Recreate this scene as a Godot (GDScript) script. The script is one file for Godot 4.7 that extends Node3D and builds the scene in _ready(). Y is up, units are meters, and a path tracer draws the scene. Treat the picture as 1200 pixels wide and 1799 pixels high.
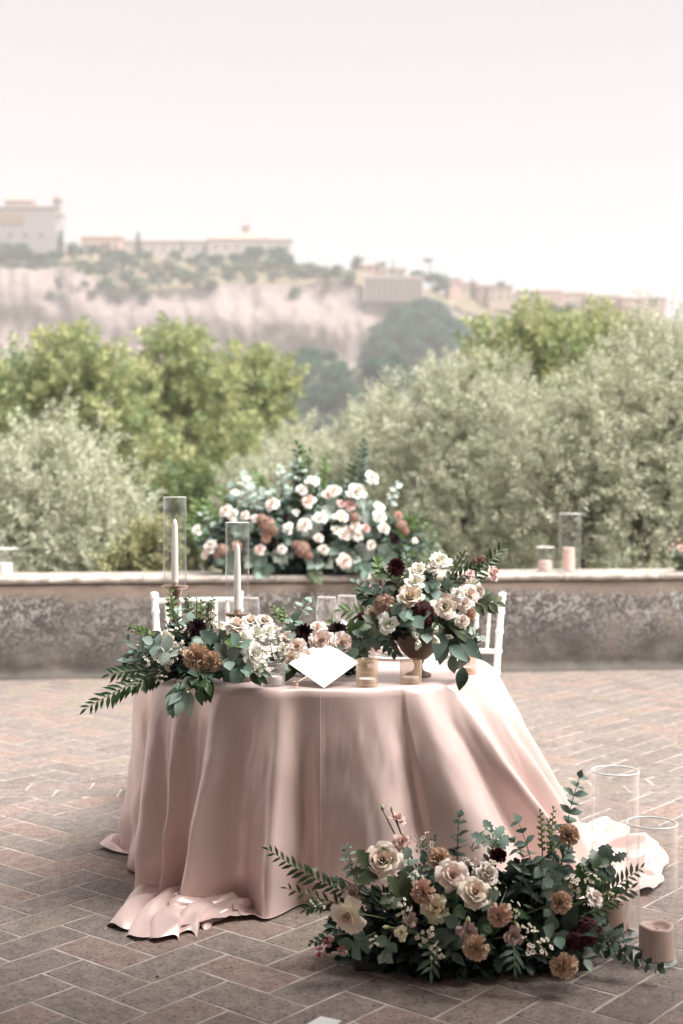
extends Node3D


func _ready() -> void:
	# camera, sky, sun, exposure
	var cam := Camera3D.new()
	cam.name = "camera"
	add_child(cam)
	cam.position = Vector3(0, 1.375, 0)
	cam.rotation.x = -0.00422
	var lens := CameraAttributesPhysical.new()
	lens.frustum_focal_length = 30.017
	lens.frustum_focus_distance = 4.25
	lens.frustum_near = 0.05
	lens.frustum_far = 2000.0
	lens.exposure_aperture = 1.5
	cam.attributes = lens
	cam.fov = 43.595
	cam.near = 0.05
	cam.far = 2000.0
	cam.current = true
	var env := Environment.new()
	env.background_mode = Environment.BG_SKY
	var sky := ProceduralSkyMaterial.new()
	sky.sky_top_color = Color(0.785, 0.752, 0.765)
	sky.sky_horizon_color = Color(1.0, 0.992, 0.99)
	sky.sky_curve = 0.22
	sky.sky_energy_multiplier = 0.66
	sky.ground_bottom_color = Color(0.45, 0.42, 0.36)
	sky.ground_horizon_color = Color(0.75, 0.72, 0.68)
	sky.ground_energy_multiplier = 0.5
	sky.sun_angle_max = 30.0
	env.sky = Sky.new()
	env.sky.sky_material = sky
	env.tonemap_mode = Environment.TONE_MAPPER_LINEAR
	env.tonemap_exposure = 2.9
	env.sdfgi_enabled = true
	env.ssao_enabled = true
	env.ssil_enabled = true
	env.fog_enabled = true
	env.fog_density = 0.0007
	env.fog_light_color = Color(0.97, 0.955, 0.955)
	var we := WorldEnvironment.new()
	we.name = "world"
	we.environment = env
	add_child(we)
	var sun := DirectionalLight3D.new()
	sun.name = "sun"
	sun.light_energy = 1.1
	sun.light_color = Color(1.0, 0.985, 0.965)
	sun.light_angular_distance = 40.0
	sun.shadow_enabled = true
	sun.rotation = Vector3(deg_to_rad(-58), deg_to_rad(65), 0)
	add_child(sun)
	# the place, then the things, then the small things
	make_leaves()
	make_blooms()
	build_floor()
	build_wall()
	build_porch()
	build_land()
	build_far_trees()
	build_town()
	build_trees()
	build_table()
	build_chair("white wooden chair behind the left table flowers", Vector3(-0.625, 0, -5.88), deg_to_rad(14))
	build_chair("white wooden chair right of the urn flowers", Vector3(0.485, 0, -5.88), deg_to_rad(-17))
	build_tableware()
	build_floor_glass()
	build_urn()
	build_table_flowers()
	build_middle_flowers()
	build_floor_flowers()
	build_wall_flowers()
	build_litter()


# ---------------------------------------------------------------- shape helpers
class MB:
	var v := PackedVector3Array()
	var uv := PackedVector2Array()
	var c := PackedColorArray()
	var ix := PackedInt32Array()

	func vert(p: Vector3, t := Vector2.ZERO, col := Color.WHITE) -> int:
		v.append(p)
		uv.append(t)
		c.append(col)
		return v.size() - 1

	func tri(a: int, b: int, d: int) -> void:
		ix.append(a)
		ix.append(b)
		ix.append(d)

	# a grid of rows x cols points already appended from index first on
	func stitch(first: int, rows: int, cols: int) -> void:
		for r in rows - 1:
			for k in cols - 1:
				var a := first + r * cols + k
				var b := a + cols
				tri(a, a + 1, b + 1)
				tri(a, b + 1, b)

	# one flat triangle whose normal looks along out
	func face3(a: Vector3, b: Vector3, d: Vector3, out: Vector3, col := Color.WHITE) -> void:
		var i := vert(a, Vector2(a.x + a.z, a.y), col)
		vert(b, Vector2(b.x + b.z, b.y), col)
		vert(d, Vector2(d.x + d.z, d.y), col)
		if (d - a).cross(b - a).dot(out) >= 0.0:
			tri(i, i + 1, i + 2)
		else:
			tri(i, i + 2, i + 1)

	func face4(a: Vector3, b: Vector3, d: Vector3, e: Vector3, out: Vector3, col := Color.WHITE) -> void:
		var i := vert(a, Vector2(a.x + a.z, a.y), col)
		vert(b, Vector2(b.x + b.z, b.y), col)
		vert(d, Vector2(d.x + d.z, d.y), col)
		vert(e, Vector2(e.x + e.z, e.y), col)
		if (d - a).cross(b - a).dot(out) >= 0.0:
			tri(i, i + 1, i + 2)
			tri(i, i + 2, i + 3)
		else:
			tri(i, i + 2, i + 1)
			tri(i, i + 3, i + 2)

	# a box with chamfered edges
	func box(at: Vector3, size: Vector3, bev := 0.004, turn := Basis.IDENTITY, col := Color.WHITE) -> void:
		var h := size * 0.5
		var b := minf(bev, minf(h.x, minf(h.y, h.z)) * 0.9)
		for axis in 3:
			for s in [-1.0, 1.0]:
				var n := Vector3.ZERO
				n[axis] = s
				var u := Vector3.ZERO
				var w := Vector3.ZERO
				u[(axis + 1) % 3] = h[(axis + 1) % 3] - b
				w[(axis + 2) % 3] = h[(axis + 2) % 3] - b
				var m: Vector3 = n * h[axis]
				face4(at + turn * (m - u - w), at + turn * (m + u - w), at + turn * (m + u + w), at + turn * (m - u + w), turn * n, col)
		for axis in 3:
			var p := (axis + 1) % 3
			var q := (axis + 2) % 3
			for s in [-1.0, 1.0]:
				for t in [-1.0, 1.0]:
					var l := Vector3.ZERO
					l[axis] = h[axis] - b
					var a := Vector3.ZERO
					a[p] = s * h[p]
					a[q] = t * (h[q] - b)
					var d := Vector3.ZERO
					d[p] = s * (h[p] - b)
					d[q] = t * h[q]
					face4(at + turn * (a - l), at + turn * (a + l), at + turn * (d + l), at + turn * (d - l), turn * (a + d), col)
		for x in [-1.0, 1.0]:
			for y in [-1.0, 1.0]:
				for z in [-1.0, 1.0]:
					var o := Vector3(x, y, z)
					face3(at + turn * (o * Vector3(h.x, h.y - b, h.z - b)), at + turn * (o * Vector3(h.x - b, h.y, h.z - b)), at + turn * (o * Vector3(h.x - b, h.y - b, h.z)), turn * o, col)

	# a tube along a path
	func tube(path: PackedVector3Array, rad: PackedFloat32Array, sides := 6, caps := true, col := Color.WHITE) -> void:
		var n := path.size()
		var first := v.size()
		var side := Vector3.ZERO
		var along := 0.0
		for i in n:
			var t := (path[mini(i + 1, n - 1)] - path[maxi(i - 1, 0)]).normalized()
			if side == Vector3.ZERO:
				side = t.cross(Vector3.UP if absf(t.y) < 0.9 else Vector3.RIGHT).normalized()
			else:
				side = (side - t * side.dot(t)).normalized()
			var up := side.cross(t)
			if i > 0:
				along += path[i].distance_to(path[i - 1])
			for k in sides + 1:
				var a := TAU * k / sides
				vert(path[i] + (side * cos(a) + up * sin(a)) * rad[i], Vector2(float(k) / sides, along), col)
		stitch(first, n, sides + 1)
		if caps:
			for e in [0, n - 1]:
				var m := vert(path[e], Vector2.ZERO, col)
				for k in sides:
					var a := vert(v[first + e * (sides + 1) + k], Vector2.ZERO, col)
					var b := vert(v[first + e * (sides + 1) + k + 1], Vector2.ZERO, col)
					if e == 0:
						tri(m, b, a)
					else:
						tri(m, a, b)

	# a solid of revolution about +Y; repeat a profile point for a sharp edge
	func lathe(prof: Array, segs := 24, at := Vector3.ZERO, col := Color.WHITE) -> void:
		var first := v.size()
		var along := 0.0
		for i in prof.size():
			var p: Vector2 = prof[i]
			if i > 0:
				along += p.distance_to(prof[i - 1])
			for k in segs + 1:
				var a := TAU * k / segs
				vert(at + Vector3(cos(a) * p.x, p.y, sin(a) * p.x), Vector2(float(k) / segs, along), col)
		for r in prof.size() - 1:
			if prof[r] == prof[r + 1]:
				continue
			for k in segs:
				var a := first + r * (segs + 1) + k
				var b := a + segs + 1
				tri(a, a + 1, b + 1)
				tri(a, b + 1, b)

	func ball(at: Vector3, r: Vector3, col := Color.WHITE, segs := 8, rings := 5) -> void:
		var first := v.size()
		for i in rings + 1:
			var e := PI * i / rings
			for k in segs + 1:
				var a := TAU * k / segs
				vert(at + Vector3(sin(e) * cos(a), -cos(e), sin(e) * sin(a)) * r, Vector2(float(k) / segs, float(i) / rings), col)
		for i in rings:
			for k in segs:
				var a := first + i * (segs + 1) + k
				var b := a + segs + 1
				tri(a, a + 1, b + 1)
				tri(a, b + 1, b)

	func add(o: MB, xf: Transform3D, tint := Color.WHITE) -> void:
		var first := v.size()
		for i in o.v.size():
			v.append(xf * o.v[i])
			uv.append(o.uv[i])
			c.append(o.c[i] * tint)
		for k in o.ix:
			ix.append(first + k)

	func mesh(weld := false) -> ArrayMesh:
		var n := PackedVector3Array()
		n.resize(v.size())
		for i in range(0, ix.size(), 3):
			var a := ix[i]
			var b := ix[i + 1]
			var d := ix[i + 2]
			var f := (v[d] - v[a]).cross(v[b] - v[a])
			n[a] += f
			n[b] += f
			n[d] += f
		if weld:
			var sum := {}
			for i in v.size():
				var key := Vector3i((v[i] * 20000.0).round())
				sum[key] = sum.get(key, Vector3.ZERO) + n[i]
			for i in v.size():
				n[i] = sum[Vector3i((v[i] * 20000.0).round())]
		for i in n.size():
			n[i] = n[i].normalized() if n[i].length_squared() > 1e-20 else Vector3.UP
		var arr := []
		arr.resize(Mesh.ARRAY_MAX)
		arr[Mesh.ARRAY_VERTEX] = v
		arr[Mesh.ARRAY_NORMAL] = n
		arr[Mesh.ARRAY_TEX_UV] = uv
		arr[Mesh.ARRAY_COLOR] = c
		arr[Mesh.ARRAY_INDEX] = ix
		var m := ArrayMesh.new()
		m.add_surface_from_arrays(Mesh.PRIMITIVE_TRIANGLES, arr)
		return m


var used := {}
var mats := {}


func rnd(seed_value: int) -> RandomNumberGenerator:
	var r := RandomNumberGenerator.new()
	r.seed = seed_value
	return r


func numbered(called: String) -> String:
	used[called] = used.get(called, 0) + 1
	return called if used[called] == 1 else "%s_%03d" % [called, used[called] - 1]


func tag(o: Node3D, label: String, category: String, group := "") -> void:
	o.set_meta("label", label)
	o.set_meta("category", category)
	if group:
		o.set_meta("group", group)


func thing(called: String, label: String, category: String, at := Vector3.ZERO, turn := 0.0, group := "") -> Node3D:
	var o := Node3D.new()
	o.name = numbered(called)
	add_child(o)
	o.position = at
	o.rotation.y = turn
	tag(o, label, category, group)
	return o


func part(called: String, mesh: Mesh, m: Material, parent: Node, xf := Transform3D.IDENTITY) -> MeshInstance3D:
	var o := MeshInstance3D.new()
	o.name = called
	o.mesh = mesh
	o.material_override = m
	o.transform = xf
	if parent == self:
		o.name = numbered(called)
		add_child(o)
	else:
		var k := 0
		var key := "%d/%s" % [parent.get_instance_id(), called]
		k = used.get(key, 0)
		used[key] = k + 1
		if k > 0:
			o.name = "%s_%03d" % [called, k]
		parent.add_child(o, true)
	return o


func struct(called: String, mesh: Mesh, m: Material) -> MeshInstance3D:
	var o := part(called, mesh, m, self)
	o.set_meta("kind", "structure")
	return o


# r, g, b are real-world (linear) base colours
func paint(called: String, r: float, g: float, b: float, rough := 0.6, more := {}) -> StandardMaterial3D:
	if mats.has(called):
		return mats[called]
	var m := StandardMaterial3D.new()
	m.resource_name = called
	m.albedo_color = Color(r, g, b).linear_to_srgb()
	m.roughness = rough
	for k in more:
		if k == "back":
			m.backlight_enabled = true
			m.backlight = Color(more[k], more[k], more[k])
		elif k == "vc":
			m.vertex_color_use_as_albedo = true
		elif k == "sss":
			m.subsurf_scatter_enabled = true
			m.subsurf_scatter_strength = more[k]
		else:
			m.set(k, more[k])
	mats[called] = m
	return m


func glass(called: String, r: float, g: float, b: float, alpha := 0.05) -> StandardMaterial3D:
	var m := paint(called, r, g, b, 0.02)
	m.albedo_color.a = alpha
	m.transparency = BaseMaterial3D.TRANSPARENCY_ALPHA
	return m


func noise_tex(seed_value: int, freq: float, lo: Color, hi: Color, size := 512, octaves := 5, kind := FastNoiseLite.TYPE_SIMPLEX_SMOOTH) -> NoiseTexture2D:
	var n := FastNoiseLite.new()
	n.seed = seed_value
	n.frequency = freq
	n.noise_type = kind
	n.fractal_octaves = octaves
	var t := NoiseTexture2D.new()
	t.width = size
	t.height = size
	t.seamless = true
	t.generate_mipmaps = false
	t.noise = n
	var g := Gradient.new()
	g.set_color(0, lo)
	g.set_color(1, hi)
	t.color_ramp = g
	return t


func keyed(keys: Array, x: float) -> float:
	if x <= keys[0][0]:
		return keys[0][1]
	for i in keys.size() - 1:
		if x <= keys[i + 1][0]:
			var t: float = (x - keys[i][0]) / (keys[i + 1][0] - keys[i][0])
			t = t * t * (3.0 - 2.0 * t)
			return lerpf(keys[i][1], keys[i + 1][1], t)
	return keys[-1][1]


func facing(dir: Vector3, roll := 0.0) -> Basis:   # +Y looks along dir
	var y := dir.normalized()
	var x := y.cross(Vector3.BACK if absf(y.z) < 0.9 else Vector3.RIGHT).normalized()
	return Basis(x, y, x.cross(y)) * Basis(Vector3.UP, roll)


func curve_path(a: Vector3, ctrl: Vector3, b: Vector3, n: int) -> PackedVector3Array:
	var p := PackedVector3Array()
	for i in n:
		var t := float(i) / (n - 1)
		p.append(a * (1 - t) * (1 - t) + ctrl * 2 * t * (1 - t) + b * t * t)
	return p


func taper(a: float, b: float, n: int) -> PackedFloat32Array:
	var r := PackedFloat32Array()
	for i in n:
		r.append(lerpf(a, b, float(i) / (n - 1)))
	return r


# ---------------------------------------------------------------- flowers and leaves
var blooms := {}
var leaves := {}


# petals wrapped round the axis; unit size: widest radius about 1, axis +Y
func rose_shape(seed_value: int, n: int, open: float, ruffle: float, heart: Color, rim: Color) -> MB:
	var g := rnd(seed_value)
	var mb := MB.new()
	for i in n:
		var k := pow(i / (n - 1.0), 0.8)
		var phi := i * 2.399 + g.randf_range(-0.25, 0.25)
		var big := 0.055 + 0.70 * k
		var wide := lerpf(1.55, 0.72, k) * g.randf_range(0.9, 1.1)
		var top := lerpf(0.62, 0.30 - 0.34 * open * k, pow(k, 1.4)) + g.randf_range(-0.05, 0.05)
		var curl := k * (0.25 + 0.5 * open) * g.randf_range(0.6, 1.3)
		var lean := g.randf_range(-0.1, 0.1)
		var wob := g.randf_range(0.0, TAU)
		var first := mb.v.size()
		for r in 6:
			var v := r / 5.0
			var s := minf(1.0, 1.35 * pow(v + 0.03, 0.5)) * (1.0 - 0.52 * pow(v, 4.0))
			for q in 7:
				var u := q / 3.0 - 1.0
				var lip := pow(maxf(v - 0.45, 0.0) / 0.55, 1.6)
				var rad := big * (0.35 + 0.65 * pow(v, 0.6)) + curl * 0.55 * lip + 0.05 * k * u * u * v + lean * v * 0.3
				var y := lerpf(-0.45, top, pow(v, 0.85)) - curl * 0.28 * lip - 0.20 * u * u * v * (0.4 + 0.6 * k)
				var rf := ruffle * v * v * (sin(u * 7.0 + wob) + 0.5 * sin(u * 13.0 + wob * 2.0))
				rad += rf * 0.5
				y += rf * 0.5 + 0.03 * sin(u * 3.0 + wob) * v
				var a := phi + u * wide * s
				mb.vert(Vector3(cos(a) * rad, y, sin(a) * rad), Vector2(u, v), heart.lerp(rim, clampf(0.15 + 0.75 * k + 0.25 * v - 0.1, 0.0, 1.0)))
		mb.stitch(first, 6, 7)
	var most := 0.01
	for p in mb.v:
		most = maxf(most, Vector2(p.x, p.z).length())
	for i in mb.v.size():
		mb.v[i] /= most
	for i in 5:   # sepals
		var a := TAU * i / 5.0
		var o := Vector3(cos(a), 0, sin(a))
		var w := Vector3(-sin(a), 0, cos(a)) * 0.13
		mb.face3(o * 0.1 - w + Vector3(0, -0.47, 0), o * 0.1 + w + Vector3(0, -0.47, 0), o * 0.62 + Vector3(0, -0.32, 0), Vector3.DOWN, Color(0.25, 0.36, 0.2))
	return mb


func carnation_shape(seed_value: int, n: int, deep: Color, rim: Color) -> MB:
	var g := rnd(seed_value)
	var mb := MB.new()
	for i in n:
		var k := (i + 0.5) / n
		var el := lerpf(1.45, -0.15, pow(k, 0.85))
		var a := i * 2.399 + g.randf_range(-0.3, 0.3)
		var d := Vector3(cos(a) * cos(el), sin(el) * 0.75, sin(a) * cos(el))
		var w := d.cross(Vector3(g.randf_range(-1, 1), g.randf_range(-0.3, 1), g.randf_range(-1, 1))).normalized()
		var nn := d.cross(w).normalized()
		var wob := g.randf_range(0.0, TAU)
		var size := g.randf_range(0.88, 1.05)
		var first := mb.v.size()
		for r in 4:
			var v := r / 3.0
			for q in 8:
				var u := q / 3.5 - 1.0
				var saw := (0.09 if q % 2 else -0.02) * v
				var p := d * (0.15 + (0.82 + saw) * v * size - 0.12 * u * u * v) + w * u * (0.06 + 0.36 * v) + nn * (sin(u * 6.0 + wob) * 0.13 * v * v + 0.1 * v * v * sin(wob))
				mb.vert(p - Vector3(0, 0.2, 0), Vector2(u, v), deep.lerp(rim, v * (0.75 + (0.25 if q % 2 else 0.0))))
		mb.stitch(first, 4, 8)
	var cup := [Vector2(0.03, -1.0), Vector2(0.16, -0.9), Vector2(0.2, -0.5), Vector2(0.26, -0.15)]
	mb.lathe(cup, 8, Vector3.ZERO, Color(0.22, 0.33, 0.2))
	return mb


func dahlia_shape(seed_value: int) -> MB:
	var g := rnd(seed_value)
	var mb := MB.new()
	for ring in 6:
		var el := lerpf(-0.2, 1.25, ring / 5.0)
		var n := 15 - ring * 2
		for i in n:
			var a := TAU * (i + 0.5 * (ring % 2)) / n + g.randf_range(-0.06, 0.06)
			var d := Vector3(cos(a) * cos(el), sin(el), sin(a) * cos(el))
			var w := Vector3(-sin(a), 0, cos(a))
			var nn := d.cross(w)
			var l := lerpf(1.0, 0.62, ring / 5.0) * g.randf_range(0.93, 1.04)
			var first := mb.v.size()
			for r in 5:
				var v := r / 4.0
				var half: float = [0.07, 0.15, 0.17, 0.12, 0.02][r]
				for q in 3:
					var u := q - 1.0
					mb.vert(d * l * (0.2 + 0.8 * v) + w * u * half + nn * (-0.06 * absf(u)) * (1.0 - v * 0.4), Vector2(u, v), Color(1, 1, 1).lerp(Color(0.6, 0.6, 0.6), 1.0 - v))
			mb.stitch(first, 5, 3)
	return mb


func floret_dome(seed_value: int, n: int, size: float, c1: Color, c2: Color, low := -0.1) -> MB:
	var g := rnd(seed_value)
	var mb := MB.new()
	for i in n:
		var el := lerpf(1.5, low, pow((i + 0.5) / n, 0.7))
		var a := i * 2.399
		var d := Vector3(cos(a) * cos(el), sin(el) * 0.8, sin(a) * cos(el))
		var b := facing((d + Vector3(g.randf_range(-0.4, 0.4), g.randf_range(-0.2, 0.4), g.randf_range(-0.4, 0.4))), g.randf() * TAU)
		var col := c1.lerp(c2, g.randf())
		for p in 4:
			var t := TAU * p / 4.0
			var o := b * Vector3(cos(t), 0.15, sin(t)) * size
			var w := b * Vector3(-sin(t), 0, cos(t)) * size * 0.62
			var at := d * g.randf_range(0.85, 1.0)
			mb.face4(at, at + o * 0.55 - w, at + o, at + o * 0.55 + w, b.y, col)
	return mb


func wax_cluster(seed_value: int, n: int) -> MB:   # tiny five-petalled flowers on a wiry stem, unit radius
	var g := rnd(seed_value)
	var mb := MB.new()
	for i in n:
		var d := Vector3(g.randf_range(-1, 1), g.randf_range(-0.35, 0.8), g.randf_range(-1, 1))
		var at := d.limit_length(1.0) * g.randf_range(0.55, 1.0)
		mb.tube(PackedVector3Array([Vector3(0, -0.9, 0), Vector3(at.x * 0.5, at.y * 0.5 - 0.3, at.z * 0.5), at]), PackedFloat32Array([0.025, 0.02, 0.015]), 3, false, Color(0.16, 0.22, 0.09))
		var b := facing((d + Vector3(0, 0.7, 0.8)), g.randf() * TAU)
		var r := g.randf_range(0.14, 0.21)
		for p in 5:
			var t := TAU * p / 5.0
			var o := b * Vector3(cos(t), 0.25, sin(t)) * r
			var w := b * Vector3(-sin(t), 0.05, cos(t)) * r * 0.55
			mb.face4(at, at + o * 0.6 - w, at + o, at + o * 0.6 + w, b.y, Color(0.82, 0.78, 0.66))
		mb.lathe([Vector2(0.1 * r, 0.0), Vector2(0.3 * r, 0.12 * r), Vector2(0.33 * r, 0.24 * r), Vector2(0.02 * r, 0.3 * r)], 6, Vector3.ZERO, Color(0.2, 0.1, 0.04))
		var m := mb.v.size()
		for k in range(m - 28, m):
			mb.v[k] = at + b * mb.v[k]
	return mb


func berry_cluster(seed_value: int, n: int, col: Color, tip: Color) -> MB:
	var g := rnd(seed_value)
	var mb := MB.new()
	for i in n:
		var d := Vector3(g.randf_range(-1, 1), g.randf_range(-1, 1), g.randf_range(-1, 1)).normalized()
		var at := d * g.randf_range(0.4, 0.75)
		mb.tube(PackedVector3Array([Vector3(0, 0.9, 0), at]), PackedFloat32Array([0.05, 0.03]), 3, false, Color(0.12, 0.16, 0.06))
		mb.ball(at, Vector3.ONE * g.randf_range(0.26, 0.38), col.lerp(tip, g.randf()), 7, 5)
	return mb


func bud_shape(seed_value: int, petal: Color, green: Color) -> MB:
	var mb := MB.new()
	mb.lathe([Vector2(0.02, 1.0), Vector2(0.2, 0.8), Vector2(0.36, 0.4), Vector2(0.4, 0.0), Vector2(0.3, -0.35)], 9, Vector3.ZERO, petal)
	mb.lathe([Vector2(0.41, 0.05), Vector2(0.36, -0.25), Vector2(0.2, -0.55), Vector2(0.06, -0.7), Vector2(0.04, -1.2)], 9, Vector3.ZERO, green)
	for i in 4:
		var a := TAU * i / 4.0 + seed_value
		var o := Vector3(cos(a), 0, sin(a))
		var w := Vector3(-sin(a), 0, cos(a)) * 0.14
		mb.face3(o * 0.4 - w + Vector3(0, 0.0, 0), o * 0.4 + w, o * 0.33 + Vector3(0, 0.62, 0), o, green)
	return mb


# leaves grow along +Y from the origin, unit length, face +Z
func blade(half: Array, fold := 0.12, bend := 0.18, wave := 0.0) -> ArrayMesh:
	var mb := MB.new()
	var n := half.size()
	for r in n:
		var v := r / (n - 1.0)
		for q in 3:
			var u := q - 1.0
			var w: float = half[r]
			mb.vert(Vector3(u * w, v, fold * absf(u) * w * 2.0 - bend * v * v + wave * sin(v * 9.0 + u * 2.0) * absf(u)), Vector2(q * 0.5, v), Color.WHITE if q != 1 else Color(1.12, 1.12, 1.1))
	mb.stitch(0, n, 3)
	return mb.mesh()


func make_leaves() -> void:
	leaves.lance = blade([0.02, 0.10, 0.145, 0.13, 0.075, 0.005], 0.15, 0.22)
	leaves.round = blade([0.03, 0.26, 0.40, 0.43, 0.36, 0.20, 0.03], 0.10, 0.14)
	leaves.oval = blade([0.02, 0.20, 0.29, 0.27, 0.17, 0.01], 0.14, 0.25)
	leaves.broad = blade([0.015, 0.15, 0.24, 0.27, 0.25, 0.19, 0.10, 0.005], 0.16, 0.30, 0.012)
	var lobes := []
	for i in 13:
		var t := i / 12.0
		lobes.append(0.012 + pow(sin(PI * clampf(t * 0.92 + 0.06, 0, 1)), 0.8) * (0.24 + (0.10 if i % 3 == 1 else -0.05 if i % 3 == 0 else 0.03)))
	leaves.oak = blade(lobes, 0.10, 0.2, 0.015)
	leaves.fern = blade([0.01, 0.16, 0.05, 0.2, 0.06, 0.2, 0.06, 0.16, 0.04, 0.1, 0.005], 0.05, 0.2)


func make_blooms() -> void:
	var w := Color(1, 1, 1)
	var sets := {
		"rose": [rose_shape(1, 26, 0.75, 0.02, Color(0.96, 0.80, 0.70), w), rose_shape(2, 26, 1.0, 0.03, Color(0.95, 0.78, 0.68), w), rose_shape(3, 22, 0.5, 0.02, Color(0.95, 0.82, 0.72), w)],
		"openrose": [rose_shape(4, 20, 1.2, 0.06, Color(0.95, 0.80, 0.68), w), rose_shape(5, 18, 1.3, 0.07, Color(0.95, 0.82, 0.70), w)],
		"garden": [rose_shape(6, 44, 0.35, 0.03, Color(0.96, 0.80, 0.72), w), rose_shape(7, 40, 0.45, 0.03, Color(0.96, 0.82, 0.74), w)],
		"lisianthus": [rose_shape(8, 13, 0.7, 0.10, Color(0.9, 0.93, 0.75), w), rose_shape(9, 15, 0.9, 0.12, Color(0.92, 0.9, 0.76), w), rose_shape(10, 11, 0.35, 0.09, Color(0.92, 0.94, 0.78), w)],
		"carnation": [carnation_shape(11, 46, Color(0.84, 0.74, 0.66), w), carnation_shape(12, 42, Color(0.82, 0.72, 0.64), w)],
		"dahlia": [dahlia_shape(13), dahlia_shape(14)],
		"hydrangea": [floret_dome(15, 95, 0.26, w, Color(0.62, 0.55, 0.5))],
		"amaranth": [floret_dome(16, 170, 0.2, w, Color(0.45, 0.35, 0.4), -1.3)],
		"wax": [wax_cluster(17, 14), wax_cluster(18, 11), wax_cluster(19, 17)],
		"snowberry": [berry_cluster(20, 7, Color(0.80, 0.80, 0.74), Color(0.7, 0.74, 0.6))],
		"pinkberry": [berry_cluster(21, 6, Color(0.45, 0.06, 0.12), Color(0.75, 0.62, 0.6))],
		"bud": [bud_shape(0, Color(0.72, 0.74, 0.5), Color(0.22, 0.3, 0.1))],
		"pinkbud": [bud_shape(1, Color(0.68, 0.42, 0.42), Color(0.15, 0.22, 0.08))],
	}
	for k in sets:
		blooms[k] = []
		for mb in sets[k]:
			blooms[k].append(mb.mesh())


func petal_paint(key: String) -> StandardMaterial3D:
	var t := {
		"cream": [0.84, 0.76, 0.66], "blush": [0.87, 0.77, 0.72], "pale": [0.86, 0.81, 0.765], "white": [0.86, 0.85, 0.82], "ivory": [0.80, 0.75, 0.58], "pink": [0.76, 0.54, 0.52],
		"mauve": [0.52, 0.37, 0.37], "peach": [0.78, 0.56, 0.46], "tan": [0.72, 0.55, 0.42], "rust": [0.36, 0.235, 0.195], "wine": [0.055, 0.006, 0.012], "black": [0.020, 0.004, 0.008], "seed": [0.42, 0.28, 0.22], "own": [1.0, 1.0, 1.0],
	}
	var c: Array = t[key]
	return paint("petal_" + key, c[0], c[1], c[2], 0.65, {"vc": 1, "back": 0.0 if key in ["wine", "black", "own", "rust"] else 0.35, "metallic_specular": 0.35})


var bloom_names := {
	"rose": "rose", "openrose": "open_rose", "garden": "garden_rose", "lisianthus": "lisianthus", "carnation": "carnation", "dahlia": "dahlia", "hydrangea": "hydrangea", "amaranth": "amaranth",
	"wax": "wax_flower", "snowberry": "snowberry_cluster", "pinkberry": "berry_cluster", "bud": "flower_bud", "pinkbud": "pink_bud",
}


# rows of [kind, colour, x, y, z, diameter, facing x, y, z]; places are metres from the arrangement's base
func plant_blooms(o: Node3D, rows: Array, heart: Vector3, seed_value: int) -> void:
	var g := rnd(seed_value)
	for row in rows:
		var p := Vector3(row[2], row[3], row[4])
		var dir := Vector3(row[6], row[7], row[8])
		if dir == Vector3.ZERO:
			dir = ((p - heart).normalized() * 0.8 + Vector3(g.randf_range(-0.25, 0.25), 0.25 + g.randf_range(-0.2, 0.2), 0.75)).normalized()
		var kinds: Array = blooms[row[0]]
		var s: float = row[5] * 0.5
		var squash := Vector3(s * g.randf_range(0.95, 1.06), s * g.randf_range(0.85, 1.0), s)
		var b := facing(dir, g.randf() * TAU) * Basis.from_scale(squash)
		part(bloom_names[row[0]], kinds[g.randi() % kinds.size()], petal_paint(row[1]), o, Transform3D(b, p))
		var from := p - dir * s * 0.45
		if row[0] in ["bud", "pinkbud", "lisianthus", "dahlia", "rose", "openrose", "carnation"] and from.distance_to(heart) > 0.05:
			var mb := MB.new()
			mb.tube(curve_path(from, from.lerp(heart, 0.35) - dir * 0.05, from.lerp(heart, 0.85), 6), taper(0.0022, 0.003, 6), 5)
			part("flower_stem", mb.mesh(), leaf_paint("stem"), o)


func leaf_paint(key: String) -> StandardMaterial3D:
	var t := {
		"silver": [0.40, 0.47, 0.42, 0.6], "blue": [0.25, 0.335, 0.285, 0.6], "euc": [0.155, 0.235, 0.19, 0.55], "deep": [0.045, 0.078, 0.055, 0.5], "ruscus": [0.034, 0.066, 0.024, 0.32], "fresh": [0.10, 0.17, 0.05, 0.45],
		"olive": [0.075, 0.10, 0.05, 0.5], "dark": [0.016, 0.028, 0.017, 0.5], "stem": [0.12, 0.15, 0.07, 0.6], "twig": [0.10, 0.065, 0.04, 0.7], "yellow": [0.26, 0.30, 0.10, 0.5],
	}
	var c: Array = t[key]
	return paint("leaf_" + key, c[0], c[1], c[2], c[3], {"vc": 1, "back": 0.2, "metallic_specular": 0.4})


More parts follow.
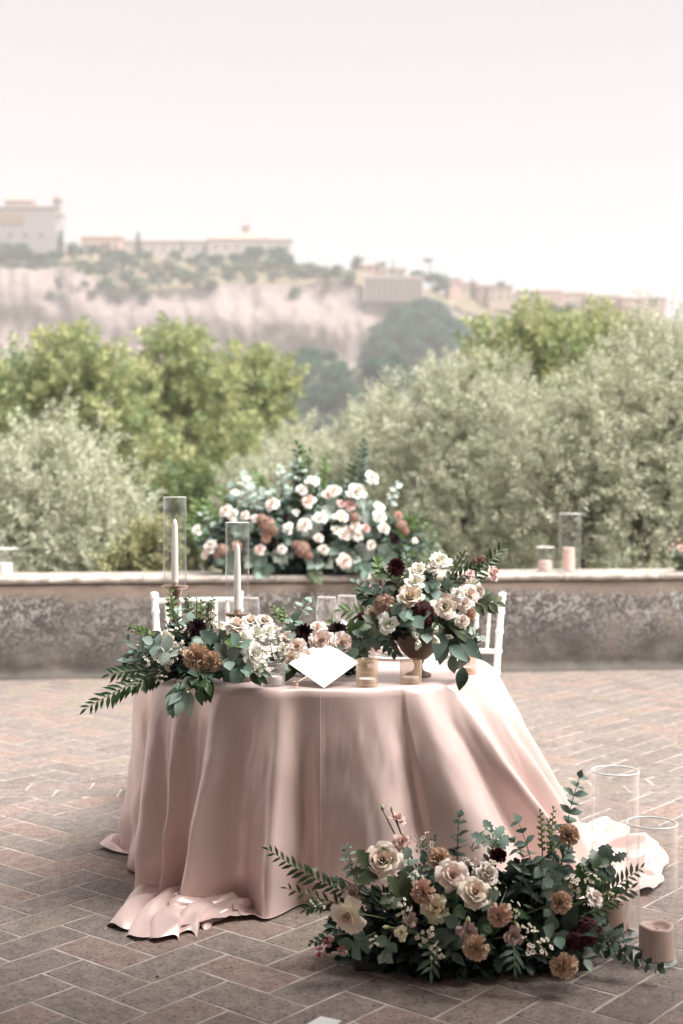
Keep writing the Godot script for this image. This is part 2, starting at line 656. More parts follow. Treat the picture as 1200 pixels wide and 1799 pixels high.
# a stem with leaves: a part whose leaves are its sub-parts
func spray(o: Node3D, kind: String, col: String, a: Vector3, b: Vector3, bow: Vector3, n: int, size: float, g: RandomNumberGenerator, from := 0.2) -> void:
	var names := {"round": "eucalyptus_leaf", "lance": "ruscus_leaf", "oval": "small_leaf", "oak": "oak_leaf", "broad": "broad_leaf", "fern": "fern_leaf"}
	var stems := {"round": "eucalyptus_stem", "lance": "ruscus_stem", "oval": "leafy_twig", "oak": "oak_twig", "broad": "leaf_stalk", "fern": "fern_stalk"}
	var mid := (a + b) * 0.5 + bow
	var path := curve_path(a, mid, b, 12)
	var mb := MB.new()
	mb.tube(path, taper(0.0028, 0.0009, 12), 5)
	var stem := part(stems[kind], mb.mesh(), leaf_paint("twig" if kind in ["oval", "oak"] else "stem"), o)
	for i in n:
		var t := from + (1.0 - from) * (i + (0.5 if kind != "round" else 0.0)) / n
		if kind == "round":
			t = from + (1.0 - from) * floorf(i / 2.0) * 2.0 / n
		var p := a * (1 - t) * (1 - t) + mid * 2 * t * (1 - t) + b * t * t
		var tan := ((mid - a) * (1 - t) + (b - mid) * t).normalized()
		var s1 := tan.cross(Vector3(0.15, 0.3, 1.0)).normalized()
		var s2 := s1.cross(tan)
		var side := s1 if i % 2 == 0 else -s1
		var up := s2
		if kind == "round":
			var w := floorf(i / 2.0) * 1.35
			side = (s1 * cos(w) + s2 * sin(w)) * (1.0 if i % 2 == 0 else -1.0)
			up = tan
		elif kind == "broad":
			side = (s1 * g.randf_range(-0.3, 0.3))
		side = (side + s2 * g.randf_range(-0.35, 0.35)).normalized()
		var ahead := 0.35 if kind == "round" else 0.9
		var f := (side + tan * (ahead + g.randf_range(-0.15, 0.3)) + Vector3(g.randf_range(-0.2, 0.2), g.randf_range(-0.25, 0.1), g.randf_range(-0.2, 0.2))).normalized()
		if i == n - 1:
			f = (f * 0.3 + tan).normalized()
		var z := (up * (0.8 if kind == "round" else 0.5) + Vector3(g.randf_range(-0.3, 0.3), 0.5, 0.6))
		z = (z - f * z.dot(f)).normalized()
		var l := size * g.randf_range(0.82, 1.12) * (1.0 if t < 0.65 else lerpf(1.0, 0.6, (t - 0.65) / 0.35))
		var bs := Basis(f.cross(z), f, z) * l
		part(names[kind], leaves[kind], leaf_paint(col), stem, Transform3D(bs, p))


# the mass of small dark leaves that fills an arrangement: joined, nobody could pick them apart
func fill(o: Node3D, heart: Vector3, radii: Vector3, n: int, size: float, kinds: Array, cols: Array, g: RandomNumberGenerator, floor_y := 0.0) -> void:
	var mbs := {}
	for c in cols:
		mbs[c] = MB.new()
	var source := {}
	for k in kinds:
		var am: Array = leaves[k].surface_get_arrays(0)
		var m := MB.new()
		m.v = am[Mesh.ARRAY_VERTEX]
		m.uv = am[Mesh.ARRAY_TEX_UV]
		m.c = am[Mesh.ARRAY_COLOR]
		m.ix = am[Mesh.ARRAY_INDEX]
		source[k] = m
	for i in n:
		var d := Vector3(g.randfn(), g.randfn(), g.randfn()).normalized()
		var p := heart + d * radii * pow(g.randf(), 0.45)
		if p.y < floor_y + 0.006:
			p.y = floor_y + 0.006 + g.randf() * 0.03
		var f := (d + Vector3(g.randf_range(-0.8, 0.8), g.randf_range(-0.3, 0.7), g.randf_range(-0.8, 0.8))).normalized()
		if p.y < floor_y + 0.04:
			f.y = absf(f.y) * 0.3 + 0.05
			f = f.normalized()
		var z := Vector3(g.randf_range(-0.6, 0.6), 0.7, 0.6)
		z = (z - f * z.dot(f)).normalized()
		var l := size * g.randf_range(0.6, 1.25)
		mbs[cols[g.randi() % cols.size()]].add(source[kinds[g.randi() % kinds.size()]], Transform3D(Basis(f.cross(z), f, z) * l, p))
	for c in cols:
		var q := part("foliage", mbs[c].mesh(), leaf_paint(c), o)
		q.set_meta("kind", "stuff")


# ---------------------------------------------------------------- the terrace
const EYE := 1.375
const TABLE := Vector3(-0.107, 0.0, -5.02)
const TOP := 0.757
const WALL_A := Vector3(-2.70, 0.0, -10.14)      # two points on the foot of the parapet
const WALL_B := Vector3(2.885, 0.0, -10.82)
const WALL_H := 0.816


func wall_dir() -> Vector3:
	return (WALL_B - WALL_A).normalized()


func on_wall(along: float, up: float, back: float) -> Vector3:   # metres along the parapet from its left reference point
	var d := wall_dir()
	return WALL_A + d * along + Vector3(0, up, 0) + Vector3(d.z, 0, -d.x).normalized() * back


func build_floor() -> void:
	var bed := paint("grout", 0.53, 0.485, 0.45, 0.9)
	bed.albedo_texture = noise_tex(3, 0.02, Color(0.75, 0.73, 0.7), Color(1, 1, 1), 256)
	bed.uv1_triplanar = true
	bed.uv1_world_triplanar = true
	bed.uv1_scale = Vector3(1.3, 1.3, 1.3)
	var mb := MB.new()
	mb.face4(Vector3(-14, -0.0012, 2.4), Vector3(14, -0.0012, 2.4), Vector3(14, -0.0012, -12.6), Vector3(-14, -0.0012, -9.3), Vector3.UP)
	var ground := struct("terrace_floor", mb.mesh(), bed)
	# terracotta tiles of 15 by 31 cm in herringbone; two straight courses cross the floor before the far field
	var tones := []
	var base := [[0.262, 0.232, 0.212], [0.272, 0.240, 0.217], [0.245, 0.222, 0.205], [0.285, 0.240, 0.215], [0.262, 0.233, 0.215], [0.305, 0.242, 0.212], [0.232, 0.203, 0.185], [0.275, 0.243, 0.207]]
	var wear := noise_tex(5, 0.014, Color(0.76, 0.75, 0.735), Color(1.0, 0.99, 0.985), 1024, 7)
	var pits := noise_tex(6, 0.09, Color(0.25, 0.25, 0.25), Color(1, 1, 1), 512, 4)
	var specks := noise_tex(7, 0.05, Color(0.5, 0.48, 0.46), Color(1, 1, 1), 1024, 4)
	var sr := Gradient.new()
	sr.offsets = PackedFloat32Array([0.0, 0.20, 0.34, 0.62, 0.80, 1.0])
	sr.colors = PackedColorArray([Color(0.42, 0.40, 0.38), Color(0.55, 0.53, 0.51), Color(0.93, 0.93, 0.92), Color(0.97, 0.97, 0.97), Color(1, 1, 1), Color(1, 1, 1)])
	specks.color_ramp = sr
	for k in 8:
		var m := paint("terracotta_%d" % k, base[k][0] * 1.14, base[k][1] * 1.10, base[k][2] * 1.12, 0.62, {"metallic_specular": 0.4})
		m.albedo_texture = wear
		m.uv1_triplanar = true
		m.uv1_world_triplanar = true
		m.uv1_scale = Vector3(1.1, 1.1, 1.1)
		m.uv1_offset = Vector3(k * 0.37, k * 0.11, k * 0.23)
		m.detail_enabled = true
		m.detail_blend_mode = BaseMaterial3D.BLEND_MODE_MUL
		m.detail_albedo = specks
		m.heightmap_enabled = true
		m.heightmap_texture = pits
		m.heightmap_scale = 0.035
		tones.append(m)
	var shapes := []
	var g := rnd(77)
	for k in 7:   # seven worn tiles, no two edges alike
		var t := MB.new()
		var rim := []
		for q in [[-1, -1, 1, 0], [1, -1, 0, 1], [1, 1, -1, 0], [-1, 1, 0, -1]]:
			var long: bool = q[2] != 0
			for s in (6 if long else 3):
				var f: float = s / (6.0 if long else 3.0)
				var x: float = (q[0] + q[2] * 2.0 * f) * 0.1503 + g.randf_range(-0.0016, 0.0016)
				var z: float = (q[1] + q[3] * 2.0 * f) * 0.0728 + g.randf_range(-0.0016, 0.0016)
				if s == 0:
					x *= 0.994
					z *= 0.988
				rim.append(Vector3(x, 0, z))
		var tilt := Vector2(g.randf_range(-0.004, 0.004), g.randf_range(-0.006, 0.006))
		var mid := t.vert(Vector3(0, 0.0012, 0))
		var first := t.v.size()
		for p in rim:
			t.vert(Vector3(p.x * 0.988, 0.001 + p.x * tilt.x + p.z * tilt.y + g.randf_range(-0.0004, 0.0004), p.z * 0.976))
		for p in rim:
			t.vert(Vector3(p.x, -0.0022, p.z))
		for p in rim:
			t.vert(Vector3(p.x, -0.012, p.z))
		var n := rim.size()
		for i in n:
			var j := (i + 1) % n
			t.tri(mid, first + i, first + j)
			t.tri(first + i, first + n + i, first + n + j)
			t.tri(first + i, first + n + j, first + j)
			t.tri(first + n + i, first + 2 * n + i, first + 2 * n + j)
			t.tri(first + n + i, first + 2 * n + j, first + n + j)
		shapes.append(t.mesh())
	var spots := []
	var slips := []
	var u := Vector3(sin(deg_to_rad(39.6)), 0, -cos(deg_to_rad(39.6)))
	var w := Vector3(-sin(deg_to_rad(50.4)), 0, -cos(deg_to_rad(50.4)))
	var start := Vector3(-0.903, 0, -3.983)
	var pitch := 0.1545
	var course := Vector3(-2.45, 0, -6.02)            # the front edge of the straight courses
	var cdir := Vector3(1, 0, -0.035).normalized()
	var cn := Vector3(cdir.z, 0, -cdir.x).normalized()   # away from the camera
	for i in range(-80, 90):
		for j in range(-80, 90):
			var m := posmod(i - j + 1, 4)
			if m != 3 and m != 0:
				continue
			var c := start + (u * (i + 0.5) + w * (j + 1.0)) * pitch if m == 3 else start + (u * (i + 1.0) + w * (j + 0.5)) * pitch
			var depth := -c.z
			if depth < 2.9 or depth > 11.5 or absf(c.x) > depth * 0.33 + 0.25:
				continue
			var across := (c - course).dot(cn)
			if across > -0.155 and across < 0.465:
				var dd := w if m == 3 else u
				var ss := dd.cross(Vector3.UP)
				var quad := PackedVector3Array([c + dd * 0.15 + ss * 0.0725, c + dd * 0.15 - ss * 0.0725, c - dd * 0.15 - ss * 0.0725, c - dd * 0.15 + ss * 0.0725])
				for side in 2:
					var cut := clip(quad, course + cn * (-0.004 if side == 0 else 0.314), -cn if side == 0 else cn)
					if cut.size() > 2:
						slips.append(cut)
				continue
			if (c - WALL_A).dot(Vector3(wall_dir().z, 0, -wall_dir().x)) > 0.1:
				continue
			spots.append([c, w if m == 3 else u])
	for row in 2:
		for k in range(-8, 26):
			var c := course + cdir * ((k + 0.5 * row) * 0.3078) + cn * (0.078 + 0.155 * row)
			if absf(c.x) < -c.z * 0.33 + 0.25:
				spots.append([c, cdir])
	spots.sort_custom(func(a, b): return absf(a[0].z) < absf(b[0].z))
	var far := []
	for k in 8:
		far.append(MB.new())
	var count := 0
	for s in spots:
		var d: Vector3 = s[1]
		var flip := -1.0 if g.randf() < 0.5 else 1.0
		var b := Basis(d, Vector3.UP, d.cross(Vector3.UP)) * Basis(Vector3.UP, (0.0 if flip > 0 else PI) + g.randf_range(-0.006, 0.006))
		var xf := Transform3D(b, s[0] + Vector3(0, g.randf_range(-0.0008, 0.0008), 0))
		var tone := g.randi() % 8
		var shape: ArrayMesh = shapes[g.randi() % 7]
		if count < 300:
			part("tile", shape, tones[tone], ground, xf)
		else:
			var am := shape.surface_get_arrays(0)
			var t := MB.new()
			t.v = am[Mesh.ARRAY_VERTEX]
			t.uv = am[Mesh.ARRAY_TEX_UV]
			t.c = am[Mesh.ARRAY_COLOR]
			t.ix = am[Mesh.ARRAY_INDEX]
			far[tone].add(t, xf)
		count += 1
	for k in 8:
		var q := part("far_tiles", far[k].mesh(), tones[k], ground)
		q.set_meta("kind", "stuff")
	for cut in slips:   # tiles cut where they meet the straight courses
		var t := MB.new()
		var mid := Vector3.ZERO
		for p in cut:
			mid += p / cut.size()
		for i in cut.size():
			var p: Vector3 = cut[i]
			var q: Vector3 = cut[(i + 1) % cut.size()]
			t.face3(mid + Vector3(0, 0.0008, 0), p.lerp(mid, 0.02) + Vector3(0, 0.0006, 0), q.lerp(mid, 0.02) + Vector3(0, 0.0006, 0), Vector3.UP)
			t.face4(p.lerp(mid, 0.02) + Vector3(0, 0.0006, 0), q.lerp(mid, 0.02) + Vector3(0, 0.0006, 0), q - Vector3(0, 0.006, 0), p - Vector3(0, 0.006, 0), (p + q) * 0.5 - mid + Vector3(0, 0.02, 0))
		part("cut_tile", t.mesh(), tones[g.randi() % 8], ground)


func clip(poly: PackedVector3Array, at: Vector3, keep: Vector3) -> PackedVector3Array:
	var out := PackedVector3Array()
	for i in poly.size():
		var p := poly[i]
		var q := poly[(i + 1) % poly.size()]
		var a := (p - at).dot(keep)
		var b := (q - at).dot(keep)
		if a >= 0.0:
			out.append(p)
		if (a >= 0.0) != (b >= 0.0):
			out.append(p.lerp(q, a / (a - b)))
	var area := 0.0
	for i in range(1, out.size() - 1):
		area += (out[i] - out[0]).cross(out[i + 1] - out[0]).length() * 0.5
	return out if area > 0.0006 else PackedVector3Array()


func wall_texture() -> ImageTexture:
	var w := 1536
	var h := 160
	var n1 := FastNoiseLite.new()
	n1.seed = 4
	n1.frequency = 0.9
	n1.fractal_octaves = 4
	var n2 := FastNoiseLite.new()
	n2.seed = 9
	n2.frequency = 9.0
	n2.fractal_octaves = 3
	var n3 := FastNoiseLite.new()
	n3.seed = 15
	n3.frequency = 2.2
	n3.fractal_octaves = 3
	var im := Image.create(w, h, false, Image.FORMAT_RGB8)
	var n4 := FastNoiseLite.new()
	n4.seed = 33
	n4.frequency = 26.0
	n4.fractal_octaves = 2
	for y in h:
		var up := 1.0 - y / (h - 1.0)          # 1 at the coping
		for x in w:
			var px := x / 1536.0 * 8.0
			var py := up * 0.8
			var broad := n1.get_noise_2d(px, py * 1.6)
			var speck := n2.get_noise_2d(px, py)
			var dot := n4.get_noise_2d(px, py)
			var mid := n3.get_noise_2d(px, py * 0.8)
			var c := Color(0.085, 0.076, 0.071).lerp(Color(0.15, 0.137, 0.128), clampf(0.5 + mid * 1.1 + dot * 0.6, 0, 1))
			# pale lichen, most of it in the upper half and thinning downwards
			var where := clampf(0.42 + 0.8 * broad + (up - 0.55) * 1.0, 0, 1) * (1.0 - smoothstep(0.84, 0.95, up))
			var lichen := clampf((speck * 1.1 + dot * 1.3 + 0.05) * 2.0, 0, 1) * where
			c = c.lerp(Color(0.40, 0.382, 0.37), lichen * 0.85)
			# clean plaster under the drip of the coping
			var clean := smoothstep(0.80 + 0.14 * broad + 0.08 * speck, 0.94, up)
			c = c.lerp(Color(0.29, 0.228, 0.19), clean * 0.8)
			# a dark damp zone low down and rust-brown patches
			var damp := clampf((0.46 - up + 0.30 * broad + 0.25 * speck + 0.2 * dot) * 1.8, 0, 1)
			c = c.lerp(Color(0.06, 0.053, 0.049), damp * 0.75)
			c = c.lerp(Color(0.19, 0.135, 0.10), clampf(mid * 1.8 + dot * 0.8 - 0.55, 0, 1) * 0.45)
			c = c.lerp(Color(0.15, 0.14, 0.125), smoothstep(0.10 + 0.05 * mid, 0.02, up) * 0.7)
			im.set_pixel(x, y, c.linear_to_srgb())
	return ImageTexture.create_from_image(im)


func build_wall() -> void:
	var d := wall_dir()
	var turn := atan2(-d.z, d.x)
	var root := thing("parapet_wall", "low weathered plaster parapet with pale stone coping behind the dining table", "wall", WALL_A, turn)
	# local: x along the wall, -z away from the camera
	var plaster := paint("plaster", 1, 1, 1, 0.95, {"metallic_specular": 0.2})
	plaster.albedo_texture = wall_texture()
	var mb := MB.new()
	var n := FastNoiseLite.new()
	n.frequency = 1.7
	var cols := 420
	var rows := 42
	for r in rows:
		for k in cols:
			var x := -4.5 + 15.0 * k / (cols - 1)
			var y := -0.02 + (WALL_H - 0.05) * r / (rows - 1)
			var foot := 0.025 * smoothstep(0.09, 0.0, y)
			mb.vert(Vector3(x, y, 0.012 * n.get_noise_2d(x * 1.3, y * 2.0) + 0.005 * n.get_noise_2d(x * 7.0, y * 7.0) + 0.004 * n.get_noise_2d(x * 19.0, y * 19.0) + foot), Vector2(x / 8.0, 1.0 - y / (WALL_H - 0.05)))
	mb.stitch(0, rows, cols)
	part("plaster_face", mb.mesh(), plaster, root)
	var core := MB.new()
	core.box(Vector3(3.0, 0.3, -0.37), Vector3(15.0, 0.92, 0.66), 0.01)
	part("wall_core", core.mesh(), paint("wall_core", 0.25, 0.22, 0.2, 0.9), root)
	var stone := paint("coping_stone", 0.56, 0.515, 0.48, 0.85, {"metallic_specular": 0.25})
	stone.albedo_texture = noise_tex(31, 0.012, Color(0.6, 0.58, 0.55), Color(1, 1, 1), 512, 6)
	stone.uv1_triplanar = true
	stone.uv1_world_triplanar = true
	stone.uv1_scale = Vector3(0.9, 0.9, 0.9)
	stone.heightmap_enabled = true
	stone.heightmap_texture = noise_tex(32, 0.04, Color(0, 0, 0), Color(1, 1, 1), 512, 5)
	stone.heightmap_scale = 0.5
	var g := rnd(41)
	var x := -4.4
	while x < 9.5:
		var l := g.randf_range(0.72, 1.15)
		var t := MB.new()
		var seg := 12
		var zf := 0.03 + g.randf_range(-0.006, 0.006)
		var prof := [Vector2(zf - 0.02, -0.055), Vector2(zf - 0.004, -0.05), Vector2(zf, -0.03), Vector2(zf - 0.002, -0.012), Vector2(zf - 0.014, -0.001), Vector2(zf - 0.2, 0.0), Vector2(-0.72, 0.0), Vector2(-0.735, -0.05)]
		for k in seg:
			for p in prof:
				var f := k / (seg - 1.0)
				var chip := 0.008 * g.randf() if p.y < -0.04 or p.y > -0.02 and p.x > zf - 0.05 else 0.0
				t.vert(Vector3(x + 0.003 + (l - 0.006) * f, WALL_H + p.y - chip * 0.7 + 0.0015 * n.get_noise_2d((x + f) * 9.0, p.x * 9.0), p.x - chip))
		for k in seg - 1:
			for q in prof.size() - 1:
				var a := k * prof.size() + q
				var b := a + prof.size()
				t.tri(a, a + 1, b + 1)
				t.tri(a, b + 1, b)
		for e in [0, seg - 1]:
			for q in range(1, prof.size() - 1):
				var a: int = e * prof.size()
				t.face3(t.v[a], t.v[a + q], t.v[a + q + 1], Vector3.LEFT if e == 0 else Vector3.RIGHT)
		part("coping_stone", t.mesh(), stone, root)
		x += l


# the house whose deep porch shades the near end of the terrace; it stands behind the viewpoint
func build_porch() -> void:
	var wallm := paint("house_plaster", 0.62, 0.57, 0.52, 0.9)
	var root := thing("house_porch", "plastered house with a deep tiled porch roof shading the near terrace", "house", Vector3(0, 0, 0))
	var mb := MB.new()
	mb.box(Vector3(0, 3.0, 3.2), Vector3(15, 6.0, 0.4), 0.02)
	part("wall", mb.mesh(), wallm, root)
	var roof := MB.new()
	var e := [Vector3(-7, 3.5, -4.15), Vector3(7, 3.5, -3.05), Vector3(7, 4.5, 3.0), Vector3(-7, 4.5, 3.0)]
	var up := Vector3(0, 0.16, 0)
	roof.face4(e[0], e[1], e[2], e[3], Vector3.DOWN)
	roof.face4(e[0] + up, e[1] + up, e[2] + up, e[3] + up, Vector3.UP)
	for k in 4:
		var a: Vector3 = e[k]
		var b: Vector3 = e[(k + 1) % 4]
		roof.face4(a, b, b + up, a + up, (a + b) * 0.5 - Vector3(0, 4, -0.5))
	part("roof", roof.mesh(), paint("porch_roof", 0.22, 0.13, 0.09, 0.9), root)
	for xx in [-6.5, 6.5]:
		var col := MB.new()
		col.box(Vector3(xx, 1.75, -2.4), Vector3(0.35, 3.5, 0.35), 0.02)
		part("column", col.mesh(), wallm, root)


# ---------------------------------------------------------------- table, cloth, chairs
func cloth_point(phi: float, s: float) -> Vector3:
	# s runs 0..1 over the top, 1..2 down the drop, 2..3 along the floor
	var th := phi + keyed([[-70, 0.0], [-35, 3.0], [0, -7.0], [23, -16.0], [51, -21.0], [64, -8.0], [74, -2.0], [90, 0.0], [106, 3.0], [116, 6.0], [125, 4.0], [138, -2.0], [150, 0.0]], phi) * smoothstep(1.0, 2.0, s)
	var rf := keyed([[-70, 0.80], [-35, 0.85], [-20, 0.93], [-5, 1.03], [23, 1.06], [42, 1.02], [51, 0.97], [58, 0.86], [66, 0.77], [76, 0.71], [88, 0.685], [98, 0.695], [106, 0.70], [112, 0.725], [120, 0.72], [128, 0.72], [138, 0.715], [150, 0.70], [170, 0.705], [181, 0.71], [188, 0.75], [196, 0.76], [206, 0.73], [290, 0.75]], phi)
	var extra := keyed([[-45, 0.0], [-28, 0.15], [-12, 0.40], [23, 0.44], [40, 0.42], [48, 0.36], [55, 0.14], [62, 0.02], [74, -0.02], [84, -0.035], [94, -0.02], [100, 0.02], [104, 0.14], [108, 0.40], [112, 0.56], [122, 0.58], [126, 0.44], [130, 0.16], [135, 0.02], [150, -0.01], [178, 0.0], [184, 0.07], [192, 0.09], [200, 0.03], [215, 0.0]], phi)
	var folds := [
		[152, 6, -0.050], [141.5, 4.2, 0.062], [131.5, 3.0, 0.034], [125, 4.0, -0.030], [117.0, 3.6, 0.046], [109, 4.5, -0.030], [98.7, 3.2, 0.052], [92, 3.6, -0.036], [84, 4.0, -0.012], [74.7, 6.0, 0.022], [64.5, 4.5, -0.036], [57, 3.6, 0.046],
		[50, 3.6, -0.050], [43, 3.2, 0.048], [36, 3.4, -0.046], [29, 3.0, 0.044], [22.5, 3.0, -0.040], [16, 2.8, 0.036], [9.5, 3.0, -0.034], [3, 3.0, 0.032], [-4, 4.0, -0.03], [-12, 4.0, 0.03], [-22, 5.0, -0.035], [-32, 5.0, 0.035],
		[164, 6, 0.012], [176, 6, -0.02], [187, 4.5, 0.032], [197, 5, -0.03], [208, 5, 0.03], [222, 6, -0.035], [236, 6, 0.035], [250, 6, -0.035], [264, 6, 0.035], [280, 7, -0.035], [300, 7, 0.03], [315, 6, -0.035]]
	var wave := 0.0
	for f in folds:
		var dd: float = phi - f[0]
		if dd > 180.0:
			dd -= 360.0
		if absf(dd) < f[1] * 3.0:
			wave += (1.9 if phi > 85.0 and phi < 148.0 else 1.45) * f[2] * exp(-dd * dd / (f[1] * f[1]))
	var a := deg_to_rad(th)
	var dir := Vector3(cos(a), 0, sin(a))
	var edge := 0.698
	if s <= 1.0:
		var r := (edge - 0.018) * s
		return dir * r + Vector3(0, TOP, 0)
	if s <= 2.0:
		var t := s - 1.0
		var tend := 1.0 + minf(extra, 0.0) / 0.75
		t *= tend
		var h := TOP - 0.004 - (TOP - 0.012) * pow(t, 1.05)
		var rr := edge + (rf - edge) * pow(t, 1.0 if rf > 0.8 else 1.4) + wave * pow(t, 0.75) * (1.0 if t < 0.9 or extra < 0.01 else 1.0)
		var rim := smoothstep(0.0, 0.035, t)
		rr = lerpf(edge - 0.018, rr, pow(rim, 0.55))
		h = lerpf(TOP, h, pow(rim, 0.9)) if t < 0.035 else h
		# slack: soft cross-creases low down
		var puck := smoothstep(0.06, 0.3, t)
		rr += puck * (0.010 * wave_noise.get_noise_3d(phi * 0.075, h * 2.2, 7.0) + 0.0045 * wave_noise.get_noise_3d(phi * 0.22 + h * 2.0, h * 4.5, 3.0))
		rr += 0.007 * sin(h * 24.0 + phi * 0.16) * smoothstep(0.45, 0.95, t) * (1.0 if rf < 0.8 else 0.3)
		return dir * rr + Vector3(0, h, 0)
	var q := s - 2.0
	var ex := maxf(extra, 0.006)
	var d := ex * q
	var base := rf + wave
	var heap := smoothstep(101.0, 108.0, phi) * (1.0 - smoothstep(125.0, 133.0, phi))
	var side := smoothstep(-25.0, -8.0, phi) * (1.0 - smoothstep(48.0, 56.0, phi))
	var roll := smoothstep(182.0, 187.0, phi) * (1.0 - smoothstep(196.0, 203.0, phi))
	var lie := wave_noise.get_noise_3d(dir.x * 4.2, d * 5.0, dir.z * 4.2)
	var fine := wave_noise.get_noise_3d(dir.x * 9.0 + 40.0, d * 11.0, dir.z * 9.0)
	var y := 0.010 + maxf(wave, -0.01) * 0.55 * exp(-d * 5.0) * smoothstep(0.0, 0.1, d)
	var reach := d
	if heap > 0.0:
		# the trailing corner lies in a low bed; its thick folds are laid over it below
		reach = d * lerpf(1.0, 0.40, heap)
		y += heap * smoothstep(0.0, 0.1, d) * (0.012 + 0.020 * lie + 0.03 * exp(-pow((d - 0.12) / 0.08, 2.0)))
		th += heap * (-6.0 * smoothstep(0.1, 0.5, d) + 3.0 * lie)
	if side > 0.0:
		var out := rf + extra * 0.70 + 0.05 * lie + 0.02 * fine + 0.012 * sin(phi * 0.37)
		reach = lerpf(reach, lerpf(0.0, out - base, q), side)
		y += side * ((0.010 + 0.014 * lie) * smoothstep(0.0, 0.1, d) + 0.075 * maxf(0.0, wave_noise.get_noise_2d(phi * 0.11 + 20.0, d * 1.6) + 0.12) * smoothstep(0.15, 0.75, q) * (1.0 - 0.5 * smoothstep(0.85, 1.0, q)))
	if roll > 0.0:
		y += roll * 0.042 * sin(PI * clampf(q, 0, 1)) * (0.75 + 0.25 * sin(phi * 0.9))
	a = deg_to_rad(th)
	dir = Vector3(cos(a), 0, sin(a))
	return dir * (base + reach) + Vector3(0, maxf(y, 0.006 + 0.004 * fine), 0)


var wave_noise := FastNoiseLite.new()


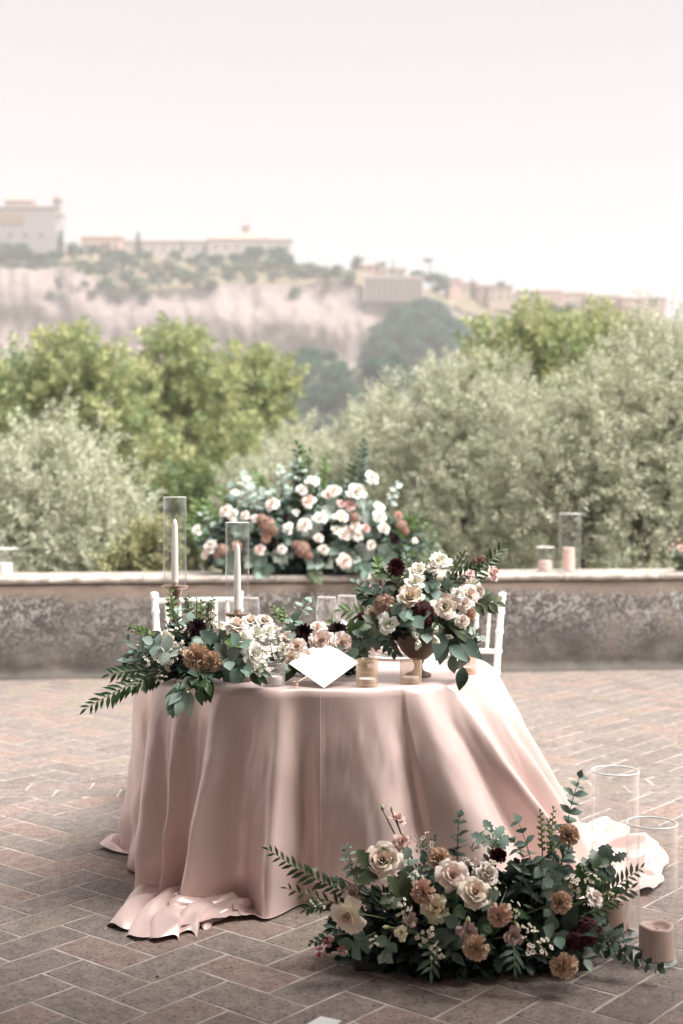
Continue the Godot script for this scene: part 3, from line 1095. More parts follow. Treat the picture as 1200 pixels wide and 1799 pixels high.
func build_table() -> void:
	wave_noise.seed = 12
	wave_noise.frequency = 1.0
	wave_noise.fractal_octaves = 2
	var wood := paint("table_wood", 0.2, 0.13, 0.08, 0.6)
	var t := thing("dining_table", "round dining table hidden beneath the pink satin cloth", "table", TABLE)
	var mb := MB.new()
	mb.lathe([Vector2(0.0, TOP - 0.034), Vector2(0.664, TOP - 0.034), Vector2(0.672, TOP - 0.026), Vector2(0.672, TOP - 0.012), Vector2(0.664, TOP - 0.006), Vector2(0.0, TOP - 0.006)], 48)
	part("tabletop", mb.mesh(), wood, t)
	for k in 4:
		var leg := MB.new()
		var a := PI * 0.25 + k * PI * 0.5
		leg.tube(PackedVector3Array([Vector3(cos(a) * 0.42, 0, sin(a) * 0.42), Vector3(cos(a) * 0.40, TOP - 0.03, sin(a) * 0.40)]), PackedFloat32Array([0.02, 0.025]), 8)
		part("leg", leg.mesh(), wood, t)
	var satin := paint("satin", 0.71, 0.55, 0.515, 0.36, {"metallic": 0.3, "metallic_specular": 0.6, "rim_enabled": true, "rim": 0.35, "rim_tint": 0.5})
	satin.normal_enabled = true
	var weave := noise_tex(51, 0.05, Color(0, 0, 0), Color(1, 1, 1), 512, 4)
	weave.as_normal_map = true
	weave.bump_strength = 1.0
	satin.normal_texture = weave
	satin.normal_scale = 0.2
	satin.uv1_scale = Vector3(2.2, 9.0, 1.0)
	var cl := MB.new()
	var n := 720
	var rows := []
	for k in 14:
		rows.append(k / 13.0)
	for k in range(1, 61):
		rows.append(1.0 + pow(k / 60.0, 1.15))
	for k in range(1, 49):
		rows.append(2.0 + k / 48.0)
	for s in rows:
		for k in n + 1:
			var phi := -180.0 + 110.0 + 360.0 * k / n      # the closing seam lies at the back
			if phi > 290.0:
				phi = 290.0
			var q := phi
			if q < -70.0:
				q += 360.0
			cl.vert(cloth_point(q if q <= 290.0 else q - 360.0, s), Vector2(k / float(n) * 4.4, s))
	cl.stitch(0, rows.size(), n + 1)
	var cloth := part("tablecloth", cl.mesh(), satin, self, Transform3D(Basis.IDENTITY, TABLE))
	tag(cloth, "dusty pink satin tablecloth draped over the round table and trailing on tiles", "tablecloth")
	# thick folds of the trailing corner: [points on the floor], half width, height
	for f in [
		[[Vector3(-0.449, 0, 0.297), Vector3(-0.503, 0, 0.443), Vector3(-0.553, 0, 0.575), Vector3(-0.582, 0, 0.735), Vector3(-0.606, 0, 0.873)], 0.042, 0.062, 0.3],
		[[Vector3(-0.410, 0, 0.368), Vector3(-0.455, 0, 0.536), Vector3(-0.494, 0, 0.687), Vector3(-0.523, 0, 0.828), Vector3(-0.532, 0, 0.960)], 0.040, 0.058, 1.7],
		[[Vector3(-0.334, 0, 0.402), Vector3(-0.385, 0, 0.588), Vector3(-0.435, 0, 0.699), Vector3(-0.463, 0, 0.828), Vector3(-0.460, 0, 0.981)], 0.042, 0.066, 2.9],
		[[Vector3(-0.257, 0, 0.470), Vector3(-0.300, 0, 0.613), Vector3(-0.358, 0, 0.699), Vector3(-0.391, 0, 0.805), Vector3(-0.392, 0, 0.922)], 0.036, 0.050, 4.1],
		[[Vector3(-0.180, 0, 0.569), Vector3(-0.232, 0, 0.663), Vector3(-0.290, 0, 0.723), Vector3(-0.336, 0, 0.794), Vector3(-0.353, 0, 0.851)], 0.028, 0.034, 5.3],
		[[Vector3(-0.502, 0, 0.297), Vector3(-0.546, 0, 0.402), Vector3(-0.575, 0, 0.536), Vector3(-0.608, 0, 0.650)], 0.035, 0.045, 0.9],
	]:
		var fold := MB.new()
		var pts: Array = f[0]
		var c3 := Curve3D.new()
		for i in pts.size():
			var prev: Vector3 = pts[maxi(i - 1, 0)]
			var next: Vector3 = pts[mini(i + 1, pts.size() - 1)]
			c3.add_point(pts[i], (prev - next) / 6.0, (next - prev) / 6.0)
		var ll := c3.get_baked_length()
		var nt := 44
		var nu := 21
		for i in nt:
			var along := i / (nt - 1.0)
			var p := c3.sample_baked(ll * along, true)
			var q := c3.sample_baked(minf(ll, ll * along + 0.01), true) - c3.sample_baked(maxf(0.0, ll * along - 0.01), true)
			var side := Vector3(q.z, 0, -q.x).normalized()
			for k in nu:
				var u := k / (nu - 1.0) * 2.0 - 1.0
				var w: float = f[1] * (0.85 + 0.35 * along + 0.16 * sin(along * 7.0 + f[3]))
				var h: float = f[2] * (1.0 - 0.30 * along + 0.22 * sin(along * 8.5 + f[3] * 2.0)) * smoothstep(1.12, 0.75, along)
				var arch := pow(maxf(cos(u * PI * 0.5), 0.0), 0.62)
				var lat := w * (u + 0.17 * sin(u * PI) * (1.0 + 0.4 * sin(along * 6.0 + f[3])) + 0.28 * arch * sin(along * 5.0 + f[3]))
				var crease := 0.10 * sin(u * 5.0 + along * 9.0 + f[3]) * arch
				fold.vert(p + side * lat + Vector3(0, 0.003 + h * (arch + crease) + 0.004 * sin(along * 21.0 + u * 3.0), 0) + q.normalized() * 0.018 * sin(u * 4.0 + f[3]) * smoothstep(0.8, 1.0, along), Vector2(u * 0.05, 1.0 + along * 0.3))
		fold.stitch(0, nt, nu)
		part("trailing_fold", fold.mesh(), satin, cloth)
	var seam := MB.new()
	var path := PackedVector3Array()
	for k in 70:
		var s := 1.03 + 0.95 * k / 69.0
		var p := cloth_point(87.2, s)
		var o := cloth_point(86.6, s) - cloth_point(87.8, s)
		var w := (cloth_point(87.2, s + 0.01) - p)
		path.append(p + w.cross(o).normalized() * 0.0006 * (1.0 if w.cross(o).z > 0 else -1.0))
	seam.tube(path, taper(0.0011, 0.0011, 70), 5, false)
	part("seam", seam.mesh(), satin, cloth)


func bumpy(a: Vector3, b: Vector3, r: float, rings: Array) -> MB:   # a turned rod with bamboo rings
	var path := PackedVector3Array()
	var rad := PackedFloat32Array()
	var n := 60
	for i in n + 1:
		var t := float(i) / n
		path.append(a.lerp(b, t))
		var rr := r
		for q in rings:
			rr += r * 0.34 * exp(-pow((t - q) * a.distance_to(b) / 0.009, 2.0))
		rad.append(rr)
	var mb := MB.new()
	mb.tube(path, rad, 10)
	return mb


func build_chair(label: String, at: Vector3, turn: float) -> void:
	# stands on the origin, looks along +z, the backrest at -z
	var white := paint("chair_paint", 0.80, 0.78, 0.76, 0.45)
	var t := thing("banquet_chair", label, "chair", at, turn, "white chairs behind the table")
	for s in [-1.0, 1.0]:
		var post := bumpy(Vector3(s * 0.185, 0, -0.21), Vector3(s * 0.185, 0.45, -0.185), 0.0155, [0.3, 0.42, 0.9])
		var up := bumpy(Vector3(s * 0.185, 0.45, -0.185), Vector3(s * 0.205, 0.955, -0.285), 0.0160, [0.12, 0.28, 0.48, 0.66, 0.84, 0.97])
		up.ball(Vector3(s * 0.2055, 0.957, -0.2855), Vector3(0.021, 0.012, 0.021))
		post.add(up, Transform3D.IDENTITY)
		part("back_post", post.mesh(), white, t)
		part("leg", bumpy(Vector3(s * 0.19, 0, 0.2), Vector3(s * 0.185, 0.45, 0.185), 0.0155, [0.3, 0.42, 0.9]).mesh(), white, t)
		for y in [0.16, 0.3]:
			part("stretcher", bumpy(Vector3(s * 0.187, y, -0.195), Vector3(s * 0.187, y, 0.19), 0.009, [0.3, 0.7]).mesh(), white, t)
	for y in [0.14, 0.27]:
		part("stretcher", bumpy(Vector3(-0.187, y, 0.192), Vector3(0.187, y, 0.192), 0.009, [0.3, 0.7]).mesh(), white, t)
	var seat := MB.new()
	seat.box(Vector3(0, 0.46, 0), Vector3(0.41, 0.028, 0.41), 0.01)
	part("seat", seat.mesh(), white, t)
	var cushion := MB.new()
	cushion.box(Vector3(0, 0.493, 0.005), Vector3(0.39, 0.036, 0.385), 0.016)
	part("cushion", cushion.mesh(), paint("cushion", 0.78, 0.75, 0.71, 0.8), t)
	for y in [0.57, 0.69, 0.925]:
		var f: float = (y - 0.45) / 0.505
		var z := lerpf(-0.185, -0.285, f)
		var x := lerpf(0.185, 0.205, f)
		var arc := PackedVector3Array()
		for k in 13:
			var q := k / 6.0 - 1.0
			arc.append(Vector3(q * x, y, z - 0.012 * (1.0 - q * q)))
		var rail := MB.new()
		rail.tube(arc, taper(0.0125, 0.0125, 13), 8)
		part("back_rail", rail.mesh(), white, t)
	for k in 6:
		var q := (k - 2.5) / 3.4
		var a := Vector3(q * 0.19, 0.69, lerpf(-0.185, -0.285, 0.475) - 0.010)
		var b := Vector3(q * 0.20, 0.925, lerpf(-0.185, -0.285, 0.94) - 0.010)
		part("spindle", bumpy(a, b, 0.0085, [0.2, 0.5, 0.8]).mesh(), white, t)


# ---------------------------------------------------------------- things on the table
func hurricane(called: String, label: String, at: Vector3, r: float, h: float, group: String, tint := Color(0.92, 0.97, 0.95)) -> Node3D:
	var t := thing(called, label, "vase", at, 0.0, group)
	var gm := glass("clear_glass", tint.r, tint.g, tint.b, 0.006)
	var rimm := glass("glass_edge", 0.95, 0.97, 0.96, 0.75)
	var mb := MB.new()
	mb.lathe([Vector2(r * 0.97, 0.004), Vector2(r, 0.012), Vector2(r, h - 0.002)], 48)
	mb.lathe([Vector2(0.0, 0.013), Vector2(r * 0.9, 0.013), Vector2(r - 0.0035, 0.02), Vector2(r - 0.0035, h - 0.002)], 48)
	part("glass_wall", mb.mesh(), gm, t)
	var rim := MB.new()
	var ring := []
	for k in 9:
		var a := TAU * k / 8.0
		ring.append(Vector2(r - 0.00175 + cos(a) * 0.0034, h - 0.001 + sin(a) * 0.0032))
	rim.lathe(ring, 48)
	part("rim", rim.mesh(), rimm, t)
	var foot := MB.new()
	foot.lathe([Vector2(0.0, 0.0015), Vector2(r * 0.93, 0.0015), Vector2(r * 0.99, 0.006), Vector2(r * 0.9, 0.0115), Vector2(0.0, 0.0115)], 48)
	part("glass_base", foot.mesh(), glass("thick_glass", 0.80, 0.92, 0.90, 0.18), t)
	return t


func pillar(label: String, at: Vector3, r: float, h: float, m: Material, burnt: bool, group: String) -> void:
	var t := thing("pillar_candle", label, "candle", at, 0.0, group)
	var mb := MB.new()
	var prof := [Vector2(0.0, 0.0), Vector2(r * 0.98, 0.0), Vector2(r, 0.004), Vector2(r, h * 0.4), Vector2(r, h - 0.006), Vector2(r * 0.95, h)]
	if burnt:
		prof += [Vector2(r * 0.80, h - 0.001), Vector2(r * 0.70, h - 0.008), Vector2(r * 0.62, h - 0.018), Vector2(0.0, h - 0.021)]
	else:
		prof += [Vector2(r * 0.8, h - 0.001), Vector2(r * 0.4, h - 0.004), Vector2(0.0, h - 0.005)]
	mb.lathe(prof, 40)
	for i in mb.v.size():   # wax edges are never quite true
		var p := mb.v[i]
		if p.y > h * 0.8:
			var a := atan2(p.z, p.x)
			mb.v[i].y += 0.0025 * sin(a * 2.0 + at.x * 9.0) + 0.0012 * sin(a * 5.0)
	part("wax", mb.mesh(), m, t)
	var w := MB.new()
	var top := h - (0.021 if burnt else 0.005)
	w.tube(PackedVector3Array([Vector3(0, top - 0.002, 0), Vector3(0.001, top + 0.006, 0), Vector3(0.003, top + 0.011, 0.001)]), PackedFloat32Array([0.0012, 0.0011, 0.0009]), 6)
	part("wick", w.mesh(), paint("wick", 0.03, 0.025, 0.02, 0.9), t)


func candlestick(label: String, taper_label: String, vase_label: String, at: Vector3, plate: float, tall: float) -> void:
	var brass := paint("antique_brass", 0.44, 0.36, 0.29, 0.34, {"metallic": 0.75})
	var t := thing("candlestick", label, "candlestick", at, 0.0, "metal candlesticks on the table")
	var foot := MB.new()
	foot.lathe([Vector2(0, 0.001), Vector2(0.052, 0.001), Vector2(0.055, 0.006), Vector2(0.05, 0.011), Vector2(0.03, 0.018), Vector2(0.014, 0.03), Vector2(0.010, 0.045)], 28)
	part("foot", foot.mesh(), brass, t)
	var prof := [Vector2(0.010, 0.045), Vector2(0.009, plate * 0.4), Vector2(0.011, plate - 0.125), Vector2(0.017, plate - 0.115), Vector2(0.011, plate - 0.105), Vector2(0.012, plate - 0.085), Vector2(0.021, plate - 0.070), Vector2(0.023, plate - 0.055), Vector2(0.017, plate - 0.045), Vector2(0.022, plate - 0.038), Vector2(0.026, plate - 0.022), Vector2(0.030, plate - 0.012)]
	var st := MB.new()
	st.lathe(prof, 24)
	part("stem", st.mesh(), brass, t)
	var dish := MB.new()
	dish.lathe([Vector2(0.028, plate - 0.012), Vector2(0.042, plate - 0.008), Vector2(0.0485, plate - 0.003), Vector2(0.0495, plate + 0.003), Vector2(0.0475, plate + 0.003), Vector2(0.043, plate - 0.001), Vector2(0.0, plate - 0.002)], 36)
	part("drip_plate", dish.mesh(), brass, t)
	var cup := MB.new()
	cup.lathe([Vector2(0.011, plate - 0.002), Vector2(0.0125, plate + 0.006), Vector2(0.0135, plate + 0.016), Vector2(0.0122, plate + 0.016), Vector2(0.0118, plate)], 20)
	part("socket", cup.mesh(), brass, t)
	var c := thing("taper_candle", taper_label, "candle", at + Vector3(0, plate, 0), 0.0, "tapers in the candlesticks")
	var wax := MB.new()
	wax.lathe([Vector2(0, 0.0), Vector2(0.0116, 0.0), Vector2(0.0128, 0.02), Vector2(0.0120, tall * 0.6), Vector2(0.0098, tall * 0.9), Vector2(0.0075, tall * 0.97), Vector2(0.003, tall), Vector2(0, tall)], 20)
	part("wax", wax.mesh(), paint("white_wax", 0.88, 0.86, 0.83, 0.45), c)
	var w := MB.new()
	w.tube(PackedVector3Array([Vector3(0, tall - 0.002, 0), Vector3(0.0005, tall + 0.006, 0), Vector3(0.003, tall + 0.012, 0)]), PackedFloat32Array([0.001, 0.001, 0.0008]), 6)
	part("wick", w.mesh(), paint("pale_wick", 0.6, 0.55, 0.48, 0.9), c)
	var h := thing("chimney_glass", vase_label, "glass tube", at + Vector3(0, plate + 0.0035, 0), 0.0, "glass tubes round the tapers")
	var gl := MB.new()
	gl.lathe([Vector2(0.0425, 0), Vector2(0.0425, 0.322)], 44)
	gl.lathe([Vector2(0.0405, 0), Vector2(0.0405, 0.322)], 44)
	part("glass_wall", gl.mesh(), glass("tube_glass", 0.9, 0.93, 0.91, 0.008), h)
	var rim := MB.new()
	var ring := []
	for k in 9:
		var a := TAU * k / 8.0
		ring.append(Vector2(0.0415 + cos(a) * 0.0014, 0.322 + sin(a) * 0.0014))
	rim.lathe(ring, 44)
	part("rim", rim.mesh(), glass("glass_edge", 0.95, 0.97, 0.96, 0.75), h)


func tumbler(called: String, label: String, at: Vector3, r: float, h: float, tint: Color, style: String) -> void:
	var t := thing(called, label, "candle holder", at, 0.0, "small glass votives on the table")
	var gm := paint("votive_" + style, tint.r, tint.g, tint.b, 0.06)
	gm.albedo_color.a = tint.a
	gm.transparency = BaseMaterial3D.TRANSPARENCY_ALPHA
	var mb := MB.new()
	var segs := 64
	var rows := 40
	for pass_ in 2:
		var first := mb.v.size()
		for i in rows + 1:
			var y := h * i / rows
			for k in segs + 1:
				var a := TAU * k / segs
				var rr := r * (1.0 - 0.035 * sin(PI * i / rows)) - 0.002 * pass_
				if pass_ == 0:
					if style == "ribbed":
						rr += 0.0012 * cos(a * 24.0)
					elif style == "beaded":
						var band := 0.5 + 0.5 * cos(i * TAU / 4.0)
						rr += 0.0016 * band * (0.72 + 0.28 * cos(a * 32.0))
				mb.vert(Vector3(cos(a) * rr, maxf(y, 0.001), sin(a) * rr), Vector2(float(k) / segs, y))
		mb.stitch(first, rows + 1, segs + 1)
	part("glass_wall", mb.mesh(), gm, t)
	var base := MB.new()
	base.lathe([Vector2(0, 0.001), Vector2(r * 0.9, 0.001), Vector2(r * 0.94, 0.005), Vector2(r * 0.9, 0.009), Vector2(0, 0.009)], 32)
	part("glass_base", base.mesh(), gm, t)
	var rim := MB.new()
	var ring := []
	for k in 9:
		var a := TAU * k / 8.0
		ring.append(Vector2(r - 0.001 + cos(a) * 0.0016, h + sin(a) * 0.0016))
	rim.lathe(ring, 40)
	part("rim", rim.mesh(), gm, t)
	var wax := MB.new()
	var hw := h * (0.42 if style == "ribbed" else 0.3)
	wax.lathe([Vector2(0, 0.0095), Vector2(r * 0.72, 0.0095), Vector2(r * 0.74, hw - 0.002), Vector2(r * 0.7, hw), Vector2(0, hw - 0.002)], 28)
	part("tealight", wax.mesh(), paint("white_wax", 0.88, 0.86, 0.83, 0.45), t)


func wine_glass(label: String, at: Vector3, h: float) -> void:
	var gm := glass("wine_glass", 0.93, 0.96, 0.95, 0.01)
	var t := thing("wine_glass", label, "wine glass", at, 0.0, "wine glasses at the back of the table")
	var foot := MB.new()
	foot.lathe([Vector2(0.038, 0.001), Vector2(0.036, 0.003), Vector2(0.012, 0.006), Vector2(0.004, 0.014)], 32)
	part("foot", foot.mesh(), gm, t)
	var stem := MB.new()
	stem.lathe([Vector2(0.004, 0.014), Vector2(0.0035, h * 0.3), Vector2(0.006, h * 0.42)], 14)
	part("stem", stem.mesh(), gm, t)
	var bowl := MB.new()
	for q in 2:
		var e := 0.0013 * q
		bowl.lathe([Vector2(0.004, h * 0.42 + e), Vector2(0.022 - e, h * 0.445 + e), Vector2(0.038 - e, h * 0.51 + e), Vector2(0.0455 - e, h * 0.61), Vector2(0.0470 - e, h * 0.70), Vector2(0.0455 - e, h * 0.80), Vector2(0.0420 - e, h * 0.91), Vector2(0.0390 - e, h)], 40)
	part("bowl", bowl.mesh(), gm, t)
	var rim := MB.new()
	var ring := []
	for k in 7:
		var a := TAU * k / 6.0
		ring.append(Vector2(0.0385 + cos(a) * 0.0009, h + sin(a) * 0.0009))
	rim.lathe(ring, 40)
	part("rim", rim.mesh(), glass("glass_edge", 0.95, 0.97, 0.96, 0.75), t)


func build_tableware() -> void:
	candlestick("taller metal candlestick at the left of the table", "white taper in the taller candlestick on the left", "tall clear glass tube round the left taper", Vector3(-0.608, TOP, -4.67), 0.327, 0.245)
	candlestick("shorter metal candlestick beside the open white rose", "white taper in the shorter candlestick, nearer the middle", "clear glass tube round the lower, second taper", Vector3(-0.371, TOP, -4.56), 0.236, 0.25)
	wine_glass("wine glass standing left of the pair behind the middle flowers", Vector3(-0.063, 0.757, -5.420), 0.235)
	wine_glass("wine glass on the right of the pair, partly behind leaves", Vector3(0.024, 0.757, -5.500), 0.235)
	wine_glass("wine glass seen behind the shorter taper, right of it", Vector3(-0.387, 0.757, -5.380), 0.235)
	wine_glass("wine glass partly hidden left of the shorter taper", Vector3(-0.497, 0.757, -5.460), 0.228)
	tumbler("votive_glass", "ribbed grey glass votive with white candle left of the card", Vector3(-0.232, 0.757, -4.414), 0.0380, 0.0790, Color(0.55, 0.52, 0.50, 0.16), "ribbed")
	tumbler("votive_glass", "beaded amber glass votive touching the right corner of the card", Vector3(0.088, 0.757, -4.400), 0.0390, 0.0920, Color(0.80, 0.56, 0.36, 0.15), "beaded")
	tumbler("votive_glass", "amber glass votive standing farther back behind the beaded one", Vector3(0.091, 0.757, -4.746), 0.0390, 0.0750, Color(0.80, 0.56, 0.36, 0.15), "beaded")
	tumbler("votive_glass", "beaded amber glass votive in front of the urn foot", Vector3(0.242, 0.757, -4.471), 0.0390, 0.0830, Color(0.84, 0.54, 0.32, 0.17), "beaded")
	tumbler("votive_glass", "peach ribbed glass votive at the right table edge under drooping leaf", Vector3(0.465, 0.757, -4.730), 0.0360, 0.0880, Color(0.88, 0.44, 0.26, 0.2), "peach")
	# the place setting on the right, behind the urn
	var beaded := glass("charger_glass", 0.95, 0.95, 0.93, 0.12)
	var ch := thing("charger_plate", "clear beaded glass charger plate on the cloth behind the footed urn", "plate", Vector3(0.23, TOP, -5.23))
	var mb := MB.new()
	mb.lathe([Vector2(0, 0.004), Vector2(0.10, 0.004), Vector2(0.115, 0.009), Vector2(0.155, 0.014), Vector2(0.155, 0.0165), Vector2(0.112, 0.0125), Vector2(0.10, 0.007), Vector2(0, 0.007)], 60)
	part("glass_plate", mb.mesh(), beaded, ch)
	var beads := MB.new()
	for r in 3:
		for k in 72:
			var a := TAU * (k + 0.5 * r) / 72.0
			var q := 0.154 - r * 0.011
			beads.ball(Vector3(cos(a) * q, 0.0165 - r * 0.002, sin(a) * q), Vector3.ONE * 0.0045, Color.WHITE, 6, 4)
	part("beaded_edge", beads.mesh(), glass("bead_glass", 0.95, 0.95, 0.93, 0.3), ch)
	var pl := thing("dinner_plate", "white dinner plate resting on the beaded glass charger", "plate", Vector3(0.23, TOP + 0.0185, -5.23))
	var p2 := MB.new()
	p2.lathe([Vector2(0, 0), Vector2(0.075, 0), Vector2(0.085, 0.004), Vector2(0.118, 0.013), Vector2(0.119, 0.0155), Vector2(0.083, 0.008), Vector2(0, 0.006)], 56)
	part("plate_body", p2.mesh(), paint("porcelain", 0.80, 0.79, 0.77, 0.2), pl)
	var nap := thing("folded_napkin", "folded dusty pink napkin lying on the white plate", "napkin", Vector3(0.215, TOP + 0.0265, -5.21), 0.12)
	for k in 3:
		var f := MB.new()
		f.box(Vector3(0.002 * k, 0.004 + 0.0078 * k, 0.001 * k), Vector3(0.20 - 0.004 * k, 0.0072, 0.105 - 0.003 * k), 0.0032)
		part("fold", f.mesh(), paint("satin_napkin", 0.50, 0.33, 0.29, 0.55), nap)
	var steel := paint("steel", 0.62, 0.6, 0.58, 0.22, {"metallic": 1.0})
	for k in 2:
		var knife := thing("table_knife" if k == 0 else "table_spoon", ["silver knife lying right of the beaded charger plate", "silver spoon lying outermost beside the charger plate"][k], ["knife", "spoon"][k], Vector3(0.42 + 0.028 * k, TOP + 0.0025, -5.17), -0.25)
		var hd := MB.new()
		hd.tube(PackedVector3Array([Vector3(0, 0.002, 0.11), Vector3(0, 0.002, 0.06), Vector3(0, 0.002, 0.0)]), PackedFloat32Array([0.0045, 0.0038, 0.003]), 8)
		part("handle", hd.mesh(), steel, knife)
		var bl := MB.new()
		if k == 0:
			bl.box(Vector3(0, 0.002, -0.055), Vector3(0.016, 0.002, 0.11), 0.0009)
			part("blade", bl.mesh(), steel, knife)
		else:
			bl.ball(Vector3(0, 0.003, -0.03), Vector3(0.019, 0.004, 0.03), Color.WHITE, 14, 8)
			part("bowl", bl.mesh(), steel, knife)
	# the blank card leaning on its corner
	var card := thing("menu_card", "blank white square card leaning on one corner at the table edge", "card", Vector3(-0.066, TOP + 0.002, -4.34))
	var cm := MB.new()
	cm.box(Vector3.ZERO, Vector3(0.172, 0.172, 0.0014), 0.0005)
	var tilt := Basis(Vector3.RIGHT, deg_to_rad(-53.0)) * Basis(Vector3.BACK, deg_to_rad(45.0 + 1.0))
	part("card_sheet", cm.mesh(), paint("card_paper", 0.70, 0.70, 0.71, 0.6), card, Transform3D(tilt, Basis(Vector3.RIGHT, deg_to_rad(-53.0)) * Vector3(0.004, 0.1215, 0)))
	var wire := MB.new()
	var loop := PackedVector3Array()
	for k in 46:
		var a := k * TAU / 14.0
		loop.append(Vector3(cos(a) * 0.011, 0.004 + k * 0.0004, sin(a) * 0.011))
	for k in 10:
		loop.append(Vector3(0.011 + 0.004 * k, 0.022 + 0.002 * k, -0.004 * k))
	wire.tube(loop, taper(0.0011, 0.0011, loop.size()), 6)
	var wt := part("card_holder", wire.mesh(), paint("gold_wire", 0.62, 0.46, 0.33, 0.3, {"metallic": 0.8}), self, Transform3D(Basis.IDENTITY, Vector3(-0.156, TOP + 0.001, -4.36)))
	tag(wt, "thin gold wire coil card holder beside the ribbed votive glass", "card holder")


func build_floor_glass() -> void:
	var pinkwax := paint("mauve_wax", 0.52, 0.375, 0.325, 0.5)
	var rosewax := paint("rose_wax", 0.70, 0.49, 0.44, 0.5)
	var g := "glass hurricane vases on the floor"
	hurricane("hurricane_vase", "taller clear glass hurricane vase behind the floor flowers", Vector3(0.882, 0, -4.12), 0.0765, 0.525, g)
	pillar("mauve pillar candle behind the floor flowers in the taller vase", Vector3(0.876, 0.0135, -4.12), 0.056, 0.112, pinkwax, true, "mauve pillar candles")
	hurricane("hurricane_vase", "shorter clear glass hurricane vase in the lower right corner", Vector3(0.938, 0, -3.865), 0.0765, 0.42, g)
	pillar("burnt mauve pillar candle in the shorter vase, lower right", Vector3(0.952, 0.0135, -3.865), 0.052, 0.098, pinkwax, true, "mauve pillar candles")
	var wg := "glass candle vases on the wall"
	var p := on_wall(4.71, WALL_H, 0.22)
	hurricane("hurricane_vase", "tall clear glass vase with pink pillar candle on the wall", p, 0.093, 0.50, wg)
	pillar("pink pillar candle inside the tall vase on the wall", p + Vector3(-0.01, 0.0135, 0.0), 0.05, 0.195, rosewax, false, "pink candles on the wall")
	p = on_wall(4.50, WALL_H, 0.24)
	hurricane("hurricane_vase", "short clear glass vase on the wall beside the taller vase", p, 0.082, 0.215, wg)
	pillar("small pink candle inside the short vase on the wall", p + Vector3(0.0, 0.0135, 0.0), 0.055, 0.085, rosewax, false, "pink candles on the wall")
	p = on_wall(0.02, WALL_H, 0.24)
	hurricane("hurricane_vase", "clear glass vase on the wall at the far left edge", p, 0.085, 0.22, wg)
	pillar("pale candle in the glass vase at the far left wall end", p + Vector3(-0.01, 0.0135, 0.0), 0.045, 0.085, paint("white_wax", 0.88, 0.86, 0.83, 0.45), false, "pink candles on the wall")


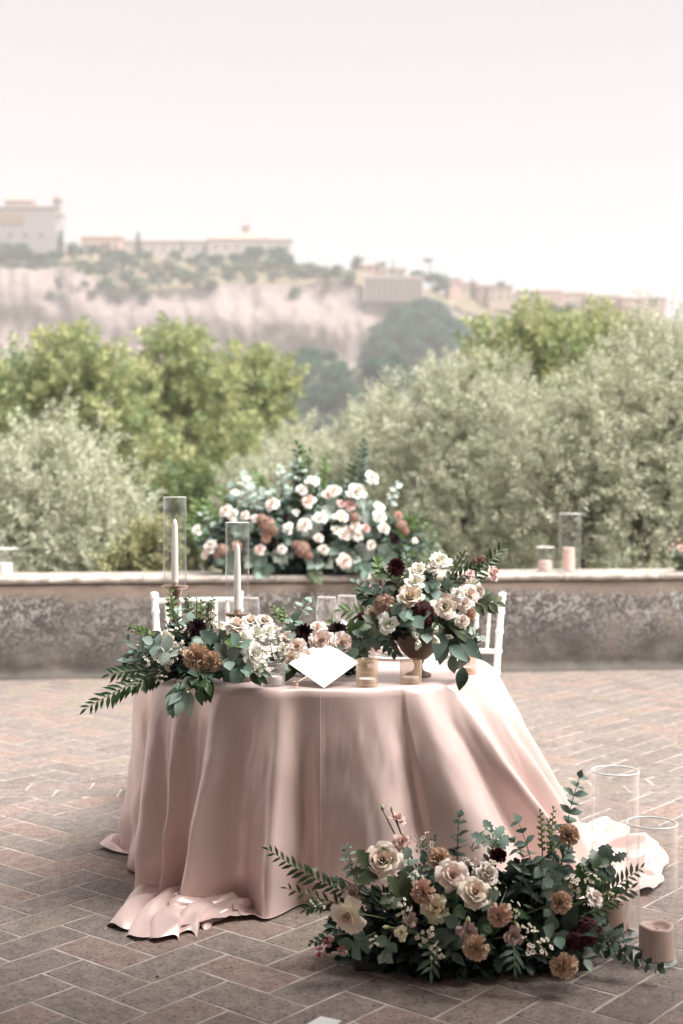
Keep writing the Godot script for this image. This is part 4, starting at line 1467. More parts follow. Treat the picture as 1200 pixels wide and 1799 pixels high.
# ---------------------------------------------------------------- flower arrangements
func build_floor_flowers() -> void:
	var at := Vector3(0.343, 0.000, -3.860)
	var o := thing("floor_arrangement", "long flower arrangement of roses and eucalyptus on the tiles before the tablecloth", "flower arrangement", at)
	var g := rnd(101)
	var tray := MB.new()
	tray.box(Vector3(0.04, 0.02, 0.0), Vector3(0.70, 0.04, 0.16), 0.006)
	part("tray", tray.mesh(), paint("tray", 0.03, 0.035, 0.03, 0.7), o)
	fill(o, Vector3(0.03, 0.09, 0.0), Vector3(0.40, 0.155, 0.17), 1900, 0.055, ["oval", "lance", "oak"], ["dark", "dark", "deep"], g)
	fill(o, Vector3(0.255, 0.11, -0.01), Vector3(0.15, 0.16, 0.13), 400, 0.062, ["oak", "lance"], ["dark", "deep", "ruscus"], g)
	plant_blooms(o, [
		["rose", "cream", -0.221, 0.319, 0.045, 0.132, -0.10, 0.55, 0.80],
		["rose", "blush", -0.019, 0.299, 0.125, 0.114, 0.10, 0.50, 0.85],
		["rose", "cream", 0.043, 0.262, 0.165, 0.112, 0.10, 0.60, 0.75],
		["openrose", "cream", -0.327, 0.201, 0.205, 0.127, -0.35, -0.15, 0.90],
		["rose", "ivory", -0.072, 0.214, 0.165, 0.097, -0.20, 0.40, 0.85],
		["rose", "pale", 0.094, 0.281, 0.045, 0.084, 0.30, 0.50, 0.70],
		["lisianthus", "pink", -0.168, 0.418, -0.075, 0.062, 0.35, 0.80, 0.30],
		["lisianthus", "pink", -0.159, 0.359, -0.015, 0.069, 0.40, 0.30, 0.80],
		["lisianthus", "mauve", -0.314, 0.228, 0.065, 0.068, -0.30, 0.40, 0.80],
		["lisianthus", "mauve", -0.145, 0.194, 0.205, 0.054, 0.10, 0.10, 0.90],
		["lisianthus", "ivory", -0.174, 0.170, 0.245, 0.053, -0.10, 0.10, 0.90],
		["lisianthus", "mauve", 0.013, 0.177, 0.265, 0.075, -0.20, 0.20, 0.90],
		["lisianthus", "mauve", 0.141, 0.165, 0.265, 0.068, 0.00, 0.20, 0.90],
		["lisianthus", "blush", -0.275, 0.253, 0.005, 0.053, 0.00, 0.00, 0.00],
		["carnation", "peach", -0.110, 0.263, 0.165, 0.074, 0.00, 0.00, 0.00],
		["carnation", "tan", -0.051, 0.329, 0.045, 0.072, 0.00, 0.70, 0.60],
		["carnation", "tan", 0.031, 0.144, 0.305, 0.075, -0.10, -0.10, 1.00],
		["carnation", "peach", 0.104, 0.220, 0.245, 0.068, -0.10, 0.20, 0.95],
		["carnation", "tan", 0.286, 0.243, 0.205, 0.067, 0.20, 0.10, 0.90],
		["carnation", "tan", 0.337, 0.398, 0.045, 0.072, 0.30, 0.40, 0.80],
		["carnation", "tan", 0.280, 0.088, 0.285, 0.079, 0.00, -0.30, 0.90],
		["openrose", "pale", 0.401, 0.235, 0.125, 0.067, 0.50, 0.50, 0.50],
		["carnation", "wine", 0.134, 0.321, -0.015, 0.053, 0.00, 0.00, 0.00],
		["amaranth", "wine", 0.355, 0.157, 0.205, 0.088, 0.10, -0.20, 0.90],
		["amaranth", "wine", 0.322, 0.139, 0.225, 0.065, 0.00, -0.50, 0.80],
		["bud", "own", -0.217, 0.448, -0.075, 0.029, -0.10, 1.00, 0.10],
		["bud", "own", -0.215, 0.186, 0.245, 0.027, -1.00, 0.10, 0.20],
		["bud", "own", 0.011, 0.217, 0.285, 0.032, 0.00, 1.00, 0.20],
		["bud", "own", 0.149, 0.201, 0.265, 0.026, 0.40, -0.60, 0.50],
		["bud", "own", 0.442, 0.243, 0.125, 0.031, 0.80, 0.10, 0.40],
		["bud", "own", -0.189, 0.445, -0.075, 0.021, 0.10, 1.00, 0.10],
		["pinkbud", "own", -0.350, 0.268, 0.045, 0.020, 0.00, 0.00, 0.00],
		["pinkbud", "own", 0.470, 0.213, 0.125, 0.020, 0.00, 0.00, 0.00],
		["openrose", "pale", 0.322, 0.278, 0.005, 0.069, 0.30, 0.70, 0.50],
		["rose", "cream", 0.291, 0.290, -0.015, 0.061, 0.20, 0.80, 0.50],
		["pinkberry", "own", -0.399, 0.098, 0.185, 0.042, 0.00, 0.00, 0.00],
		["pinkberry", "own", -0.376, 0.125, 0.185, 0.039, 0.00, 0.00, 0.00],
		["pinkberry", "own", -0.340, 0.105, 0.205, 0.035, 0.00, 0.00, 0.00],
		["wax", "own", -0.101, 0.364, 0.025, 0.088, 0.00, 0.50, 0.85],
		["wax", "own", 0.033, 0.317, 0.065, 0.068, 0.00, 0.50, 0.85],
		["wax", "own", 0.079, 0.312, 0.105, 0.079, 0.00, 0.50, 0.85],
		["wax", "own", 0.049, 0.352, 0.025, 0.060, 0.00, 0.50, 0.85],
		["wax", "own", 0.105, 0.371, -0.015, 0.061, 0.00, 0.50, 0.85],
		["wax", "own", -0.126, 0.290, 0.105, 0.071, 0.00, 0.50, 0.85],
		["wax", "own", -0.161, 0.222, 0.205, 0.069, 0.00, 0.50, 0.85],
		["wax", "own", -0.103, 0.161, 0.265, 0.072, 0.00, 0.50, 0.85],
		["wax", "own", -0.076, 0.123, 0.285, 0.049, 0.00, 0.50, 0.85],
		["wax", "own", 0.202, 0.147, 0.285, 0.086, 0.00, 0.50, 0.85],
		["wax", "own", 0.342, 0.263, 0.125, 0.078, 0.00, 0.50, 0.85],
		["wax", "own", -0.193, 0.240, 0.105, 0.055, 0.00, 0.50, 0.85],
		["wax", "own", 0.144, 0.222, 0.205, 0.058, 0.00, 0.50, 0.85],
		["wax", "own", 0.097, 0.263, 0.125, 0.067, 0.00, 0.50, 0.85],
		["wax", "own", 0.399, 0.279, 0.065, 0.060, 0.00, 0.50, 0.85],
		["wax", "own", 0.187, 0.186, 0.245, 0.053, 0.00, 0.50, 0.85],
		["wax", "own", -0.411, 0.194, 0.065, 0.068, 0.00, 0.50, 0.85],
		["wax", "own", -0.254, 0.139, 0.225, 0.050, 0.00, 0.50, 0.85],
	], Vector3(0.03, 0.05, 0.0), 102)
	# sprays
	spray(o, "lance", "ruscus", Vector3(-0.274, 0.191, 0.000), Vector3(-0.570, 0.326, -0.060), Vector3(0.000, -0.030, 0.000), 30, 0.042, g, 0.08)
	spray(o, "lance", "ruscus", Vector3(-0.275, 0.163, 0.020), Vector3(-0.512, 0.243, 0.060), Vector3(0.000, 0.000, 0.020), 14, 0.036, g, 0.20)
	spray(o, "round", "euc", Vector3(-0.258, 0.197, 0.020), Vector3(-0.446, 0.300, 0.020), Vector3(0.000, 0.000, 0.030), 10, 0.022, g, 0.20)
	spray(o, "round", "euc", Vector3(-0.208, 0.176, 0.060), Vector3(-0.336, 0.354, 0.020), Vector3(-0.060, 0.020, 0.020), 14, 0.028, g, 0.35)
	spray(o, "round", "blue", Vector3(-0.276, 0.193, 0.060), Vector3(-0.322, 0.358, -0.020), Vector3(-0.020, 0.000, 0.000), 10, 0.024, g, 0.50)
	spray(o, "round", "euc", Vector3(0.317, 0.174, 0.000), Vector3(0.384, 0.582, 0.000), Vector3(-0.035, 0.020, 0.000), 20, 0.046, g, 0.30)
	spray(o, "round", "euc", Vector3(0.214, 0.142, 0.060), Vector3(0.182, 0.442, -0.040), Vector3(0.060, 0.000, 0.030), 16, 0.046, g, 0.25)
	spray(o, "round", "blue", Vector3(0.172, 0.210, 0.060), Vector3(0.165, 0.370, -0.040), Vector3(0.070, 0.030, 0.040), 14, 0.044, g, 0.10)
	spray(o, "round", "blue", Vector3(0.243, 0.305, 0.040), Vector3(0.242, 0.201, 0.200), Vector3(0.070, 0.020, 0.040), 16, 0.042, g, 0.05)
	spray(o, "round", "euc", Vector3(0.314, 0.300, 0.020), Vector3(0.259, 0.214, 0.180), Vector3(0.020, 0.020, 0.030), 10, 0.044, g, 0.10)
	spray(o, "round", "deep", Vector3(0.014, 0.243, -0.060), Vector3(0.027, 0.429, -0.120), Vector3(-0.010, 0.000, 0.000), 14, 0.038, g, 0.30)
	spray(o, "round", "blue", Vector3(-0.147, 0.232, 0.020), Vector3(-0.151, 0.332, 0.000), Vector3(0.020, 0.010, 0.040), 8, 0.046, g, 0.20)
	spray(o, "round", "euc", Vector3(-0.243, 0.128, 0.120), Vector3(-0.343, 0.083, 0.180), Vector3(0.000, 0.020, 0.020), 8, 0.044, g, 0.30)
	spray(o, "round", "blue", Vector3(-0.194, 0.128, 0.120), Vector3(-0.227, 0.081, 0.220), Vector3(0.000, 0.020, 0.030), 6, 0.044, g, 0.40)
	spray(o, "round", "euc", Vector3(0.021, 0.201, 0.140), Vector3(-0.045, 0.128, 0.240), Vector3(0.000, 0.020, 0.030), 6, 0.046, g, 0.40)
	spray(o, "round", "blue", Vector3(0.089, 0.211, 0.120), Vector3(0.068, 0.240, 0.160), Vector3(0.000, 0.040, 0.030), 4, 0.044, g, 0.20)
	spray(o, "round", "euc", Vector3(0.249, 0.142, 0.160), Vector3(0.276, 0.144, 0.240), Vector3(0.000, 0.030, 0.020), 6, 0.046, g, 0.30)
	spray(o, "round", "deep", Vector3(0.342, 0.122, 0.100), Vector3(0.578, 0.048, 0.200), Vector3(0.000, -0.005, 0.000), 24, 0.036, g, 0.25)
	spray(o, "round", "deep", Vector3(0.343, 0.123, 0.000), Vector3(0.549, 0.068, -0.060), Vector3(0.000, 0.000, 0.000), 14, 0.040, g, 0.30)
	spray(o, "fern", "deep", Vector3(0.357, 0.095, 0.020), Vector3(0.527, 0.052, 0.020), Vector3(0.000, 0.020, 0.000), 10, 0.060, g, 0.30)
	spray(o, "oak", "euc", Vector3(0.122, 0.271, -0.020), Vector3(0.116, 0.380, -0.080), Vector3(0.020, 0.000, 0.000), 4, 0.075, g, 0.40)
	spray(o, "oak", "olive", Vector3(-0.173, 0.237, 0.040), Vector3(-0.276, 0.294, 0.060), Vector3(0.000, 0.030, 0.020), 4, 0.085, g, 0.30)
	spray(o, "oak", "olive", Vector3(-0.142, 0.199, 0.080), Vector3(-0.195, 0.249, 0.160), Vector3(0.000, 0.030, 0.020), 4, 0.085, g, 0.30)
	spray(o, "oak", "deep", Vector3(0.336, 0.204, 0.040), Vector3(0.485, 0.306, -0.020), Vector3(0.000, 0.000, 0.000), 9, 0.075, g, 0.20)
	spray(o, "oak", "ruscus", Vector3(0.332, 0.193, 0.060), Vector3(0.435, 0.300, 0.020), Vector3(0.000, 0.020, 0.020), 7, 0.075, g, 0.20)
	spray(o, "lance", "ruscus", Vector3(0.366, 0.193, 0.060), Vector3(0.563, 0.286, 0.000), Vector3(0.000, -0.020, 0.000), 22, 0.046, g, 0.15)
	spray(o, "lance", "ruscus", Vector3(0.362, 0.165, 0.080), Vector3(0.522, 0.243, 0.060), Vector3(0.000, 0.000, 0.020), 16, 0.046, g, 0.15)
	spray(o, "lance", "deep", Vector3(0.153, 0.118, 0.140), Vector3(0.142, 0.078, 0.280), Vector3(0.000, 0.020, 0.030), 8, 0.050, g, 0.20)
	spray(o, "lance", "deep", Vector3(-0.079, 0.118, 0.140), Vector3(-0.093, 0.067, 0.280), Vector3(0.000, 0.020, 0.030), 8, 0.050, g, 0.20)
	spray(o, "lance", "ruscus", Vector3(-0.377, 0.187, 0.040), Vector3(-0.452, 0.189, 0.100), Vector3(0.000, 0.020, 0.030), 12, 0.030, g, 0.20)
	spray(o, "oval", "deep", Vector3(-0.310, 0.115, 0.080), Vector3(-0.435, 0.095, 0.120), Vector3(0.000, 0.020, 0.030), 12, 0.026, g, 0.20)
	spray(o, "broad", "ruscus", Vector3(-0.044, 0.195, 0.120), Vector3(-0.018, 0.227, 0.200), Vector3(0.000, 0.020, 0.020), 3, 0.085, g, 0.40)
	spray(o, "broad", "ruscus", Vector3(0.144, 0.249, 0.080), Vector3(0.051, 0.144, 0.240), Vector3(0.020, 0.030, 0.030), 4, 0.085, g, 0.40)
	spray(o, "broad", "deep", Vector3(0.249, 0.109, 0.160), Vector3(0.364, 0.179, 0.200), Vector3(0.000, 0.020, 0.020), 4, 0.095, g, 0.40)
	spray(o, "broad", "deep", Vector3(-0.145, 0.135, 0.140), Vector3(-0.023, 0.111, 0.260), Vector3(0.000, 0.020, 0.020), 4, 0.085, g, 0.40)
	spray(o, "broad", "silver", Vector3(0.327, 0.099, 0.180), Vector3(0.349, 0.088, 0.240), Vector3(0.000, 0.010, 0.010), 2, 0.060, g, 0.50)
	spray(o, "oval", "fresh", Vector3(0.272, 0.266, -0.040), Vector3(0.270, 0.438, -0.080), Vector3(0.000, 0.000, 0.000), 14, 0.018, g, 0.30)
	spray(o, "oval", "fresh", Vector3(0.290, 0.266, -0.040), Vector3(0.310, 0.447, -0.080), Vector3(0.000, 0.000, 0.000), 14, 0.018, g, 0.30)
	spray(o, "oval", "fresh", Vector3(0.307, 0.266, -0.040), Vector3(0.288, 0.417, -0.060), Vector3(0.000, 0.000, 0.000), 12, 0.018, g, 0.30)
	spray(o, "lance", "deep", Vector3(0.228, 0.199, 0.080), Vector3(0.340, 0.351, 0.020), Vector3(0.000, 0.000, 0.020), 12, 0.050, g, 0.20)
	spray(o, "oval", "deep", Vector3(-0.120, 0.226, 0.000), Vector3(-0.056, 0.365, -0.060), Vector3(0.000, 0.000, 0.000), 12, 0.030, g, 0.20)
	spray(o, "oval", "olive", Vector3(0.066, 0.232, 0.020), Vector3(0.128, 0.352, -0.040), Vector3(0.000, 0.000, 0.000), 12, 0.030, g, 0.20)


func build_table_flowers() -> void:
	var at := Vector3(-0.532, 0.757, -4.520)
	var o := thing("table_arrangement", "leafy flower arrangement spilling over the left edge of the table", "flower arrangement", at)
	var g := rnd(111)
	fill(o, Vector3(0.0, 0.075, -0.01), Vector3(0.225, 0.10, 0.11), 900, 0.042, ["oval", "round", "lance"], ["deep", "dark", "euc"], g)
	plant_blooms(o, [
		["carnation", "tan", 0.040, 0.112, 0.210, 0.097, -0.20, 0.20, 0.90],
		["carnation", "tan", 0.099, 0.098, 0.220, 0.073, 0.30, -0.10, 0.90],
		["dahlia", "black", 0.035, 0.199, 0.110, 0.080, 0.00, 0.40, 0.80],
		["openrose", "pale", 0.170, 0.210, 0.110, 0.118, 0.10, 0.95, 0.25],
		["openrose", "blush", 0.138, 0.167, 0.150, 0.093, -0.20, 0.50, 0.80],
		["lisianthus", "pale", 0.115, 0.199, 0.110, 0.080, -0.30, 0.70, 0.50],
		["lisianthus", "white", 0.237, 0.120, 0.210, 0.097, 0.50, 0.10, 0.80],
		["rose", "pale", 0.267, 0.224, 0.070, 0.081, 0.30, 0.80, 0.30],
		["lisianthus", "white", 0.240, 0.183, 0.130, 0.084, 0.20, 0.60, 0.70],
		["lisianthus", "white", 0.281, 0.191, 0.110, 0.071, 0.30, 0.60, 0.60],
		["lisianthus", "pale", 0.194, 0.169, 0.170, 0.079, 0.10, 0.50, 0.80],
		["lisianthus", "pale", -0.077, 0.175, 0.110, 0.056, 0.00, 0.00, 0.00],
		["lisianthus", "white", -0.039, 0.132, 0.150, 0.070, -0.30, 0.30, 0.90],
		["openrose", "pale", 0.216, 0.222, 0.070, 0.085, 0.20, 0.80, 0.40],
		["pinkbud", "own", -0.064, 0.308, 0.050, 0.024, 0.00, 0.00, 0.00],
		["pinkbud", "own", -0.070, 0.284, 0.050, 0.021, 0.00, 0.00, 0.00],
		["pinkbud", "own", -0.062, 0.216, 0.090, 0.026, 0.00, 0.00, 0.00],
		["pinkbud", "own", -0.190, 0.185, 0.070, 0.021, 0.00, 0.00, 0.00],
		["pinkbud", "own", -0.173, 0.136, 0.090, 0.024, 0.00, 0.00, 0.00],
		["pinkbud", "own", -0.078, 0.222, 0.090, 0.019, 0.00, 0.00, 0.00],
		["bud", "own", 0.026, 0.300, 0.050, 0.021, 0.00, 0.00, 0.00],
		["bud", "own", 0.028, 0.009, 0.320, 0.020, 0.00, 0.00, 0.00],
		["wax", "own", -0.112, 0.094, 0.150, 0.079, 0.00, 0.40, 0.90],
		["wax", "own", -0.067, 0.077, 0.170, 0.070, 0.00, 0.40, 0.90],
		["wax", "own", -0.011, 0.132, 0.150, 0.070, 0.00, 0.40, 0.90],
		["wax", "own", -0.053, 0.185, 0.130, 0.080, 0.00, 0.40, 0.90],
		["wax", "own", 0.068, 0.232, 0.070, 0.071, 0.00, 0.40, 0.90],
		["wax", "own", 0.082, 0.197, 0.110, 0.071, 0.00, 0.40, 0.90],
		["wax", "own", 0.294, 0.137, 0.190, 0.079, 0.00, 0.40, 0.90],
		["wax", "own", 0.269, 0.088, 0.230, 0.069, 0.00, 0.40, 0.90],
		["wax", "own", 0.319, 0.167, 0.150, 0.056, 0.00, 0.40, 0.90],
		["wax", "own", 0.256, 0.065, 0.230, 0.059, 0.00, 0.40, 0.90],
		["wax", "own", -0.083, 0.041, 0.190, 0.055, 0.00, 0.40, 0.90],
		["wax", "own", 0.003, 0.187, 0.110, 0.056, 0.00, 0.40, 0.90],
	], Vector3(0.0, 0.04, 0.0), 112)
	spray(o, "lance", "ruscus", Vector3(-0.057, 0.048, 0.100), Vector3(-0.322, -0.056, 0.260), Vector3(0.000, 0.030, 0.000), 30, 0.052, g, 0.05)
	spray(o, "lance", "ruscus", Vector3(-0.060, 0.056, 0.080), Vector3(-0.262, 0.046, 0.160), Vector3(0.000, 0.010, 0.000), 18, 0.050, g, 0.10)
	spray(o, "lance", "ruscus", Vector3(-0.077, 0.038, 0.100), Vector3(-0.171, 0.006, 0.220), Vector3(0.000, 0.020, 0.000), 12, 0.050, g, 0.10)
	spray(o, "round", "euc", Vector3(-0.062, 0.103, 0.060), Vector3(-0.227, 0.160, 0.080), Vector3(0.000, 0.010, 0.000), 12, 0.030, g, 0.25)
	spray(o, "oval", "fresh", Vector3(-0.085, 0.140, 0.040), Vector3(-0.224, 0.198, 0.020), Vector3(0.000, 0.010, 0.000), 14, 0.026, g, 0.20)
	spray(o, "round", "euc", Vector3(-0.079, 0.105, 0.080), Vector3(-0.201, 0.119, 0.120), Vector3(0.000, 0.010, 0.000), 10, 0.030, g, 0.30)
	spray(o, "oval", "fresh", Vector3(-0.048, 0.158, 0.020), Vector3(-0.077, 0.323, -0.020), Vector3(0.000, 0.000, 0.000), 14, 0.028, g, 0.20)
	spray(o, "oval", "olive", Vector3(0.002, 0.178, 0.020), Vector3(-0.012, 0.303, -0.020), Vector3(0.000, 0.000, 0.000), 10, 0.030, g, 0.40)
	spray(o, "oval", "fresh", Vector3(0.032, 0.178, 0.020), Vector3(0.034, 0.283, -0.020), Vector3(0.000, 0.000, 0.000), 10, 0.028, g, 0.30)
	spray(o, "oval", "fresh", Vector3(0.052, 0.178, 0.020), Vector3(0.076, 0.295, -0.020), Vector3(0.000, 0.000, 0.000), 14, 0.020, g, 0.20)
	spray(o, "oval", "olive", Vector3(0.052, 0.198, 0.020), Vector3(0.064, 0.266, 0.020), Vector3(0.000, 0.000, 0.000), 8, 0.034, g, 0.20)
	spray(o, "round", "blue", Vector3(-0.023, 0.142, 0.060), Vector3(-0.041, 0.260, 0.040), Vector3(-0.010, 0.010, 0.030), 12, 0.042, g, 0.20)
	spray(o, "round", "euc", Vector3(-0.010, 0.144, 0.080), Vector3(0.007, 0.231, 0.060), Vector3(0.000, 0.010, 0.030), 10, 0.044, g, 0.20)
	spray(o, "round", "blue", Vector3(-0.057, 0.107, 0.100), Vector3(-0.126, 0.155, 0.140), Vector3(0.000, 0.020, 0.020), 8, 0.050, g, 0.20)
	spray(o, "round", "silver", Vector3(-0.035, 0.090, 0.120), Vector3(-0.076, 0.138, 0.200), Vector3(0.000, 0.020, 0.020), 8, 0.052, g, 0.20)
	spray(o, "round", "euc", Vector3(0.141, 0.110, 0.120), Vector3(0.207, 0.150, 0.220), Vector3(0.000, 0.030, 0.030), 8, 0.056, g, 0.20)
	spray(o, "round", "blue", Vector3(0.122, 0.110, 0.120), Vector3(0.161, 0.085, 0.240), Vector3(0.000, 0.030, 0.030), 8, 0.052, g, 0.20)
	spray(o, "round", "euc", Vector3(0.143, 0.073, 0.140), Vector3(0.214, 0.064, 0.250), Vector3(0.000, 0.020, 0.030), 8, 0.052, g, 0.20)
	spray(o, "round", "blue", Vector3(0.061, 0.147, 0.100), Vector3(0.052, 0.157, 0.160), Vector3(0.000, 0.030, 0.030), 6, 0.046, g, 0.20)
	spray(o, "round", "fresh", Vector3(0.161, 0.129, 0.120), Vector3(0.187, 0.148, 0.200), Vector3(0.000, 0.020, 0.030), 4, 0.052, g, 0.20)
	spray(o, "broad", "euc", Vector3(-0.003, 0.044, 0.140), Vector3(-0.027, -0.010, 0.300), Vector3(0.000, 0.030, 0.050), 3, 0.105, g, 0.40)
	spray(o, "broad", "blue", Vector3(0.007, 0.034, 0.140), Vector3(0.006, -0.026, 0.320), Vector3(0.000, 0.030, 0.050), 3, 0.085, g, 0.50)
	spray(o, "broad", "ruscus", Vector3(0.046, 0.053, 0.140), Vector3(0.060, 0.008, 0.300), Vector3(0.000, 0.030, 0.050), 4, 0.090, g, 0.30)
	spray(o, "broad", "ruscus", Vector3(0.065, 0.053, 0.140), Vector3(0.091, 0.026, 0.290), Vector3(0.000, 0.030, 0.050), 4, 0.085, g, 0.30)
	spray(o, "broad", "deep", Vector3(0.104, 0.053, 0.140), Vector3(0.024, 0.034, 0.280), Vector3(0.000, 0.030, 0.040), 5, 0.080, g, 0.30)
	spray(o, "oak", "euc", Vector3(0.100, 0.107, 0.100), Vector3(0.118, 0.174, 0.180), Vector3(0.000, 0.020, 0.030), 3, 0.075, g, 0.30)
	spray(o, "broad", "ruscus", Vector3(0.180, 0.070, 0.120), Vector3(0.253, 0.039, 0.180), Vector3(0.000, 0.020, 0.020), 4, 0.075, g, 0.30)
	spray(o, "broad", "ruscus", Vector3(0.198, 0.107, 0.100), Vector3(0.224, 0.118, 0.190), Vector3(0.000, 0.020, 0.020), 2, 0.075, g, 0.40)
	spray(o, "lance", "deep", Vector3(-0.057, 0.088, 0.100), Vector3(-0.120, 0.030, 0.180), Vector3(0.000, 0.020, 0.020), 10, 0.040, g, 0.20)


func build_middle_flowers() -> void:
	var at := Vector3(-0.084, 0.757, -4.720)
	var o := thing("table_arrangement", "low cluster of pale roses and dark dahlias behind the blank card", "flower arrangement", at)
	var g := rnd(121)
	fill(o, Vector3(0.0, 0.05, 0.0), Vector3(0.17, 0.07, 0.08), 420, 0.038, ["oval", "round"], ["deep", "dark", "euc"], g)
	plant_blooms(o, [
		["dahlia", "black", -0.051, 0.166, 0.180, 0.084, -0.10, 0.30, 0.90],
		["dahlia", "black", 0.068, 0.174, 0.120, 0.075, 0.10, 0.50, 0.80],
		["garden", "blush", 0.012, 0.144, 0.200, 0.102, 0.00, 0.30, 0.90],
		["openrose", "blush", -0.004, 0.181, 0.100, 0.080, 0.00, 0.70, 0.60],
		["garden", "blush", 0.086, 0.134, 0.200, 0.097, 0.30, 0.20, 0.90],
		["rose", "blush", -0.074, 0.124, 0.220, 0.078, -0.20, 0.30, 0.90],
		["rose", "cream", -0.091, 0.089, 0.260, 0.064, -0.30, 0.10, 0.90],
		["rose", "blush", -0.034, 0.094, 0.240, 0.073, 0.10, 0.20, 0.90],
		["rose", "blush", -0.112, 0.152, 0.180, 0.074, -0.30, 0.60, 0.60],
		["lisianthus", "pale", -0.161, 0.172, 0.120, 0.071, -0.20, 0.70, 0.60],
		["rose", "pale", 0.125, 0.142, 0.100, 0.061, 0.40, 0.60, 0.60],
		["lisianthus", "pale", -0.123, 0.116, 0.240, 0.060, 0.00, 0.00, 0.00],
		["rose", "blush", 0.038, 0.094, 0.220, 0.069, 0.00, 0.00, 0.00],
		["wax", "own", -0.126, 0.073, 0.260, 0.055, 0.00, 0.40, 0.90],
		["wax", "own", -0.105, 0.191, 0.140, 0.047, 0.00, 0.40, 0.90],
	], Vector3(0.0, 0.03, 0.0), 122)
	spray(o, "round", "blue", Vector3(-0.091, 0.144, 0.080), Vector3(-0.035, 0.281, 0.040), Vector3(-0.020, 0.000, 0.000), 14, 0.046, g, 0.15)
	spray(o, "round", "euc", Vector3(-0.091, 0.146, 0.100), Vector3(-0.080, 0.219, 0.120), Vector3(-0.020, 0.000, 0.020), 10, 0.046, g, 0.10)
	spray(o, "round", "blue", Vector3(-0.080, 0.127, 0.120), Vector3(-0.094, 0.184, 0.180), Vector3(0.000, 0.020, 0.020), 6, 0.046, g, 0.10)
	spray(o, "oval", "fresh", Vector3(-0.112, 0.164, 0.080), Vector3(-0.173, 0.262, 0.060), Vector3(0.000, 0.000, 0.000), 9, 0.026, g, 0.30)
	spray(o, "oval", "fresh", Vector3(-0.112, 0.164, 0.080), Vector3(-0.129, 0.245, 0.060), Vector3(0.000, 0.000, 0.000), 7, 0.024, g, 0.40)
	spray(o, "oak", "fresh", Vector3(0.094, 0.125, 0.100), Vector3(0.141, 0.177, 0.100), Vector3(0.000, 0.000, 0.020), 4, 0.075, g, 0.20)
	spray(o, "oak", "olive", Vector3(0.094, 0.109, 0.140), Vector3(0.165, 0.134, 0.180), Vector3(0.000, 0.010, 0.020), 5, 0.070, g, 0.20)
	spray(o, "round", "euc", Vector3(0.084, 0.091, 0.160), Vector3(0.120, 0.084, 0.240), Vector3(0.000, 0.020, 0.020), 6, 0.044, g, 0.20)
	spray(o, "oval", "fresh", Vector3(0.063, 0.142, 0.060), Vector3(0.048, 0.211, 0.020), Vector3(0.000, 0.000, 0.000), 6, 0.034, g, 0.20)
	spray(o, "broad", "ruscus", Vector3(-0.037, 0.073, 0.180), Vector3(-0.098, 0.062, 0.280), Vector3(0.000, 0.020, 0.020), 3, 0.070, g, 0.30)


